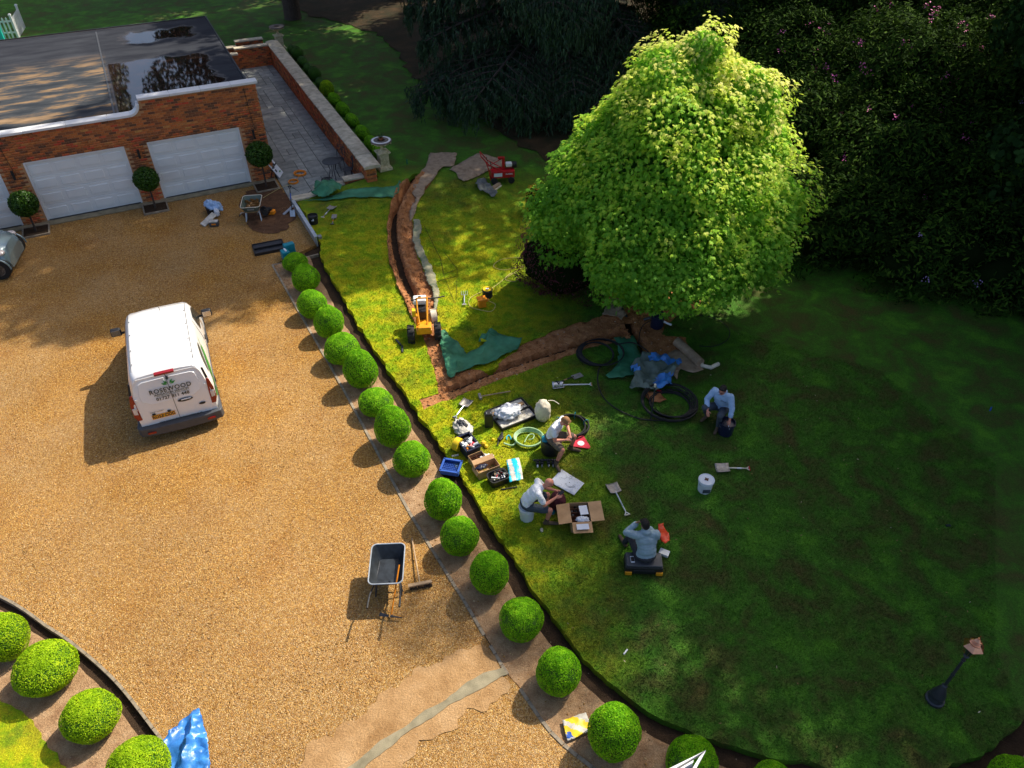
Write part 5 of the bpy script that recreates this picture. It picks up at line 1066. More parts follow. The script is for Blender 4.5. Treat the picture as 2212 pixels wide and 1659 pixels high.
# writing on the rear doors
def rm(w,z,off=.021,tilt=0,slope=None):
    p=rear(w,z,off); q=rear(w,z+.1,off); up=(q-rear(w,z-.1,off)).normalized(); x=Vector((1,0,0)); n_=x.cross(up); return Matrix((( x.x,up.x,n_.x,p.x),(x.y,up.y,n_.y,p.y),(x.z,up.z,n_.z,p.z),(0,0,0,1)))
text('lettering','ROSEWOOD',.145,'printd',van,rm(.02,1.335,.040),.002,1.0,1.12)
text('lettering','IRRIGATION SERVICES',.068,'printd',van,rm(.02,1.245,.036),.002,1.0,1.12)
MB().box(rear(.02,1.205,.034),(.66,.006,.006)).build('rule_line','printd',van,smooth=0)
text('lettering','01727 811 448',.112,'printd',van,rm(.02,1.135,.036),.002,1.0,1.05)
text('lettering','www.rosewoodirrigationservices.co.uk',.054,'printd',van,rm(.02,.475,.020),.002,1.0,1.1)
def emb(name,cx,cz,sc,off,mat,parent):
    for a,l_,bw in ((0,.085,.022),(38,.075,.016),(-38,.075,.016),(66,.085,.016),(-66,.085,.016)):
        m=MB(); q=R(a); d=Vector((math.sin(q),math.cos(q))); s2=Vector((d.y,-d.x)); c0=Vector((cx,cz))+d*.022*sc; pts=[c0,c0+d*l_*.4*sc+s2*bw*sc,c0+d*l_*sc,c0+d*l_*.5*sc-s2*bw*sc]
        if a==0: c0=Vector((cx,cz))+d*.075*sc; pts=[c0,c0+d*.02*sc+s2*.022*sc,c0+d*.07*sc,c0+d*.02*sc-s2*.022*sc]
        m.add([rear(p.x,p.y,off) for p in pts],[(0,1,2,3) if 0 else (0,3,2,1)]); m.build(name,mat if a else 'printd',parent,smooth=0)
emb('emblem_leaf',.02,1.43,1.6,.040,'greenp',van)
np_=rpatch('number_plate',[(-.56,.60),(-.06,.60),(-.06,.71),(-.56,.71)],'plate',.022); text('lettering','RO53',.115,'printd',van,rm(-.435,.655,.026),.002,.86,1.0); text('lettering','DDD',.115,'printd',van,rm(-.165,.655,.026),.002,.86,1.0); emb('emblem_leaf',-.305,.625,.5,.028,'greenp',van)
for x in (-.50,-.17): MB().box(rear(x,.745,.02),(.07,.03,.035)).build('plate_lamp','black',van,smooth=0)
m=MB(); m.ell(rear(.24,.955,.018),(.17,.012,.05),16); m.build('handle_recess','black',van); MB().box(rear(.26,.975,.03),(.22,.02,.03)).build('door_handle','white',van,bevel=.008)
m=MB(); m.ell(rear(.56,.73,.016),(.075,.010,.034),16); o=m.build('badge','black',van); text('lettering','TRANSIT CONNECT',.034,'grey',van,rm(-.42,.80,.016),.001)
# grey blue car cut by the left edge
cg=g0(22,603); hd_=R(12); off_=Matrix.Rotation(hd_+pi/2,3,'Z')@Vector((-.74,-1.66,0)); car=thing('parked_car','grey blue car at the left edge, only a rounded corner and one wheel in view','car',(cg.x-off_.x-.22,cg.y-off_.y+.05,0),hd_+pi/2)
def cprof(y): 
    P_=[(-2.0,.62),(-1.95,.86),(-1.6,.98),(-1.0,1.06),(-.55,1.28),(-.1,1.46),(.6,1.48),(1.3,1.40),(1.75,1.10),(1.95,.9),(2.0,.6)]
    for (a,b),(c,d) in zip(P_[:-1],P_[1:]):
        if y<=c: return b+(d-b)*(y-a)/(c-a)
    return .6
CR=[(0,0),(.92,0),(.99,.08),(1,.3),(.99,.5),(.93,.62),(.82,.85),(.72,.96),(.4,1.0),(0,1.01)]; ring2=[(w,z) for w,z in CR]+[(-w,z) for w,z in CR[-2:0:-1]]; nr=len(ring2); m=MB(); vs=[]; ys=[-2,-1.95,-1.8,-1.6,-1.3,-1,-.75,-.55,-.3,-.1,.2,.6,1,1.3,1.5,1.75,1.9,2]
for y in ys:
    zt=cprof(y); k=1-.28*(abs(y)/2)**5
    for w,z in ring2: 
        hi=1-(.0 if zt>1.12 else .0); ww=w if zt>1.15 else (w if z<.5 else min(1,w*1.06)); vs.append((ww*.84*k,y,.24+(zt-.24)*z))
fs=[(i*nr+j,(i+1)*nr+j,(i+1)*nr+(j+1)%nr,i*nr+(j+1)%nr)[::-1] for i in range(len(ys)-1) for j in range(nr)]+[tuple(range(nr))[::-1][::-1],tuple((len(ys)-1)*nr+j for j in range(nr))[::-1]]
m.add(vs,fs); m.build('body','carp',car,smooth=50)
for x in (-.74,.74):
    for y in (-1.66,1.25): wheel(x,y,car,.33,.21,9,'grey')
for s_ in (-1,1):
    for y in (-1.66,1.25): 
        m=MB(); m.tube([(s_*.825,y+.37*math.cos(a),.33+.37*math.sin(a)) for a in [pi*i/12 for i in range(13)]],.03,6); m.build('wheel_arch','carp',car)
    m=MB(); m.ell((s_*.60,-1.80,.78),(.16,.16,.09),14); m.build('headlight','lens',car)
    m=MB(); m.add([(s_*.80,-.75,.98),(s_*.66,-.35,1.30),(s_*.64,.6,1.38),(s_*.66,1.2,1.28),(s_*.80,1.35,.98)],[(0,1,2,3,4)[::s_]]); m.build('side_window','glass',car,smooth=0)
m=MB(); m.add([(-.66,-1.0,1.085),(.66,-1.0,1.085),(.58,-.2,1.47),(-.58,-.2,1.47)],[(0,1,2,3)]); m.build('windscreen','glass',car,smooth=0)
# ================================================================ LAMP POST AND PORCH TRIM
lp=g(2018,1512); L_=thing('lamp_post','low black garden lamp post with polished copper lantern on the shaded lawn','lamp post',lp,0); L_.scale=(.64,.64,.97)
MB().lathe([(.24,0),(.24,.05),(.20,.07),(.17,.16),(.19,.20),(.15,.30),(.09,.42),(.06,.47),(.075,.50),(.045,.53)],24).build('base','gmetal',L_)
MB().lathe([(.042,.5),(.040,.85),(.052,.87),(.038,.90),(.034,1.30),(.055,1.33),(.035,1.36),(.03,1.42),(.075,1.46),(.03,1.50)],18).build('post','gmetal',L_)
m=MB()
for a in range(4): q=R(45+90*a); m.tube([(.03*math.cos(q),.03*math.sin(q),1.46),(.10*math.cos(q),.10*math.sin(q),1.52),(.20*math.cos(q),.20*math.sin(q),1.76)],.008,6)
m.build('lantern_frame','copper',L_); MB().lathe([(.075,1.51),(.145,1.75)],4).build('lantern_glass','glass',L_,smooth=0)
m=MB(); m.lathe([(.24,1.745),(.255,1.76),(.135,1.845)],6,lobes=0); m.build('roof_plate','copper',L_,smooth=0)
m=MB(); m.lathe([(.14,1.84),(.145,1.86),(.115,1.87),(.12,1.885),(.09,1.90),(.095,1.915),(.07,1.93),(.05,1.955),(.025,1.965),(.03,1.985),(.012,2.01),(.014,2.03),(.004,2.06)],22); m.build('finial','copper',L_)
pz=3.2; p0=g0(1450,1662,pz); p1=g0(1524,1624,pz); dd=(p1-p0).normalized(); pt_=thing('porch_gable_trim','white moulded pointed gable trim just inside the bottom edge of the picture','trim',p1,math.atan2(dd.y,dd.x))
q2=pt_.matrix_basis.inverted()@g0(1500,1668,pz); q2=Vector((q2.x,q2.y)).normalized(); n2=Vector((-q2.y,q2.x)); e2=q2*1.3; c2=e2-n2*.075
m=MB(); m.prism([(0,0),(-.16,-.01),(-1.3,-.07),(-1.3,.02)],-.03,.05); m.prism([(0,0),tuple(e2),tuple(c2),tuple(q2*.12-n2*.03)],-.03,.049); m.build('bargeboard','white',pt_,smooth=0,bevel=.006)
m=MB(); m.prism([(-.24,-.065),(-1.3,-.13),(-1.3,-.105),(-.22,-.045)],-.04,.085); m.build('moulding','white',pt_,smooth=0)
m=MB(); m.prism([(-.12,-.05),(-1.3,-.12),tuple(e2*.98)],-.10,-.05); m.build('soffit','trous',pt_,smooth=0); m=MB(); m.box((-1.66,-.06,-1.63),(.10,.10,3.14)); m.build('post','white',pt_,smooth=0)
# ================================================================ WHEELBARROWS
def tray(m,L0,W0,L1,W1,h,z0,th=.008,n=6):
    """rounded rectangular open tray: rim L0 x W0 at the top, floor L1 x W1"""
    def rr(L,Wd,z,r): 
        out=[]
        for cx,cy,a0 in ((L/2-r,Wd/2-r,0),(-L/2+r,Wd/2-r,90),(-L/2+r,-Wd/2+r,180),(L/2-r,-Wd/2+r,270)):
            for i in range(n+1): a=R(a0+90*i/n); out.append(Vector((cx+r*math.cos(a),cy+r*math.sin(a),z)))
        return out
    a=rr(L0,W0,z0+h,.10); b=rr(L1,W1,z0,.07); ai=rr(L0-2*th,W0-2*th,z0+h,.095); bi=rr(L1-2*th,W1-2*th,z0+th,.065); k=len(a)
    m.add(a+b+ai+bi,[(i,(i+1)%k,k+(i+1)%k,k+i)[::-1] for i in range(k)]+[(2*k+i,2*k+(i+1)%k,3*k+(i+1)%k,3*k+i) for i in range(k)]+[(i,(i+1)%k,2*k+(i+1)%k,2*k+i) for i in range(k)]+[tuple(k+i for i in range(k))[::-1],tuple(3*k+i for i in range(k))])
    return a
def barrow(label,p,rz,mat,rimmat,load=False,plate=False):
    t=thing('wheelbarrow',label,'wheelbarrow',p,rz)      # local +X is the wheel end
    m=MB(); rim=tray(m,.92,.64,.60,.42,.27,.34); tr=m.build('tray',mat,t,smooth=40)
    MB().tube(rim,.013,6,closed=True).build('rim',rimmat,tr)
    m=MB()
    for s_ in (-1,1): m.tube([(.55,s_*.07,.20),(.30,s_*.18,.33),(-.30,s_*.24,.37),(-.62,s_*.28,.52),(-.80,s_*.29,.55)],.016,8)
    m.build('handle','gmetal' if not load else 'steel',t); m=MB()
    for s_ in (-1,1): MB().tube([(-.80,s_*.29,.55),(-.94,s_*.29,.57)],.021,8).build('grip','black',t)
    for s_ in (-1,1): MB().tube([(-.20,s_*.22,.36),(-.32,s_*.25,.02),(-.22,s_*.25,.015),(-.05,s_*.20,.34)],.014,8).build('leg','gmetal' if not load else 'steel',t)
    w_=MB(); w_.tube([(.56+.16*math.cos(a),0,.19+.16*math.sin(a)) for a in [2*pi*i/20 for i in range(20)]],.035,8,closed=True); w_=w_.build('wheel','rubber',t); MB().tube([(.56,-.05,.19),(.56,.05,.19)],.07,12).build('hub','chrome',w_)
    if load:
        q=MB(); vs=[];fs=[]; N=14
        for i in range(N+1):
            for j in range(N+1):
                x=-.38+.76*i/N; y=-.26+.52*j/N; e=max(abs(x)/.40,abs(y)/.28); vs.append((x*.9,y*.9,.36+.14*(1-e**3)+.035*nz(x*9,y*9,1,2)))
        fs=[(i*(N+1)+j,(i+1)*(N+1)+j,(i+1)*(N+1)+j+1,i*(N+1)+j+1) for i in range(N) for j in range(N)]; q.add(vs,fs); q.build('rubble','sand',t)
        q=MB()
        for k in range(26): q.box((random.uniform(-.3,.3),random.uniform(-.2,.2),.50+random.uniform(-.02,.03)),[random.uniform(.03,.09) for _ in range(3)],Matrix.Rotation(random.uniform(0,3),3,(random.random(),random.random(),1)))
        kind(q.build('broken_stones',PEB,t,smooth=0),'stuff')
    if plate: MB().box((-.405,0,.50),(.01,.22,.06),Matrix.Rotation(R(-30),3,'Y')).build('name_plate','steel',t,smooth=0)
    return t
b1=g0(845,1300); wb=barrow('empty dark grey wheelbarrow standing on the sunny gravel with a tool propped on it',g0(843,1258),R(93),'tub','steel')
wb2=barrow('muddy green wheelbarrow full of rubble near the garage corner',g0(551,470),R(99),'tarpd','cream',True,True)
ws=thing('rubble_bag_scrap','crumpled white scrap lying beside the rubble filled wheelbarrow','scrap',g0(535,432),.3); MB().box((0,0,.04),(.16,.10,.07)).build('scrap','paper',ws,bevel=.02)
# ================================================================ HAND TOOLS
def shovel(label,p,rz,kindof='square',blademat='blade',shaft='grey',grip='black',tilt=0,L=.95,name='shovel',collar=None):
    """lies along local X from the blade (x=0) to the D grip"""
    t=thing(name,label,name.replace('_',' '),p,rz); t.rotation_euler=(0,tilt,rz)
    m=MB()
    if kindof=='square':
        W_=.135;Lb=.30; N=6; vs=[];fs=[]
        for i in range(N+1):
            for j in range(7):
                x=-Lb/2+Lb*i/N; y=-W_+2*W_*j/6; vs.append((x,y*(1-.06*i/N),.012+.030*(abs(y)/W_)**3+.03*(i/N)**2))
        fs=[(i*7+j,(i+1)*7+j,(i+1)*7+j+1,i*7+j+1) for i in range(N) for j in range(6)]; m.add(vs,fs); o=m.build('blade',blademat,t); so_=o.modifiers.new('t','SOLIDIFY'); so_.thickness=.004
        x0=Lb/2
    elif kindof=='spade':
        m.box((0,0,.015),(.28,.17,.006)); o=m.build('blade',blademat,t,smooth=0,bevel=.002); x0=.14
    elif kindof=='fork':
        for y in (-.085,-.03,.03,.085): m.tube([(-.17,y,.012),(0,y,.012),(.05,y,.02)],.006,6)
        m.tube([(.05,-.085,.02),(.05,.085,.02)],.008,6); m.tube([(.05,0,.02),(.15,0,.03)],.012,6); m.build('tines',blademat,t); x0=.13
    elif kindof=='sledge':
        m.box((0,0,.04),(.07,.20,.07)); m.build('head',blademat,t,smooth=0,bevel=.012); x0=.02
    elif kindof=='mattock':
        m.tube([(0,-.22,.05),(0,-.08,.07),(0,0,.075)],[.006,.016,.03],8); m.add([(-.035,.22,.045),(.035,.22,.045),(.02,.04,.07),(-.02,.04,.07),(-.035,.22,.055),(.035,.22,.055),(.02,.04,.09),(-.02,.04,.09)],[(0,1,2,3)[::-1],(4,5,6,7),(0,1,5,4),(1,2,6,5),(2,3,7,6),(3,0,4,7)]); m.build('head',blademat,t); x0=.02
    m=MB(); m.tube([(x0-.03,0,.035),(x0+.1,0,.04),(x0+L*.66,0,.035)],.0155,8); m.build('shaft',shaft,t)
    if collar: MB().tube([(x0+L*.35,0,.038),(x0+L*.55,0,.036)],.019,8).build('sleeve',collar,t)
    if kindof in('square','spade','fork'):
        m=MB(); e=x0+L*.66; m.tube([(e,0,.035),(e+.05,0,.035),(e+.12,.055,.035)],.013,6); m.tube([(e+.05,0,.035),(e+.12,-.055,.035)],.013,6); m.build('yoke',shaft if shaft!='ash' else 'grey',t); MB().tube([(e+.12,-.062,.035),(e+.12,.062,.035)],.016,8).build('grip',grip,t)
    return t
def along(a,b,dz=.0): 
    A=g(*a,dz);B=g(*b,dz); return A,math.atan2((B-A).y,(B-A).x),(B-A).length
def sh(label,a,b,**k):
    A,r_,d=along(a,b,.02); k.setdefault('L',max(.5,(d-.25)/.66*.86)); return shovel(label,A,r_,**k)
sh('shovel with muddy square blade lying alone between the cardboard box and the white bucket',(1325,1056),(1357,1119),shaft='steel',grip='cream')
sh('shovel with a blue handle and red grip right of the white bucket',(1560,1013),(1612,1014),shaft='cream',grip='red',blademat='blade',collar='white')
sh('long white handled shovel lying on the lawn next to a small spade',(1206,834),(1284,832),blademat='chrome',shaft='white',grip='sand')
sh('short spade with a muddy blade lying behind the white handled shovel',(1247,813),(1206,828),kindof='spade',shaft='black',collar='sand')
sh('square mouth shovel on the yellow grass left of the sledge hammer',(1007,872),(986,900),blademat='blade',shaft='steel',grip='dgrey')
sh('sledge hammer with a pale ash handle on the sunny grass',(1037,859),(1088,850),kindof='sledge',shaft='ash',name='sledge_hammer',L=1.15)
sh('grey shovel lying on the grass right of the black bucket near the steel edging',(717,450),(697,478),shaft='grey',grip='cream',collar='white')
sh('short digging tool with an orange sleeve next to the grey shovel',(722,468),(719,487),kindof='spade',shaft='grey',collar='orange')
sh('garden fork lying on the lawn at the edge of the maple shadow',(1003,636),(1003,662),kindof='fork',shaft='steel',grip='cream',blademat='steel')
A=g0(846,1330,.03); B=g0(863,1222,.60); dv=B-A; mk_=shovel('mattock with a bright orange handle leaning on the dark wheelbarrow',A,math.atan2(dv.y,dv.x),'mattock',blademat='gmetal',shaft='orange',name='mattock',L=dv.length/.66,tilt=-math.atan2(dv.z,math.hypot(dv.x,dv.y)))
sp_=shovel('spade leaning upright against the steel board edging',g(632,462,.02),R(95),'spade',blademat='steel',shaft='black',collar='blue',name='spade',tilt=-R(62),L=1.0)
bA=g0(908,1268); bB=g0(890,1165); br2=thing('yard_broom','wooden yard broom lying on the gravel right of the dark wheelbarrow','broom',bA,math.atan2((bB-bA).y,(bB-bA).x))
MB().tube([(0,0,.12),((bB-bA).length,0,.03)],.014,8).build('shaft','ash',br2); MB().box((0,0,.11),(.07,.46,.04)).build('head','ash',br2,smooth=0,bevel=.008)
m=MB()
for i in range(90): y=random.uniform(-.22,.22); x=random.uniform(-.03,.03); m.box((x-.02,y,.05),(.012,.012,.10),Matrix.Rotation(random.uniform(-.3,.3),3,'X'),taper=.5)
kind(m.build('bristles','bark',br2,smooth=0),'stuff')
# ================================================================ EDGING BOARD, TARPS, SHEETS
e0=g0(637,452);e1=g0(686,531); ev=e1-e0; eb=thing('steel_edging_board','long galvanised steel board holding up the lawn edge beside the drive','edging board',e0,math.atan2(ev.y,ev.x))
MB().box((ev.length/2,0,.15),(ev.length,.05,.34)).build('board','steel',eb,smooth=0,bevel=.006); MB().box((ev.length/2,.0,.335),(ev.length+.02,.11,.02)).build('top_flange','steel',eb,smooth=0)
MB().box((ev.length-.1,.14,.24),(.16,.12,.10)).build('clamp','grey',eb,bevel=.01)
ps=thing('steel_offcut','short grey steel offcut leaning beside the board edging','offcut',g0(624,455,.06),R(60)); MB().box((0,0,.03),(.55,.09,.03),Matrix.Rotation(R(-12),3,'Y')).build('plate','steel',ps,smooth=0)
def cloth(name,label,cat,poly,mat,amp=.05,sc=2.2,base=.03,step=.14,jit=.04,folds=(),th=.006,hfun=None,group=None,lawn=True,matf=None):
    def h(x,y):
        z=(T(x,y) if lawn else 0)+base+amp*(.5+nz(x,y,sc,3)+.35*nz(x,y,sc*3,8))+amp*.5*abs(nz(x,y,sc*1.7,12))
        for (fa,fb,fh,fw) in folds:
            d,_,_=segdist(x,y,[fa,fb]); z+=fh*math.exp(-(d/fw)**2)
        if hfun: z+=hfun(x,y)
        return z
    o=sheet(name,poly,mat,h,step=step,jit=jit,estep=step*.7,matf=matf); tag(o,label,cat,group); s_=o.modifiers.new('t','SOLIDIFY'); s_.thickness=th; s_.offset=1; return o
cloth('green_sheet','long torn green sheet lying along the lawn in front of the low walls','sheet',px([(655,436),(700,432),(752,412),(840,406),(857,402),(862,392),(866,394),(862,418),(850,430),(800,428),(740,432),(700,436)]),'tarpg',.03)
q=px([(675,428),(682,405),(700,399),(722,402),(742,410),(735,418),(728,424),(712,433),(690,434)]); cx=sum(p.x for p in q)/9; cy=sum(p.y for p in q)/9
cloth('green_bag','crumpled green plastic bag heaped against the low coping','bag',q,'tarpg',.16,3.5,.05,.08,hfun=lambda x,y:.22*math.exp(-((x-cx)**2+(y-cy)**2)/.18))
fA=g(1030,735);fB=g(1128,745);fC=g(990,740);fD=g(988,822)
def strip_pts(a,n_=8): return a
cloth('green_membrane','large crumpled green membrane spread in the corner of the dug trench','sheet',px([(948,722),(962,716),(975,735),(1003,762),(1008,768),(1030,760),(1045,748),(1055,738),(1048,742),(1034,744),(1052,722),(1062,717),(1090,728),(1130,742),(1122,752),(1098,768),(1060,786),(1020,800),(985,812),(975,822),(966,815),(962,790),(952,755)]),'tarpg',.07,2.6,.05,.10,folds=[(fA,fB,.14,.10),(fC,fD,.06,.05),(g(1046,770),g(1060,720),.07,.06)])
cloth('turf_offcut','dark square of cut turf lying on the green membrane','turf',px([(1033,725),(1046,722),(1058,738),(1052,748),(1040,748)]),'grass',.02,4,.14,.1)
cloth('membrane_strip','narrow pale green membrane strip along the edge of the trench spoil','sheet',px([(893,478),(905,476),(912,500),(905,520),(915,545),(930,575),(942,605),(947,640),(944,672),(938,672),(937,640),(925,612),(915,580),(900,545),(892,515)]),'geo',.045,5,.03,.06,folds=[(g(900,490),g(940,640),.03,.05)])
cloth('hessian_strip','brown hessian carpet laid beside the upper end of the trench','sheet',px([(930,332),(988,333),(980,360),(958,363),(940,385),(925,400),(903,440),(893,470),(884,480),(888,455),(900,430),(888,418),(898,395),(918,365)]),'hess',.035,2,.03)
cloth('hessian_sheet','flat brown hessian sheet with a folded edge under the red machine','sheet',px([(970,368),(1000,350),(1035,333),(1084,346),(1092,358),(1060,370),(1025,385),(1002,395),(990,388),(985,375)]),'hess',.03,2,.02,folds=[(g(992,390),g(1090,356),.07,.06)])
cloth('grey_cloth','grey crumpled cloth on the lawn in front of the red machine','cloth',px([(1027,405),(1032,393),(1045,392),(1055,402),(1075,424),(1068,430),(1050,422),(1035,418)]),'greycloth',.16,3,.05,.08)
hr=thing('hessian_roll','short rolled hessian with a pale edge next to the grey cloth','roll',g(1058,412,.07),R(58)); m=MB(); m.tube([(-.05,0,0),(.62,0,0)],.085,12); m.build('roll','hess',hr); MB().box((.3,-.10,-.03),(.66,.05,.05)).build('edge','cream',hr,smooth=0,bevel=.01)
cloth('hessian_heap','dappled brown hessian heaped at the foot of the maple','sheet',px([(1300,688),(1310,668),(1325,650),(1345,655),(1340,680),(1352,690),(1342,700),(1322,690)]),'hess',.10,3,.08,.1)
cloth('green_tarp','dull green tarpaulin spread behind the coiled black pipe','tarpaulin',px([(1325,735),(1368,728),(1378,760),(1385,790),(1372,812),(1345,820),(1315,822),(1308,815),(1325,800),(1338,770)]),'tarpg',.05,2,.03)
cloth('crumpled_tarp','crumpled blue and grey green tarpaulin heaped in front of the dug trench','tarpaulin',px([(1362,812),(1375,790),(1388,780),(1420,778),(1450,783),(1470,792),(1462,812),(1448,826),(1452,843),(1440,850),(1405,852),(1380,848),(1358,850),(1368,832)]),['tarpd','tarpb'],.26,3.0,.05,.07,matf=lambda x,y,z:1 if nz(x,y,1.9,21)>.02 else 0)
cloth('soil_scrap','brown soil covered sheet scrap below the crumpled tarpaulin','sheet',px([(1390,858),(1402,848),(1425,852),(1440,866),(1425,872),(1405,872)]),'soil',.03)
cloth('hessian_flap','brown hessian sheet beside the long roll on the shaded lawn','sheet',px([(1440,770),(1460,758),(1500,770),(1520,800),(1495,808),(1470,800),(1462,822),(1445,808)]),'hess',.03)
rA=g(1462,738,.12);rB=g(1513,784,.12); rr_=rB-rA; ro=thing('rolled_carpet','long roll of brown hessian lying on the shaded lawn behind the squatting man','roll',rA,math.atan2(rr_.y,rr_.x)); m=MB(); m.tube([(0,0,0),(rr_.length*.5,0,.01),(rr_.length,0,0)],.125,14); m.tube([(rr_.length+.004,0,0),(rr_.length+.01,0,0)],.07,10); m.build('roll','hess',ro)
dp=thing('drain_pipe_elbow','pale drain pipe pieces joined at an elbow at the end of the hessian roll','pipe',g(1518,782,.06),0); q=[g(1512,775,.06),g(1517,790,.05),g(1535,794,.05),g(1552,786,.05)]; q=[p-dp.location for p in q]; m=MB(); m.tube(q,.055,10); m.build('pipe','cream',dp)
cloth('blue_tarp','shiny bright blue tarpaulin with deep creases lying on the gravel at the bottom edge','tarpaulin',px0([(432,1533),(441,1560),(452,1600),(457,1650),(456,1760),(380,1760),(352,1690),(350,1620),(370,1588),(395,1560)]),'tarpb',.13,3.6,.03,.05,lawn=False,jit=.02,folds=[(g0(425,1560),g0(400,1660),.10,.06),(g0(380,1620),g0(450,1600),.06,.05)])
yb=cloth('yellow_bag','flat yellow and grey builders bag with a blue mark beside the box ball','bag',px0([(1214,1560),(1265,1543),(1280,1580),(1226,1604)]),['sackgrey','yellow','blue'],.03,5,.05,.035,lawn=False,jit=.008,matf=lambda x,y,z:(2 if (Vector((x,y))-g0(1230,1592).xy).length<.05 else (1 if .16>abs((Vector((x,y))-g0(1243,1575).xy).dot(Vector((.35,.94))))>.045 else 0)))
# ================================================================ PIPE COILS AND HOSES
coil('pipe_coil','large tangled coil of black water pipe lying at the edge of the green tarpaulin','pipe coil',g(1293,768),.52,12,.014,'rubber',.16,.09,24,minor=.12)
coil('pipe_coil','neat large coil of black pipe on the open shaded lawn left of the squatting man','pipe coil',g(1446,877),.58,11,.016,'rubber',.16,.05,24,minor=.10)
coil('pipe_coil','tight black pipe coil tied with pale bands behind the seated man in shorts','pipe coil',g(1235,925),.36,12,.018,'rubber',.14,.02,22,minor=.04)
for a in (15,75,150): 
    c=g(1235,925); q=R(a); MB().tube([(c.x+.36*math.cos(q)+.07*math.cos(b)*math.cos(q),c.y+.36*math.sin(q)+.07*math.cos(b)*math.sin(q),c.z+.09+.10*math.sin(b)) for b in [2*pi*i/10 for i in range(10)]],.008,5,closed=True).build('tie','teal',None)
    t=bpy.data.objects[-1] if 0 else [o for o in C.objects if o.name.startswith('tie')][-1]; t.parent=[o for o in C.objects if o.name.startswith('pipe_coil')][-1]; t.location=-c
def hose(name,label,cat,pl,rad,mat,dz=.03,n=8,group=None): return tag(MB().tube(curve([g(a,b,dz+ (k[0] if k else 0)) for a,b,*k in pl],n),rad,6).build(name,mat),label,cat,group)
hose('water_pipe','black pipe looping across the lawn from the first coil to the second','pipe',[(1300,790),(1293,800,.15),(1292,830,.1),(1305,860),(1335,885),(1385,905),(1440,908)],.016,'rubber')
hose('water_pipe','thin black pipe arching over the lawn right of the maple trunk','pipe',[(1380,740),(1383,715,.1),(1395,698,.15),(1430,686,.2),(1500,680),(1550,690),(1575,712),(1570,735),(1540,748),(1510,747)],.012,'rubber')
hose('water_pipe','thin pipe running from the crumpled tarpaulin into the second coil','pipe',[(1385,790),(1392,830,.1),(1405,865,.05),(1430,895),(1460,900)],.011,'rubber')
hose('water_pipe','black pipe from the first coil over the green tarpaulin to the heap','pipe',[(1330,745,.1),(1365,740,.12),(1395,755,.1),(1410,775,.1)],.016,'rubber')
so2=thing('standpipe','upright grey stand pipe with a pale cap inside the second coil','pipe',g(1406,905),0); MB().tube([(0,0,0),(-.02,.02,1.0)],.018,8).build('pipe','gmetal',so2); MB().tube([(-.02,.02,1.0),(-.022,.022,1.08)],.026,8).build('cap','cream',so2)
cn=thing('hose_connector','red and grey hose end sticking out behind the second pipe coil','hose connector',g(1418,845),R(-40)); MB().tube([(0,0,.05),(.16,0,.05)],.028,8).build('connector','red',cn); MB().tube([(-.06,0,.05),(0,0,.05)],.032,8).build('end','grey',cn)
hose('extension_cable','cream extension cable looping over the lawn in the maple shadow','cable',[(1135,555),(1085,560),(1066,575),(1090,583),(1130,575),(1100,596),(1092,604),(1112,608),(1120,598),(1105,590),(1080,610),(1055,628)],.009,'cable',.02)
hose('extension_cable','cream cable curling round the orange power box','cable',[(1040,630),(1015,645),(1016,662),(1040,670),(1062,672),(1070,658),(1055,650)],.009,'cable',.02)
cr_=thing('cable_reel','black and yellow cable reel standing on the lawn in the maple shadow','cable reel',g(1053,640),0); MB().lathe([(.15,0),(.16,.02),(.15,.05),(.15,.20),(.16,.23),(.12,.245),(0,.245)],22).build('drum','black',cr_); MB().lathe([(.13,.245),(.135,.262),(.07,.265),(.065,.25)],22).build('ring','yellow',cr_); MB().box((0,0,.265),(.09,.05,.02)).build('handle','paper',cr_,smooth=0)
ob=thing('power_box','orange yellow site transformer box on the lawn beside the cable reel','transformer box',g(1041,662),R(20)); MB().box((0,0,.13),(.23,.20,.24),taper=.9).build('body','orange',ob,smooth=0,bevel=.02); MB().box((0,0,.27),(.27,.24,.05)).build('lid','orange',ob,smooth=0,bevel=.015); MB().tube([(.13,0,.16),(.22,.05,.16)],.035,8).build('socket','orange',ob)
# pump in the tree shade
pu=thing('water_pump','dark navy pump barrel with pale fittings in the dappled shade by the maple trunk','pump',g(1418,705),0); MB().lathe([(.0,0),(.17,0),(.18,.03),(.17,.36),(.19,.38),(.19,.42),(.0,.44)],20).build('barrel','navy',pu); MB().tube([(.17,-.05,.2),(.30,-.1,.16),(.38,-.12,.14)],.03,8).build('fitting','paper',pu); MB().tube([(-.2,0,.3),(-.38,.02,.22)],.04,8).build('motor','gmetal',pu)
pj=thing('pipe_joint','grey pipe joint at the top of the trench under the maple','pipe',g(1346,672,.05),R(-70)); MB().tube([(-.2,0,0),(.25,0,-.1)],.07,10).build('pipe','gmetal',pj); MB().tube([(-.24,0,.0),(-.17,0,0)],.085,10).build('collar','grey',pj)
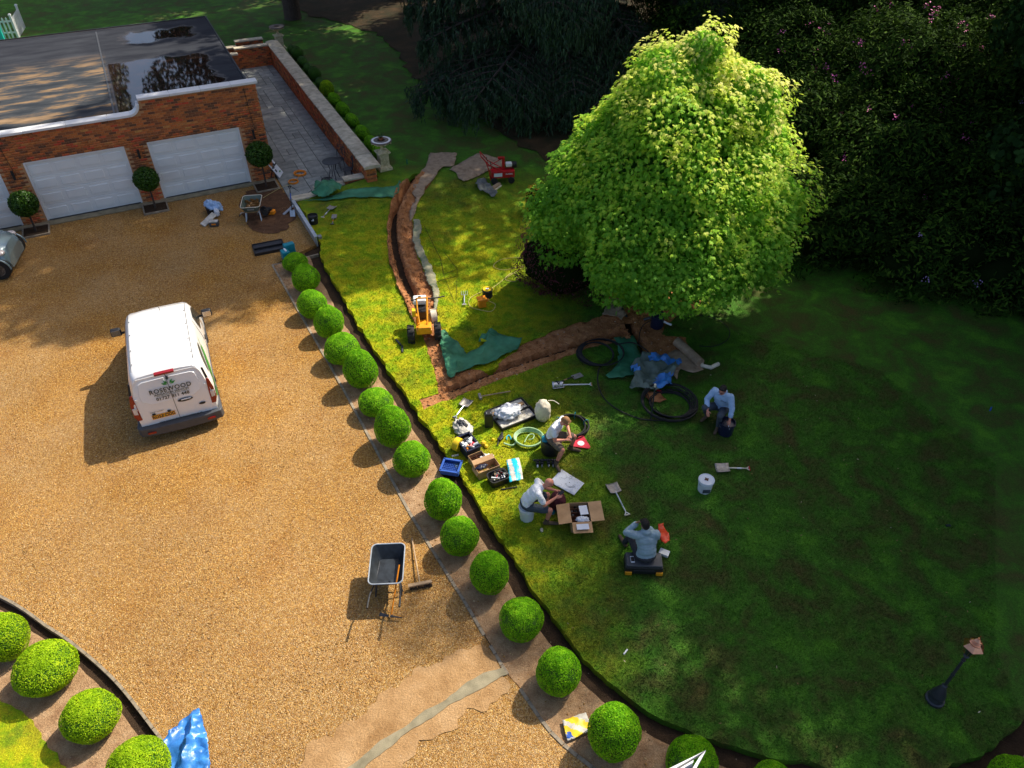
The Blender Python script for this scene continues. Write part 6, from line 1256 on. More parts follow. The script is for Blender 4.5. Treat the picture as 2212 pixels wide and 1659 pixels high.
# ================================================================ MACHINES
def tyre(parent,c,r,w,ax,lugs=14,mat='rubber',rim='steel'):
    t=MB(); t.lathe([(r*.55,-w/2),(r*.88,-w/2),(r,-w*.3),(r,w*.3),(r*.88,w/2),(r*.55,w/2)],24)
    for k in range(lugs): a=2*pi*k/lugs; t.box((r*.99*math.cos(a),r*.99*math.sin(a),w*.2*(1 if k%2 else -1)),(.05,.035,w*.55),Matrix.Rotation(a,3,'Z'))
    o=t.build('wheel',mat,parent); o.rotation_euler=(pi/2,0,ax); o.location=c; q=MB(); q.lathe([(0,-w*.4),(r*.5,-w*.36),(r*.56,-w*.5),(r*.56,w*.5),(r*.5,w*.36),(0,w*.4)],18); q.build('rim',rim,o); return o
tg=g(917,716); tc_=thing('trencher','yellow and orange walk behind trencher with a white fuel tank on the freshly dug trench','trencher',(tg.x,tg.y,T(tg.x,tg.y)-.03),R(97))  # local +X points up the trench
tyre(tc_,(-.38,.36,.24),.24,.19,0); tyre(tc_,(-.32,-.36,.24),.24,.19,0)
m=MB(); m.box((-.10,0,.36),(.80,.42,.14)); m.box((-.42,-.02,.42),(.20,.34,.22)); m.box((.05,.17,.52),(.45,.06,.26)); m.build('chassis','yorange',tc_,smooth=0,bevel=.02)
m=MB(); m.box((.18,.04,.56),(.36,.30,.28)); m.tube([(.18,.04,.56),(.18,.24,.56)],.10,12); m.build('engine','black',tc_,smooth=0,bevel=.02)
m=MB(); m.box((.42,.06,.80),(.30,.36,.15)); m.build('fuel_tank','white',tc_,smooth=0,bevel=.04); MB().lathe([(0,.87),(.045,.87),(.045,.90),(0,.905)],12,(.42,.06,0)).build('fuel_cap','black',tc_)
m=MB(); m.tube([(-.40,-.10,.50),(-.05,-.12,.82),(.22,-.14,1.0)],.026,8); m.tube([(.20,-.14,1.0),(.20,.14,1.0)],.022,8); m.tube([(-.40,.10,.50),(.0,.14,.80),(.22,.14,1.0)],.022,8); m.build('handle_frame','yorange',tc_)
m=MB(); m.tube([(.22,-.12,.96),(.26,-.40,.94),(.32,-.62,.93)],.018,8); m.tube([(.22,.14,.96),(.20,.30,.94)],.018,8); m.build('control_lever','black',tc_)
MB().box((-.02,.24,.70),(.16,.10,.20)).build('panel','yellow',tc_,smooth=0,bevel=.01); MB().box((-.02,.295,.66),(.12,.008,.10)).build('sticker','paper',tc_,smooth=0)
m=MB(); m.tube([(.10,-.20,.44),(.12,-.36,.44)],.20,20); m.build('disc_guard','cream',tc_); MB().box((.75,0,.14),(.9,.09,.20)).build('digging_boom','gmetal',tc_,smooth=0,bevel=.03)
m=MB()
for k in range(14): m.box((.35+.065*k,0,.25-.004*k),(.03,.13,.03))
kind(m.build('chain_teeth','gmetal',tc_,smooth=0),'stuff')
m=MB(); m.box((-.45,.72,.06),(.30,.04,.04),Matrix.Rotation(R(25),3,'Z')); m.tube([(-.62,.62,.05),(-.9,.62,.05)],.03,8); m.build('outrigger','gmetal',tc_,smooth=0)
rg=g(1082,392); rmx=thing('turf_cutter','red turf cutting machine with long handles and a white engine cover on the hessian sheet','turf cutter',(rg.x,rg.y,T(rg.x,rg.y)),R(8))
m=MB(); m.box((.06,0,.33),(.86,.36,.26)); m.build('body','red',rmx,smooth=0,bevel=.03); MB().box((-.12,-.19,.34),(.30,.01,.13)).build('label_plate','paper',rmx,smooth=0); text('lettering','CLASSIC',.07,'paper',rmx,Matrix.Translation((.28,-.185,.36))@Matrix.Rotation(pi/2,4,'X'),.001)
m=MB(); m.box((.10,.05,.66),(.10,.10,.50)); m.box((.0,.05,.88),(.20,.08,.08)); m.build('upright','red',rmx,smooth=0,bevel=.01)
m=MB()
for s_ in (-1,1): m.tube([(.05,s_*.16,.46),(-.45,s_*.20,.75),(-.72,s_*.22,1.08)],.02,8)
m.tube([(-.72,-.22,1.08),(-.72,.22,1.08)],.02,8); m.tube([(-.40,-.2,.16),(-.45,-.2,.55),(-.55,-.2,.85)],.018,8); m.tube([(-.2,.0,.5),(-.45,0,.62),(.05,.05,.85)],.016,8); m.build('handle_frame','red',rmx)
m=MB(); m.tube([(-.45,.1,.6),(-.50,.1,.92)],.014,6); m.tube([(-.35,-.1,.55),(-.38,-.1,.84)],.014,6); m.build('lever','black',rmx)
m=MB(); m.box((.30,.06,.62),(.22,.20,.14)); m.build('fuel_tank','white',rmx,smooth=0,bevel=.03); MB().tube([(.42,.1,.58),(.58,.1,.58)],.12,14).build('engine','black',rmx)
for x,r in ((-.26,.12),(.36,.12)): tyre(rmx,(x,-.2,r),r,.08,0,0); tyre(rmx,(x,.2,r),r,.08,0,0)
cu=thing('disc_cutter','small black and orange power cutter on the muddy patch beside the rubble barrow','power cutter',g0(585,463),R(170)); MB().box((0,0,.10),(.34,.20,.14)).build('body','orange',cu,smooth=0,bevel=.03); m=MB(); m.tube([(.05,.06,.16),(.05,.28,.20)],.10,12); m.box((0,.0,.20),(.16,.12,.10)); m.build('engine','black',cu,bevel=.01); m=MB(); m.tube([(.22,-.03,.13),(.22,.0,.13)],.15,20); m.build('disc','gmetal',cu)
# ================================================================ CASES, BUCKETS, BOXES
def open_case(name,label,p,rz,L,Wd,mat,inner):
    t=thing(name,label,'tool case',p,rz)
    for k,(x,h) in enumerate(((-Wd/2,.10),(Wd/2,.06))):
        m=MB(); m.box((x,0,.012),(Wd*.97,L,.024)); 
        for a,b,c,d in ((x-Wd*.47,0,.03,L),(x+Wd*.47,0,.03,L),(x,-L/2,Wd*.97,.03),(x,L/2,Wd*.97,.03)): m.box((a,b,h/2),(c,d,h))
        m.build('shell' if k==0 else 'lid',mat,t,smooth=0,bevel=.006); MB().box((x,0,.028),(Wd*.86,L*.93,.01)).build('lining',inner,t,smooth=0)
    return t
k=open_case('tool_case','open empty black plastic tool case lying on the gravel above the box balls',g0(581,536),R(38)+R(75),.95,.36,'black','gmetal')
k2=open_case('tool_case','open black tool case with a white cloth bundle on the sunny grass',g(1106,896),R(30)+R(90),.98,.40,'black','sackgrey')
for a,b in ((-.25,.05),(.25,-.1)): MB().box((.18,a,.05),(.10,.36,.04),R(b*60)).build('tool','card',k2,smooth=0)
def lump(name,label,cat,c,r,mat,amp=.22,sc=3,group=None,parent=None,seed=0,rz=0):
    V,F,_=ico((0,0,0),(1,1,1),4); r=np.array(r); out=[]
    for v in V:
        n_=Vector(v)*sc+Vector((seed,seed*.7,0)); k=1+amp*(noise.noise(n_)+.5*noise.noise(n_*2.3)+.3*abs(noise.noise(n_*4))); q=v*r*k; q[2]=max(q[2],-r[2]*.75); out.append(q+np.array([0,0,r[2]*.75]))
    me=arr_mesh(name,out,F,[mat],smooth=True); o=bpy.data.objects.new(name,me); C.objects.link(o); o.location=c; o.rotation_euler=(0,0,rz); o.parent=parent
    if label: tag(o,label,cat,group)
    return o
lump('white_cloth','white crumpled cloth bundle dumped in the open tool case','cloth',g(1098,895,.06),(.30,.20,.13),'shirtw',.45,3.2,seed=4,rz=.4)
bc=thing('black_case','upright black case with two catches standing left of the open tool case','case',g(1056,920),R(8)); MB().box((0,0,.20),(.20,.16,.40)).build('body','black',bc,smooth=0,bevel=.02); MB().box((0,0,.415),(.17,.15,.05)).build('lid','black',bc,smooth=0,bevel=.015)
for x in (-.05,.05): MB().box((x,-.03,.445),(.02,.05,.01)).build('catch','chrome',bc,smooth=0)
sk=lump('canvas_sack','bulging cream canvas sack standing behind the seated man in shorts','sack',g(1172,905),(.19,.19,.34),'cream',.16,2.2,seed=9); m=MB(); m.tube(curve([(.12,.1,.5),(.25,.08,.52),(.38,.0,.48)],4),.010,5); o=m.build('drawstring','cream',sk)
rv=thing('reel_of_warning_tape','flat pale green coil of flexible hose with a loose tail on the sunny grass','hose coil',g(1142,950,.02),0); pts=[]
m=MB(); 
for k_ in range(4): m.tube([(( .30+.015*k_)*math.cos(a),(.26+.012*k_)*math.sin(a),.03+.022*k_+.01*math.sin(3*a+k_)) for a in [2*pi*i/28 for i in range(28)]],.019,7,closed=True)
m.tube(curve([(-.28,-.12,.05),(-.38,-.22,.04),(-.50,-.18,.03),(-.58,-.15,.04)],5),.020,7); m.tube(curve([(-.1,-.12,.04),(0,.10,.06),(.12,.12,.05),(.1,0,.04),(.0,-.02,.03)],5),.012,6); m.build('hose','pipeg',rv); rv.name='green_hose_coil'
# plastic bag, blue crate with bottles, cardboard boxes, tool bag, sack, blue crate
lump('plastic_bag','shiny grey plastic bag of parts lying at the top of the row of crates','bag',g(1000,928),(.20,.30,.09),'sackgrey',.35,3.5,seed=2,rz=.5)
lump('black_offcuts','black and white scrap of rubber on top of the grey bag','scrap',g(998,918,.10),(.09,.14,.05),'gmetal',.5,4,seed=8,rz=.8)
yr=thing('yellow_tape_reel','yellow reel of tape leaning against the blue crate','reel',g(989,960,.16),0); m=MB(); m.tube([(-.07,0,0),(.07,0,0)],.16,22); o=m.build('reel','yellow',yr); yr.rotation_euler=(R(15),0,R(-30)); m=MB(); m.tube([(-.08,0,0),(.08,0,0)],.05,12); m.build('core','black',yr)
def crate(name,label,cat,p,rz,L,Wd,h,mat,grid=False):
    t=thing(name,label,cat,p,rz); m=MB(); m.box((0,0,.012),(L,Wd,.024))
    for a,b,c,d in ((0,-Wd/2,L,.018),(0,Wd/2,L,.018),(-L/2,0,.018,Wd),(L/2,0,.018,Wd)): m.box((a,b,h/2),(c,d,h))
    m.build('shell',mat,t,smooth=0,bevel=.004); m=MB()
    for a,b,c,d in ((0,-Wd/2,L+.04,.045),(0,Wd/2,L+.04,.045),(-L/2,0,.045,Wd),(L/2,0,.045,Wd)): m.box((a,b,h+.004),(c,d,.018))
    m.build('rim',mat,t,smooth=0)
    if grid:
        m=MB()
        for i in range(1,10): m.box((-L/2+L*i/10,0,.05),(.006,Wd*.95,.03))
        for i in range(1,7): m.box((0,-Wd/2+Wd*i/7,.052),(L*.95,.006,.03))
        m.build('grid',mat,t,smooth=0)
    return t
c1=crate('blue_crate','dark blue crate full of plastic bottles and orange caps on the sunny grass','crate',g(1012,972),R(-58),.52,.34,.26,'navy')
rb=random.Random(3)
for i in range(16):
    x=rb.uniform(-.2,.2);y=rb.uniform(-.12,.12); mat=rb.choice(['bottle','bottle','orange','paper','sackgrey','dgrey','pinkred','bottle']); o=MB(); o.tube([(-.07,0,0),(.04,0,0),(.055,0,0)],[.035,.035,.016],10); o.tube([(.055,0,0),(.085,0,0)],.017,8); o=o.build('bottle',mat,None); o.location=c1.matrix_basis@Vector((x,y,.20+rb.uniform(0,.07))); o.rotation_euler=(rb.uniform(0,3),rb.uniform(-.5,.5),rb.uniform(0,6)); tag(o,f'small {dict(bottle="clear plastic",orange="orange",paper="white",sackgrey="pale grey",dgrey="dark grey",pinkred="red")[mat]} bottle lying in the dark blue crate','bottle','bottles heaped in the dark blue crate')
def cbox(name,label,p,rz,L,Wd,h,flaps,div=True):
    t=thing(name,label,'cardboard box',p,rz); m=MB(); m.box((0,0,.006),(L,Wd,.012))
    for a,b,c,d in ((0,-Wd/2,L,.008),(0,Wd/2,L,.008),(-L/2,0,.008,Wd),(L/2,0,.008,Wd)): m.box((a,b,h/2),(c,d,h))
    m.build('carton','card',t,smooth=0)
    for s_,ln,an in flaps:
        a=R(an)
        if s_ in ('l','r'):
            q=-1 if s_=='l' else 1; o=MB().box((q*ln/2,0,0),(ln,Wd,.006)).build('flap','card',t,smooth=0); o.location=(q*L/2,0,h); o.rotation_euler=(0,q*a,0)
        else:
            q=-1 if s_=='f' else 1; o=MB().box((0,q*ln/2,0),(L,ln,.006)).build('flap','card',t,smooth=0); o.location=(0,q*Wd/2,h); o.rotation_euler=(-q*a,0,0)
    if div:
        MB().box((0,0,.02),(L-.02,Wd-.02,.01)).build('inner_base','carddk',t,smooth=0); m=MB()
        for i in range(1,5): m.box((0,-Wd/2+Wd*i/5,h*.42),(L-.02,.006,h*.75))
        m.box((0,0,h*.42),(.006,Wd-.02,h*.76)); m.build('divider','carddk',t,smooth=0)
    return t
B_=cbox('cardboard_box','large open cardboard box with compartments and folded out flaps on the shaded lawn',g(1251,1128),R(4),.40,.52,.32,[('l',.27,8),('r',.27,-4),('f',.26,6)])
def onbox(x,y,z,name,label,cat,dims,mat,rz=0,rx=0):
    t=MB().box((0,0,0),dims).build(name,mat,None,smooth=0); t.location=B_.matrix_basis@Vector((x,y,z)); t.rotation_euler=(rx,0,rz+R(4)); return tag(t,label,cat)
onbox(.08,.05,.325,'leaflet','white printed leaflet lying across the compartments of the open cardboard box','leaflet',(.17,.24,.003),'paper',.05)
lump('crumpled_paper','crumpled white paper tucked in the near end of the open cardboard box','paper',B_.matrix_basis@Vector((.03,-.17,.25)),(.12,.07,.05),'paper',.5,4,seed=6)
lf=onbox(0,-.40,.345,'shipping_label','white label stuck on the near flap of the open cardboard box','label',(.25,.14,.003),'paper',0,R(0))
for i in range(10): 
    x=-.16+.08*rb.randint(0,2); y=.0+.1*rb.randint(0,2); o=MB().tube([(0,0,.03),(0,0,.20)],.026,8).build('sprinkler_head','black',None); o.location=B_.matrix_basis@Vector((x+.02*rb.random(),y+.02*rb.random(),.03)); tag(o,'black sprinkler head standing in a compartment of the open cardboard box','sprinkler head','sprinkler heads in the cardboard box')
cbox('cardboard_box','small open brown box next to the dark blue crate',g(1032,1000),R(30),.34,.26,.20,[('r',.1,70)]); MB
cbox('cardboard_box','long torn open brown box behind the black tool bag',g(1052,1020),R(28),.52,.26,.22,[('b',.12,-20),('l',.1,60)],False)
lump('grey_parts_bag','clear plastic bag of grey fittings beside the small brown box','bag',g(1051,996),(.16,.10,.10),'bottle',.4,4,seed=12,rz=.5)
lump('dark_glove','dark navy glove lying on the long brown box','glove',g(1040,1010,.20),(.14,.06,.03),'navy',.4,4,seed=14,rz=.5)
tbg=thing('tool_bag','open black tool bag crammed with hand tools at the end of the row','tool bag',g(1076,1040),R(28)); m=MB(); tray(m,.46,.36,.42,.30,.20,.0,.02); m.build('bag','black',tbg); MB().tube(curve([(-.2,0,.2),(-.1,0,.33),(.1,0,.34),(.2,0,.2)],5),.014,6).build('handle','black',tbg)
for i in range(22):
    mat=rb.choice(['gmetal','dgrey','chrome','sackgrey','black','red','paper','dgrey','ash','gmetal']); a=rb.uniform(0,3.1); L=rb.uniform(.08,.2); x=rb.uniform(-.13,.13);y=rb.uniform(-.10,.10); o=MB().tube([(-L/2,0,0),(L*.1,0,.005),(L/2,0,.01)],[.018,.012,.007],7).build('hand_tool',mat,None); o.location=tbg.matrix_basis@Vector((x,y,.19+rb.uniform(-.03,.05))); o.rotation_euler=(rb.uniform(-.3,.3),rb.uniform(-.5,.5),a); tag(o,f'small {dict(gmetal="black metal",dgrey="dark grey",chrome="shiny steel",sackgrey="pale grey",black="black",red="red",paper="white",ash="wooden")[mat]} hand tool sticking out of the open black tool bag','tool','hand tools crammed in the tool bag')
q=px([(1094,1002),(1121,996),(1130,1042),(1101,1050)]); pc=sum(q,Vector())/4
cloth('sand_sack','pale sack with a wide light blue stripe lying beside the black tool bag','sack',q,['sackgrey','cyan'],.05,4,.10,.035,jit=.006,hfun=lambda x,y:.06*math.exp(-((x-pc.x)**2+(y-pc.y)**2)/.06)-.02,matf=lambda x,y,z:1 if -.02<(x-pc.x)*.98+(y-pc.y)*.17<.09 or (x-pc.x)*.98+(y-pc.y)*.17<-.115 else 0)
tb_=MB().tube([(-.16,0,.02),(.2,.02,.02)],.018,6).build('black_bar','black'); tb_.location=g(1098,1057); tb_.rotation_euler=(0,0,.15); tag(tb_,'short black bar on the grass below the striped sack','bar')
crate('blue_tray','royal blue plastic crate lying in the dark channel at the lawn edge','crate',g0(975,1014,.02),R(-12),.40,.36,.12,'blue',True)
yc=lump('yellow_fitting','cluster of small yellow plastic fittings left of the pipe cutter','fitting',g(1044,960),(.05,.06,.05),'yellow',.5,5,seed=3); lump('yellow_fitting','second yellow plastic fitting of the pair on the sunny grass','fitting',g(1050,966),(.04,.05,.04),'yellow',.5,5,seed=5); lump('yellow_ball','single round yellow cap on the grass left of the green hose coil','cap',g(1065,951),(.035,.035,.035),'yellow',.1)
pc2=thing('pipe_cutter','black pipe clamp tool lying on the sunny grass beside the blue pliers','tool',g(1081,947,.04),R(60)); MB().box((0,0,0),(.16,.10,.07)).build('body','black',pc2,bevel=.015); MB().box((.12,.03,0),(.14,.06,.06),.5).build('jaw','black',pc2,bevel=.01); MB().tube([(-.08,0,0),(-.22,-.05,-.02)],.013,6).build('handle','gmetal',pc2)
bl=thing('blue_pliers','light blue handled pliers open on the sunny grass','pliers',g(1099,944,.02),R(0)); MB().tube(curve([(0,.07,0),(-.05,0,0),(-.045,-.09,0)],4),.013,6).build('handle','cyan',bl); MB().tube(curve([(0,.07,0),(.04,0,0),(.055,-.09,0)],4),.013,6).build('handle','cyan',bl)
md=thing('valve_manifold','black irrigation valve manifold with four valves on the shaded grass','valve manifold',g(1177,1002,.02),R(2)); MB().tube([(-.26,.07,.05),(.26,.07,.05)],.022,8).build('pipe','gmetal',md)
for x in (-.17,-.07,.08,.18): MB().box((x,-.01,.06),(.075,.12,.10)).build('valve','black',md,bevel=.015); MB().lathe([(0,.11),(.028,.11),(.028,.15),(0,.155)],10,(x,-.01,0)).build('solenoid','black',md); MB().tube([(x,-.07,.04),(x,-.13,.035)],.02,8).build('outlet','grey' if x!=-.17 else 'paper',md)
pln=px([(1187,1043),(1213,1016),(1262,1046),(1240,1072)]); o=sheet('paper_plan',pln,['paper'],lambda x,y:T(x,y)+.035+.006*nz(x,y,3),step=.1,smooth=True); tag(o,'large white paper plan spread on the shaded grass between the two seated men','plan'); s_=o.modifiers.new('t','SOLIDIFY'); s_.thickness=.003
m=MB(); rp=random.Random(5); cP=sum(pln,Vector())/4
for k_ in range(7):
    a=cP+Vector((rp.uniform(-.20,.20),rp.uniform(-.14,.14),0)); pts=[a]; 
    for _ in range(4): a=a+Vector((rp.uniform(-.08,.08),rp.uniform(-.06,.06),0)); pts.append(a)
    m.tube([Vector((p.x,p.y,T(p.x,p.y)+.046+.006*nz(p.x,p.y,3))) for p in pts],.0022,4)
l_=m.build('drawn_line','grey',o)
def bucket(name,label,p,h,r,mat,lid=None,band=None,label_mat=None,rz=0):
    t=thing(name,label,'bucket',p,rz); m=MB(); 
    if lid: m.lathe([(r*.86,0),(r*.98,h-.03),(r,h-.02),(r*.99,h)],26)
    else: m.lathe([(r*.86,0),(r,h),(r*.95,h),(r*.82,.02),(0,.02)],26)
    m.build('pail',mat,t)
    if lid: l=MB(); l.lathe([(r*1.03,h-.035),(r*1.06,h-.03),(r*1.06,h),(r*1.0,h+.012),(r*.9,h+.006),(r*.88,h),(0,h+.002)],28); l.build('lid',lid,t)
    MB().lathe([(r*.985,h*.80),(r*1.02,h*.81),(r*1.02,h*.84),(r*.985,h*.85)],26).build('band',band or mat,t)
    m=MB(); m.tube([(r*1.0*math.cos(a),-.05-.3*r*math.sin(a),h*.83-.5*r*math.sin(a)) for a in [pi*i/10 for i in range(11)]],.004,5); m.build('handle','grey',t); return t
bk=bucket('white_bucket','white lidded bucket with a dark emblem on the lid standing alone on the shaded lawn',g(1521,1058),.33,.165,'paper','paper',None)
m=MB()
for a in (0,90,180,270): q=R(a+20); m.ell((.028*math.cos(q),.028*math.sin(q),.338),(.026,.02,.004),8,Matrix.Rotation(q,3,'Z'))
m.build('emblem','carddk',bk); MB().box((0,-.162,.12),(.16,.01,.10)).build('label_band','trous',bk,smooth=0)
bb=bucket('black_bucket','black builders bucket on the grass beside the steel edging',g(678,482),.30,.17,'black'); MB().box((.02,-.155,.2),(.08,.01,.08)).build('sticker','paper',bb,smooth=0)
tc2=thing('teal_case','teal plastic tool case with a pale handle at the top of the box row','case',g0(627,556),R(32)); MB().box((.06,.12,.22),(.34,.20,.42)).build('body','teal',tc2,smooth=0,bevel=.03); MB().box((-.14,-.06,.17),(.24,.30,.30)).build('lid','teal',tc2,smooth=0,bevel=.03); MB().box((-.12,-.05,.335),(.06,.20,.03)).build('handle','paper',tc2,smooth=0,bevel=.01)
# jacket, bag and tool set on the gravel
jk=thing('black_holdall','black holdall under a blue jacket on the gravel in front of the garage','bag',g0(463,462),R(20)); m=MB(); tray(m,.46,.36,.40,.30,.28,0,.02); m.build('bag','black',jk)
lump('blue_jacket','grey blue jacket draped over the black holdall on the gravel','jacket',g0(462,452,.14),(.33,.20,.17),'hoodb',.5,2.6,seed=17,rz=-.5)
lump('white_rag','white rag hanging over the side of the black holdall','cloth',g0(470,465,.06),(.08,.14,.14),'paper',.4,4,seed=19,rz=.3)
sc_=thing('saw_case','grey fabric tool sleeve leaning over the front of the holdall','case',g0(452,480,.02),R(62)); m=MB(); m.box((0,0,.10),(.62,.20,.05),Matrix.Rotation(R(-14),3,'Y')@Matrix.Rotation(R(30),3,'X')); m.build('sleeve','sackgrey',sc_,bevel=.02)
dt=thing('small_tool_box','small grey tool box with an orange latch beside the blue jacket','tool box',g0(464,487),R(8)); MB().box((0,0,.08),(.30,.22,.15)).build('body','dgrey',dt,smooth=0,bevel=.02); MB().box((0,0,.165),(.26,.18,.02)).build('lid','sackgrey',dt,smooth=0); MB().box((0,-.115,.10),(.14,.015,.05)).build('latch','orange',dt,smooth=0)
# small litter that shows on the lawn
ws2=MB().tube([(-.06,0,.015),(.06,0,.015)],.016,8).build('white_stick','paper'); ws2.location=g(1351,1409); ws2.rotation_euler=(0,0,R(50)); tag(ws2,'short white tube lying alone on the dark lawn below the seated men','tube')
bf=MB().add([(0,0,0),(.05,0,0),(.03,0,.14),(.01,.02,.12)],[(0,1,2,3)]).build('marker_flag','blue',None,smooth=0); bf.location=g(2136,888); tag(bf,'tiny blue marker flag far out on the dark lawn at the right','flag')
bf=MB().box((0,0,.01),(.10,.05,.02)).build('blue_scrap','navy',None); bf.location=g(2048,1136); tag(bf,'small dark blue scrap on the shaded lawn at the right','scrap')
gp=MB().add([(0,0,0),(.06,0,0),(.05,0,.18),(.0,.0,.22)],[(0,1,2,3)]).build('green_marker','tarpg',None,smooth=0); gp.location=g(878,355); tag(gp,'small green marker stuck in the lawn right of the near urn','marker')
otr=MB().tube([(-.1,0,.02),(.06,0,.02)],.024,8).build('sealant_tube','sackgrey'); otr.location=g(985,985); otr.rotation_euler=(0,0,.3); tag(otr,'small sealant tube with orange tip on the grass left of the dark blue crate','tube')
# ================================================================ PEOPLE
mats=lambda s,sh_,tr,hr_,so_='sock',bt='boot':[s,sh_,tr,hr_,bt,so_]
# 1: man in shorts on a black barrel
p=g(1190,975); f=math.atan2((g(1235,990)-g(1196,972)).y,(g(1235,990)-g(1196,972)).x)
bn=thing('black_barrel','black plastic barrel with a teal lid used as a seat by the man in shorts','barrel',p,0); MB().lathe([(.20,0),(.23,.05),(.24,.32),(.22,.40)],24).build('barrel','black',bn); MB().box((-.13,-.02,.415),(.17,.20,.04)).build('lid','teal',bn,bevel=.02)
J=dict(pelvis=(0,.0,.50),waist=(0,.03,.64),chest=(0,.12,.84),neck=(0,.22,1.01),head=(.01,.33,1.12),face=(0,.62,-.78),shL=(-.185,.15,.96),shR=(.185,.15,.96),elL=(-.30,.22,.70),elR=(.27,.24,.70),wrL=(-.09,.42,.66),wrR=(.09,.42,.67),hdL=(.8,.5,.0),hdR=(-.7,.6,-.1),hnL=(0,0,1),hnR=(0,0,1),hipL=(-.10,.05,.48),hipR=(.10,.05,.48),knL=(-.26,.44,.50),knR=(.26,.44,.50),anL=(-.28,.36,.10),anR=(.34,.34,.10),toeL=(-.34,.56,.03),toeR=(.46,.50,.03))
P1=person('fair haired man in white t-shirt and khaki shorts sitting on a black barrel',p,f-pi/2,J,mats('skinred','shirtw','khaki','hairb'),.28,.66)
ph=MB().box((0,0,0),(.10,.07,.04)).build('held_part','gmetal',None,bevel=.01); ph.location=P1.matrix_basis@Vector((0,.47,.645)); tag(ph,'small dark fitting held in both hands by the man in shorts','fitting')
# 2: bald man on a white bucket
p=g(1138,1118); b2=bucket('white_bucket','white bucket used as a seat by the bald man, its base on the grass',p,.36,.165,'paper','paper')
J=dict(pelvis=(0,-.02,.46),waist=(0,.02,.61),chest=(0,.16,.80),neck=(0,.30,.95),head=(0,.43,1.05),face=(.02,.70,-.72),shL=(-.185,.22,.92),shR=(.185,.22,.92),elL=(-.24,.36,.66),elR=(.24,.34,.66),wrL=(-.10,.58,.72),wrR=(.08,.58,.70),hdL=(.2,.9,.1),hdR=(-.2,.9,.15),hnL=(-.6,0,.6),hnR=(.6,0,.6),hipL=(-.10,.03,.45),hipR=(.10,.03,.45),knL=(-.20,.44,.48),knR=(.22,.46,.48),anL=(-.18,.36,.10),anR=(.20,.40,.10),toeL=(-.18,.58,.03),toeR=(.22,.62,.03))
P2_=person('bald man in a white t-shirt and grey shorts sitting hunched on a white bucket',p,R(2)-pi/2,J,mats('skinred','shirtw','trous','hairb'),.34,.62,bald=True)
ph=MB().box((0,0,0),(.08,.15,.012)).build('phone','black',None,bevel=.004); ph.location=P2_.matrix_basis@Vector((0,.68,.74)); ph.rotation_euler=(.3,0,R(-60)); tag(ph,'dark phone held between the hands of the bald man','phone')
lump('maroon_bag','dark maroon rucksack on the grass in front of the bald man','bag',g(1203,1095),(.17,.18,.24),'maroon',.2,3,seed=22); 
ct=bucket('teal_cup','small teal pot on the grass under the maroon bag',g(1193,1108),.08,.06,'teal')
lump('yellow_wrapper','small cream wrapper on the grass beside the large cardboard box','wrapper',g(1170,1146),(.03,.05,.02),'cream',.5,4,seed=7)
# 3: man in grey hoodie seen from behind on a tool case
p=g(1388,1226); tcs=thing('closed_tool_case','closed black tool case with orange corners under the man in the grey hoodie','tool case',p,R(-2))
m=MB(); m.box((0,.0,.12),(.74,.36,.20)); m.build('body','black',tcs,smooth=0,bevel=.03); m=MB(); m.box((0,.0,.245),(.70,.33,.05)); m.build('lid','dgrey',tcs,smooth=0,bevel=.02)
for x in (-.30,.30): MB().box((x,-.175,.06),(.13,.06,.09)).build('corner_latch','yorange',tcs,smooth=0,bevel=.01)
MB().box((-.0,-.184,.13),(.40,.02,.05)).build('front_handle','black',tcs,bevel=.01)
J=dict(pelvis=(.03,.02,.36),waist=(.03,.04,.52),chest=(.02,.12,.72),neck=(0,.18,.91),head=(-.02,.23,1.03),face=(-.15,.85,-.45),shL=(-.19,.13,.86),shR=(.20,.13,.86),elL=(-.34,.30,.74),elR=(.26,.26,.60),wrL=(-.15,.36,.93),wrR=(.18,.50,.58),hdL=(.5,-.2,.8),hdR=(-.3,.9,0),hnL=(0,1,.2),hnR=(0,0,1),hipL=(-.08,.06,.34),hipR=(.13,.06,.34),knL=(-.20,.44,.46),knR=(.24,.46,.46),anL=(-.26,.56,.10),anR=(.24,.60,.10),toeL=(-.32,.76,.03),toeR=(.28,.80,.03))
P3=person('man in grey blue hoodie seen from behind, sitting with a hand at his ear',tuple(p),R(4),J,mats('tan','hoodg','dtrous','haird'),.95,1,hood=True,build=1.18)
ph=MB().box((0,0,0),(.075,.15,.010)).build('phone','paper',None,bevel=.004); ph.location=tcs.matrix_basis@Vector((-.23,-.02,.28)); ph.rotation_euler=(0,0,.05); tag(ph,'white and black phone lying on the closed tool case beside the seated man','phone'); MB().box((0,0,.007),(.065,.105,.004)).build('screen','black',ph,smooth=0)
ov=cloth('orange_bag','crumpled bright orange bag on the grass right of the man in the grey hoodie','bag',px([(1418,1148),(1430,1146),(1438,1165),(1443,1185),(1432,1192),(1422,1180)]),'red',.10,4,.20,.05,jit=.01); ov.data.materials[0]=M('orange_red_bag',(.72,.06,.015),.4,bump=.4,bscale=20)
lb2=thing('lunch_box','translucent white lunch box on the grass right of the closed tool case','box',g(1434,1198),R(-28)); MB().box((0,0,.04),(.19,.13,.08)).build('tub','bottle',lb2,bevel=.02); MB().box((0,0,.083),(.20,.14,.012)).build('lid','bottle',lb2,bevel=.005)
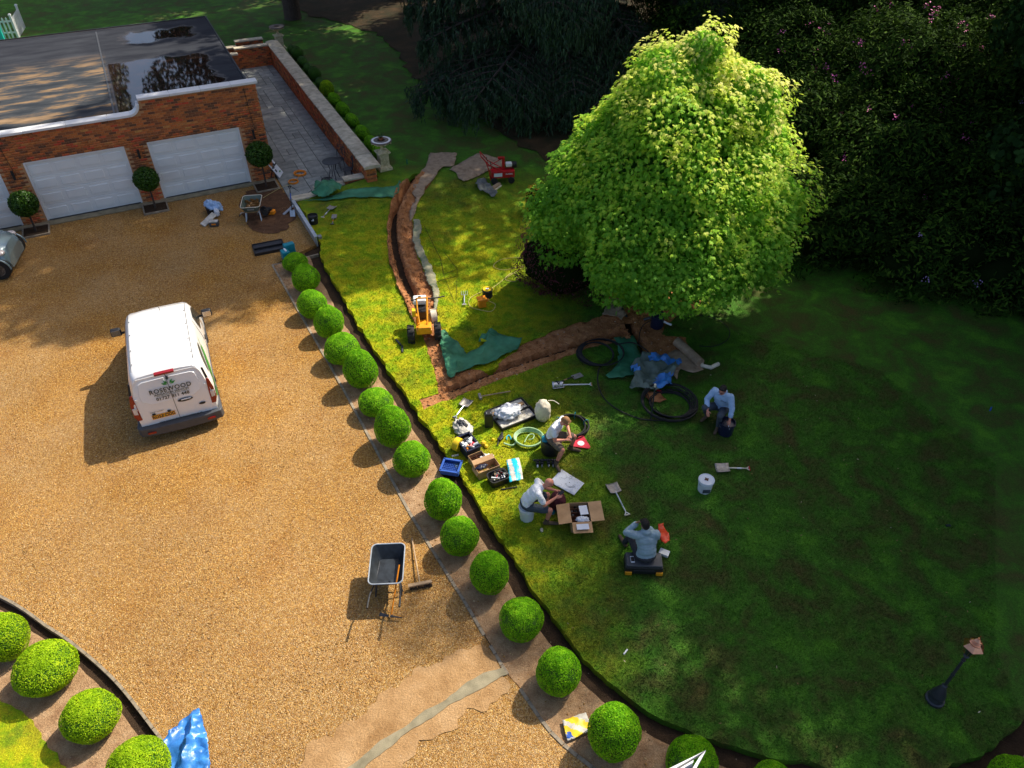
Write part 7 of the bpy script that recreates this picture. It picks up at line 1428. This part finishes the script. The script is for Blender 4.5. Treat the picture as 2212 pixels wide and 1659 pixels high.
# 4: squatting man in pale blue hoodie
p=g(1550,906); az=math.atan2((g(1522,935)-g(1545,905)).y,(g(1522,935)-g(1545,905)).x)
J=dict(pelvis=(0,-.06,.40),waist=(0,-.03,.54),chest=(0,.06,.74),neck=(.0,.13,.93),head=(-.01,.19,1.06),face=(.1,.90,-.30),shL=(-.20,.08,.88),shR=(.20,.08,.88),elL=(-.33,.20,.64),elR=(.30,.20,.64),wrL=(-.38,.36,.44),wrR=(.15,.44,.52),hdL=(-.1,.5,-.8),hdR=(-.4,.4,-.7),hnL=(.2,.8,.4),hnR=(0,.7,.7),hipL=(-.10,-.02,.38),hipR=(.10,-.02,.38),knL=(-.16,.42,.52),knR=(.24,.40,.54),anL=(-.14,.32,.10),anR=(.24,.10,.10),toeL=(-.16,.54,.03),toeR=(.28,.32,.03))
P4=person('dark haired man in pale blue hoodie and grey trousers squatting on the lawn',tuple(p),az-pi/2,J,mats('skinred','hoodb','trous','haird'),.78,1,hood=True,glasses=True,build=1.14)
nb=bucket('navy_bucket','dark navy bucket bag under the hand of the squatting man',g(1566,935),.36,.19,'navy')
sg=MB().tube([(0,0,0),(.09,0,-.01)],.008,6).build('white_marker','paper'); sg.location=P4.matrix_basis@Vector((-.40,.44,.36)); sg.rotation_euler=(0,.6,R(-70)); tag(sg,'white marker pen in the left hand of the squatting man','pen')
text('chest_print','SERVICES',.035,'trous',P4,Matrix.Translation((-.09,.20,.76))@Matrix.Rotation(pi,4,'Z')@Matrix.Rotation(R(64),4,'X'),.001)
# red warning sign
sgn=thing('warning_sign','red triangular road sign lying on the grass behind the man in shorts','sign',g(1255,957,.03),R(-10)); m=MB(); tri=[(0,.30),(.26,-.16),(-.26,-.16)]; pts=[]
for i in range(3):
    a=Vector(tri[i]);b=Vector(tri[(i+1)%3]);c=Vector(tri[i-1]); pts+=[a+(c-a)*.12,a+(b-a)*.12]
m.prism([tuple(q) for q in pts],0,.02); m.build('border','pinkred',sgn,smooth=0); m=MB(); m.lathe([(0,.02),(.08,.02),(.08,.026),(0,.026)],16,(0,-.03,0)); m.build('symbol','paper',sgn,smooth=0)
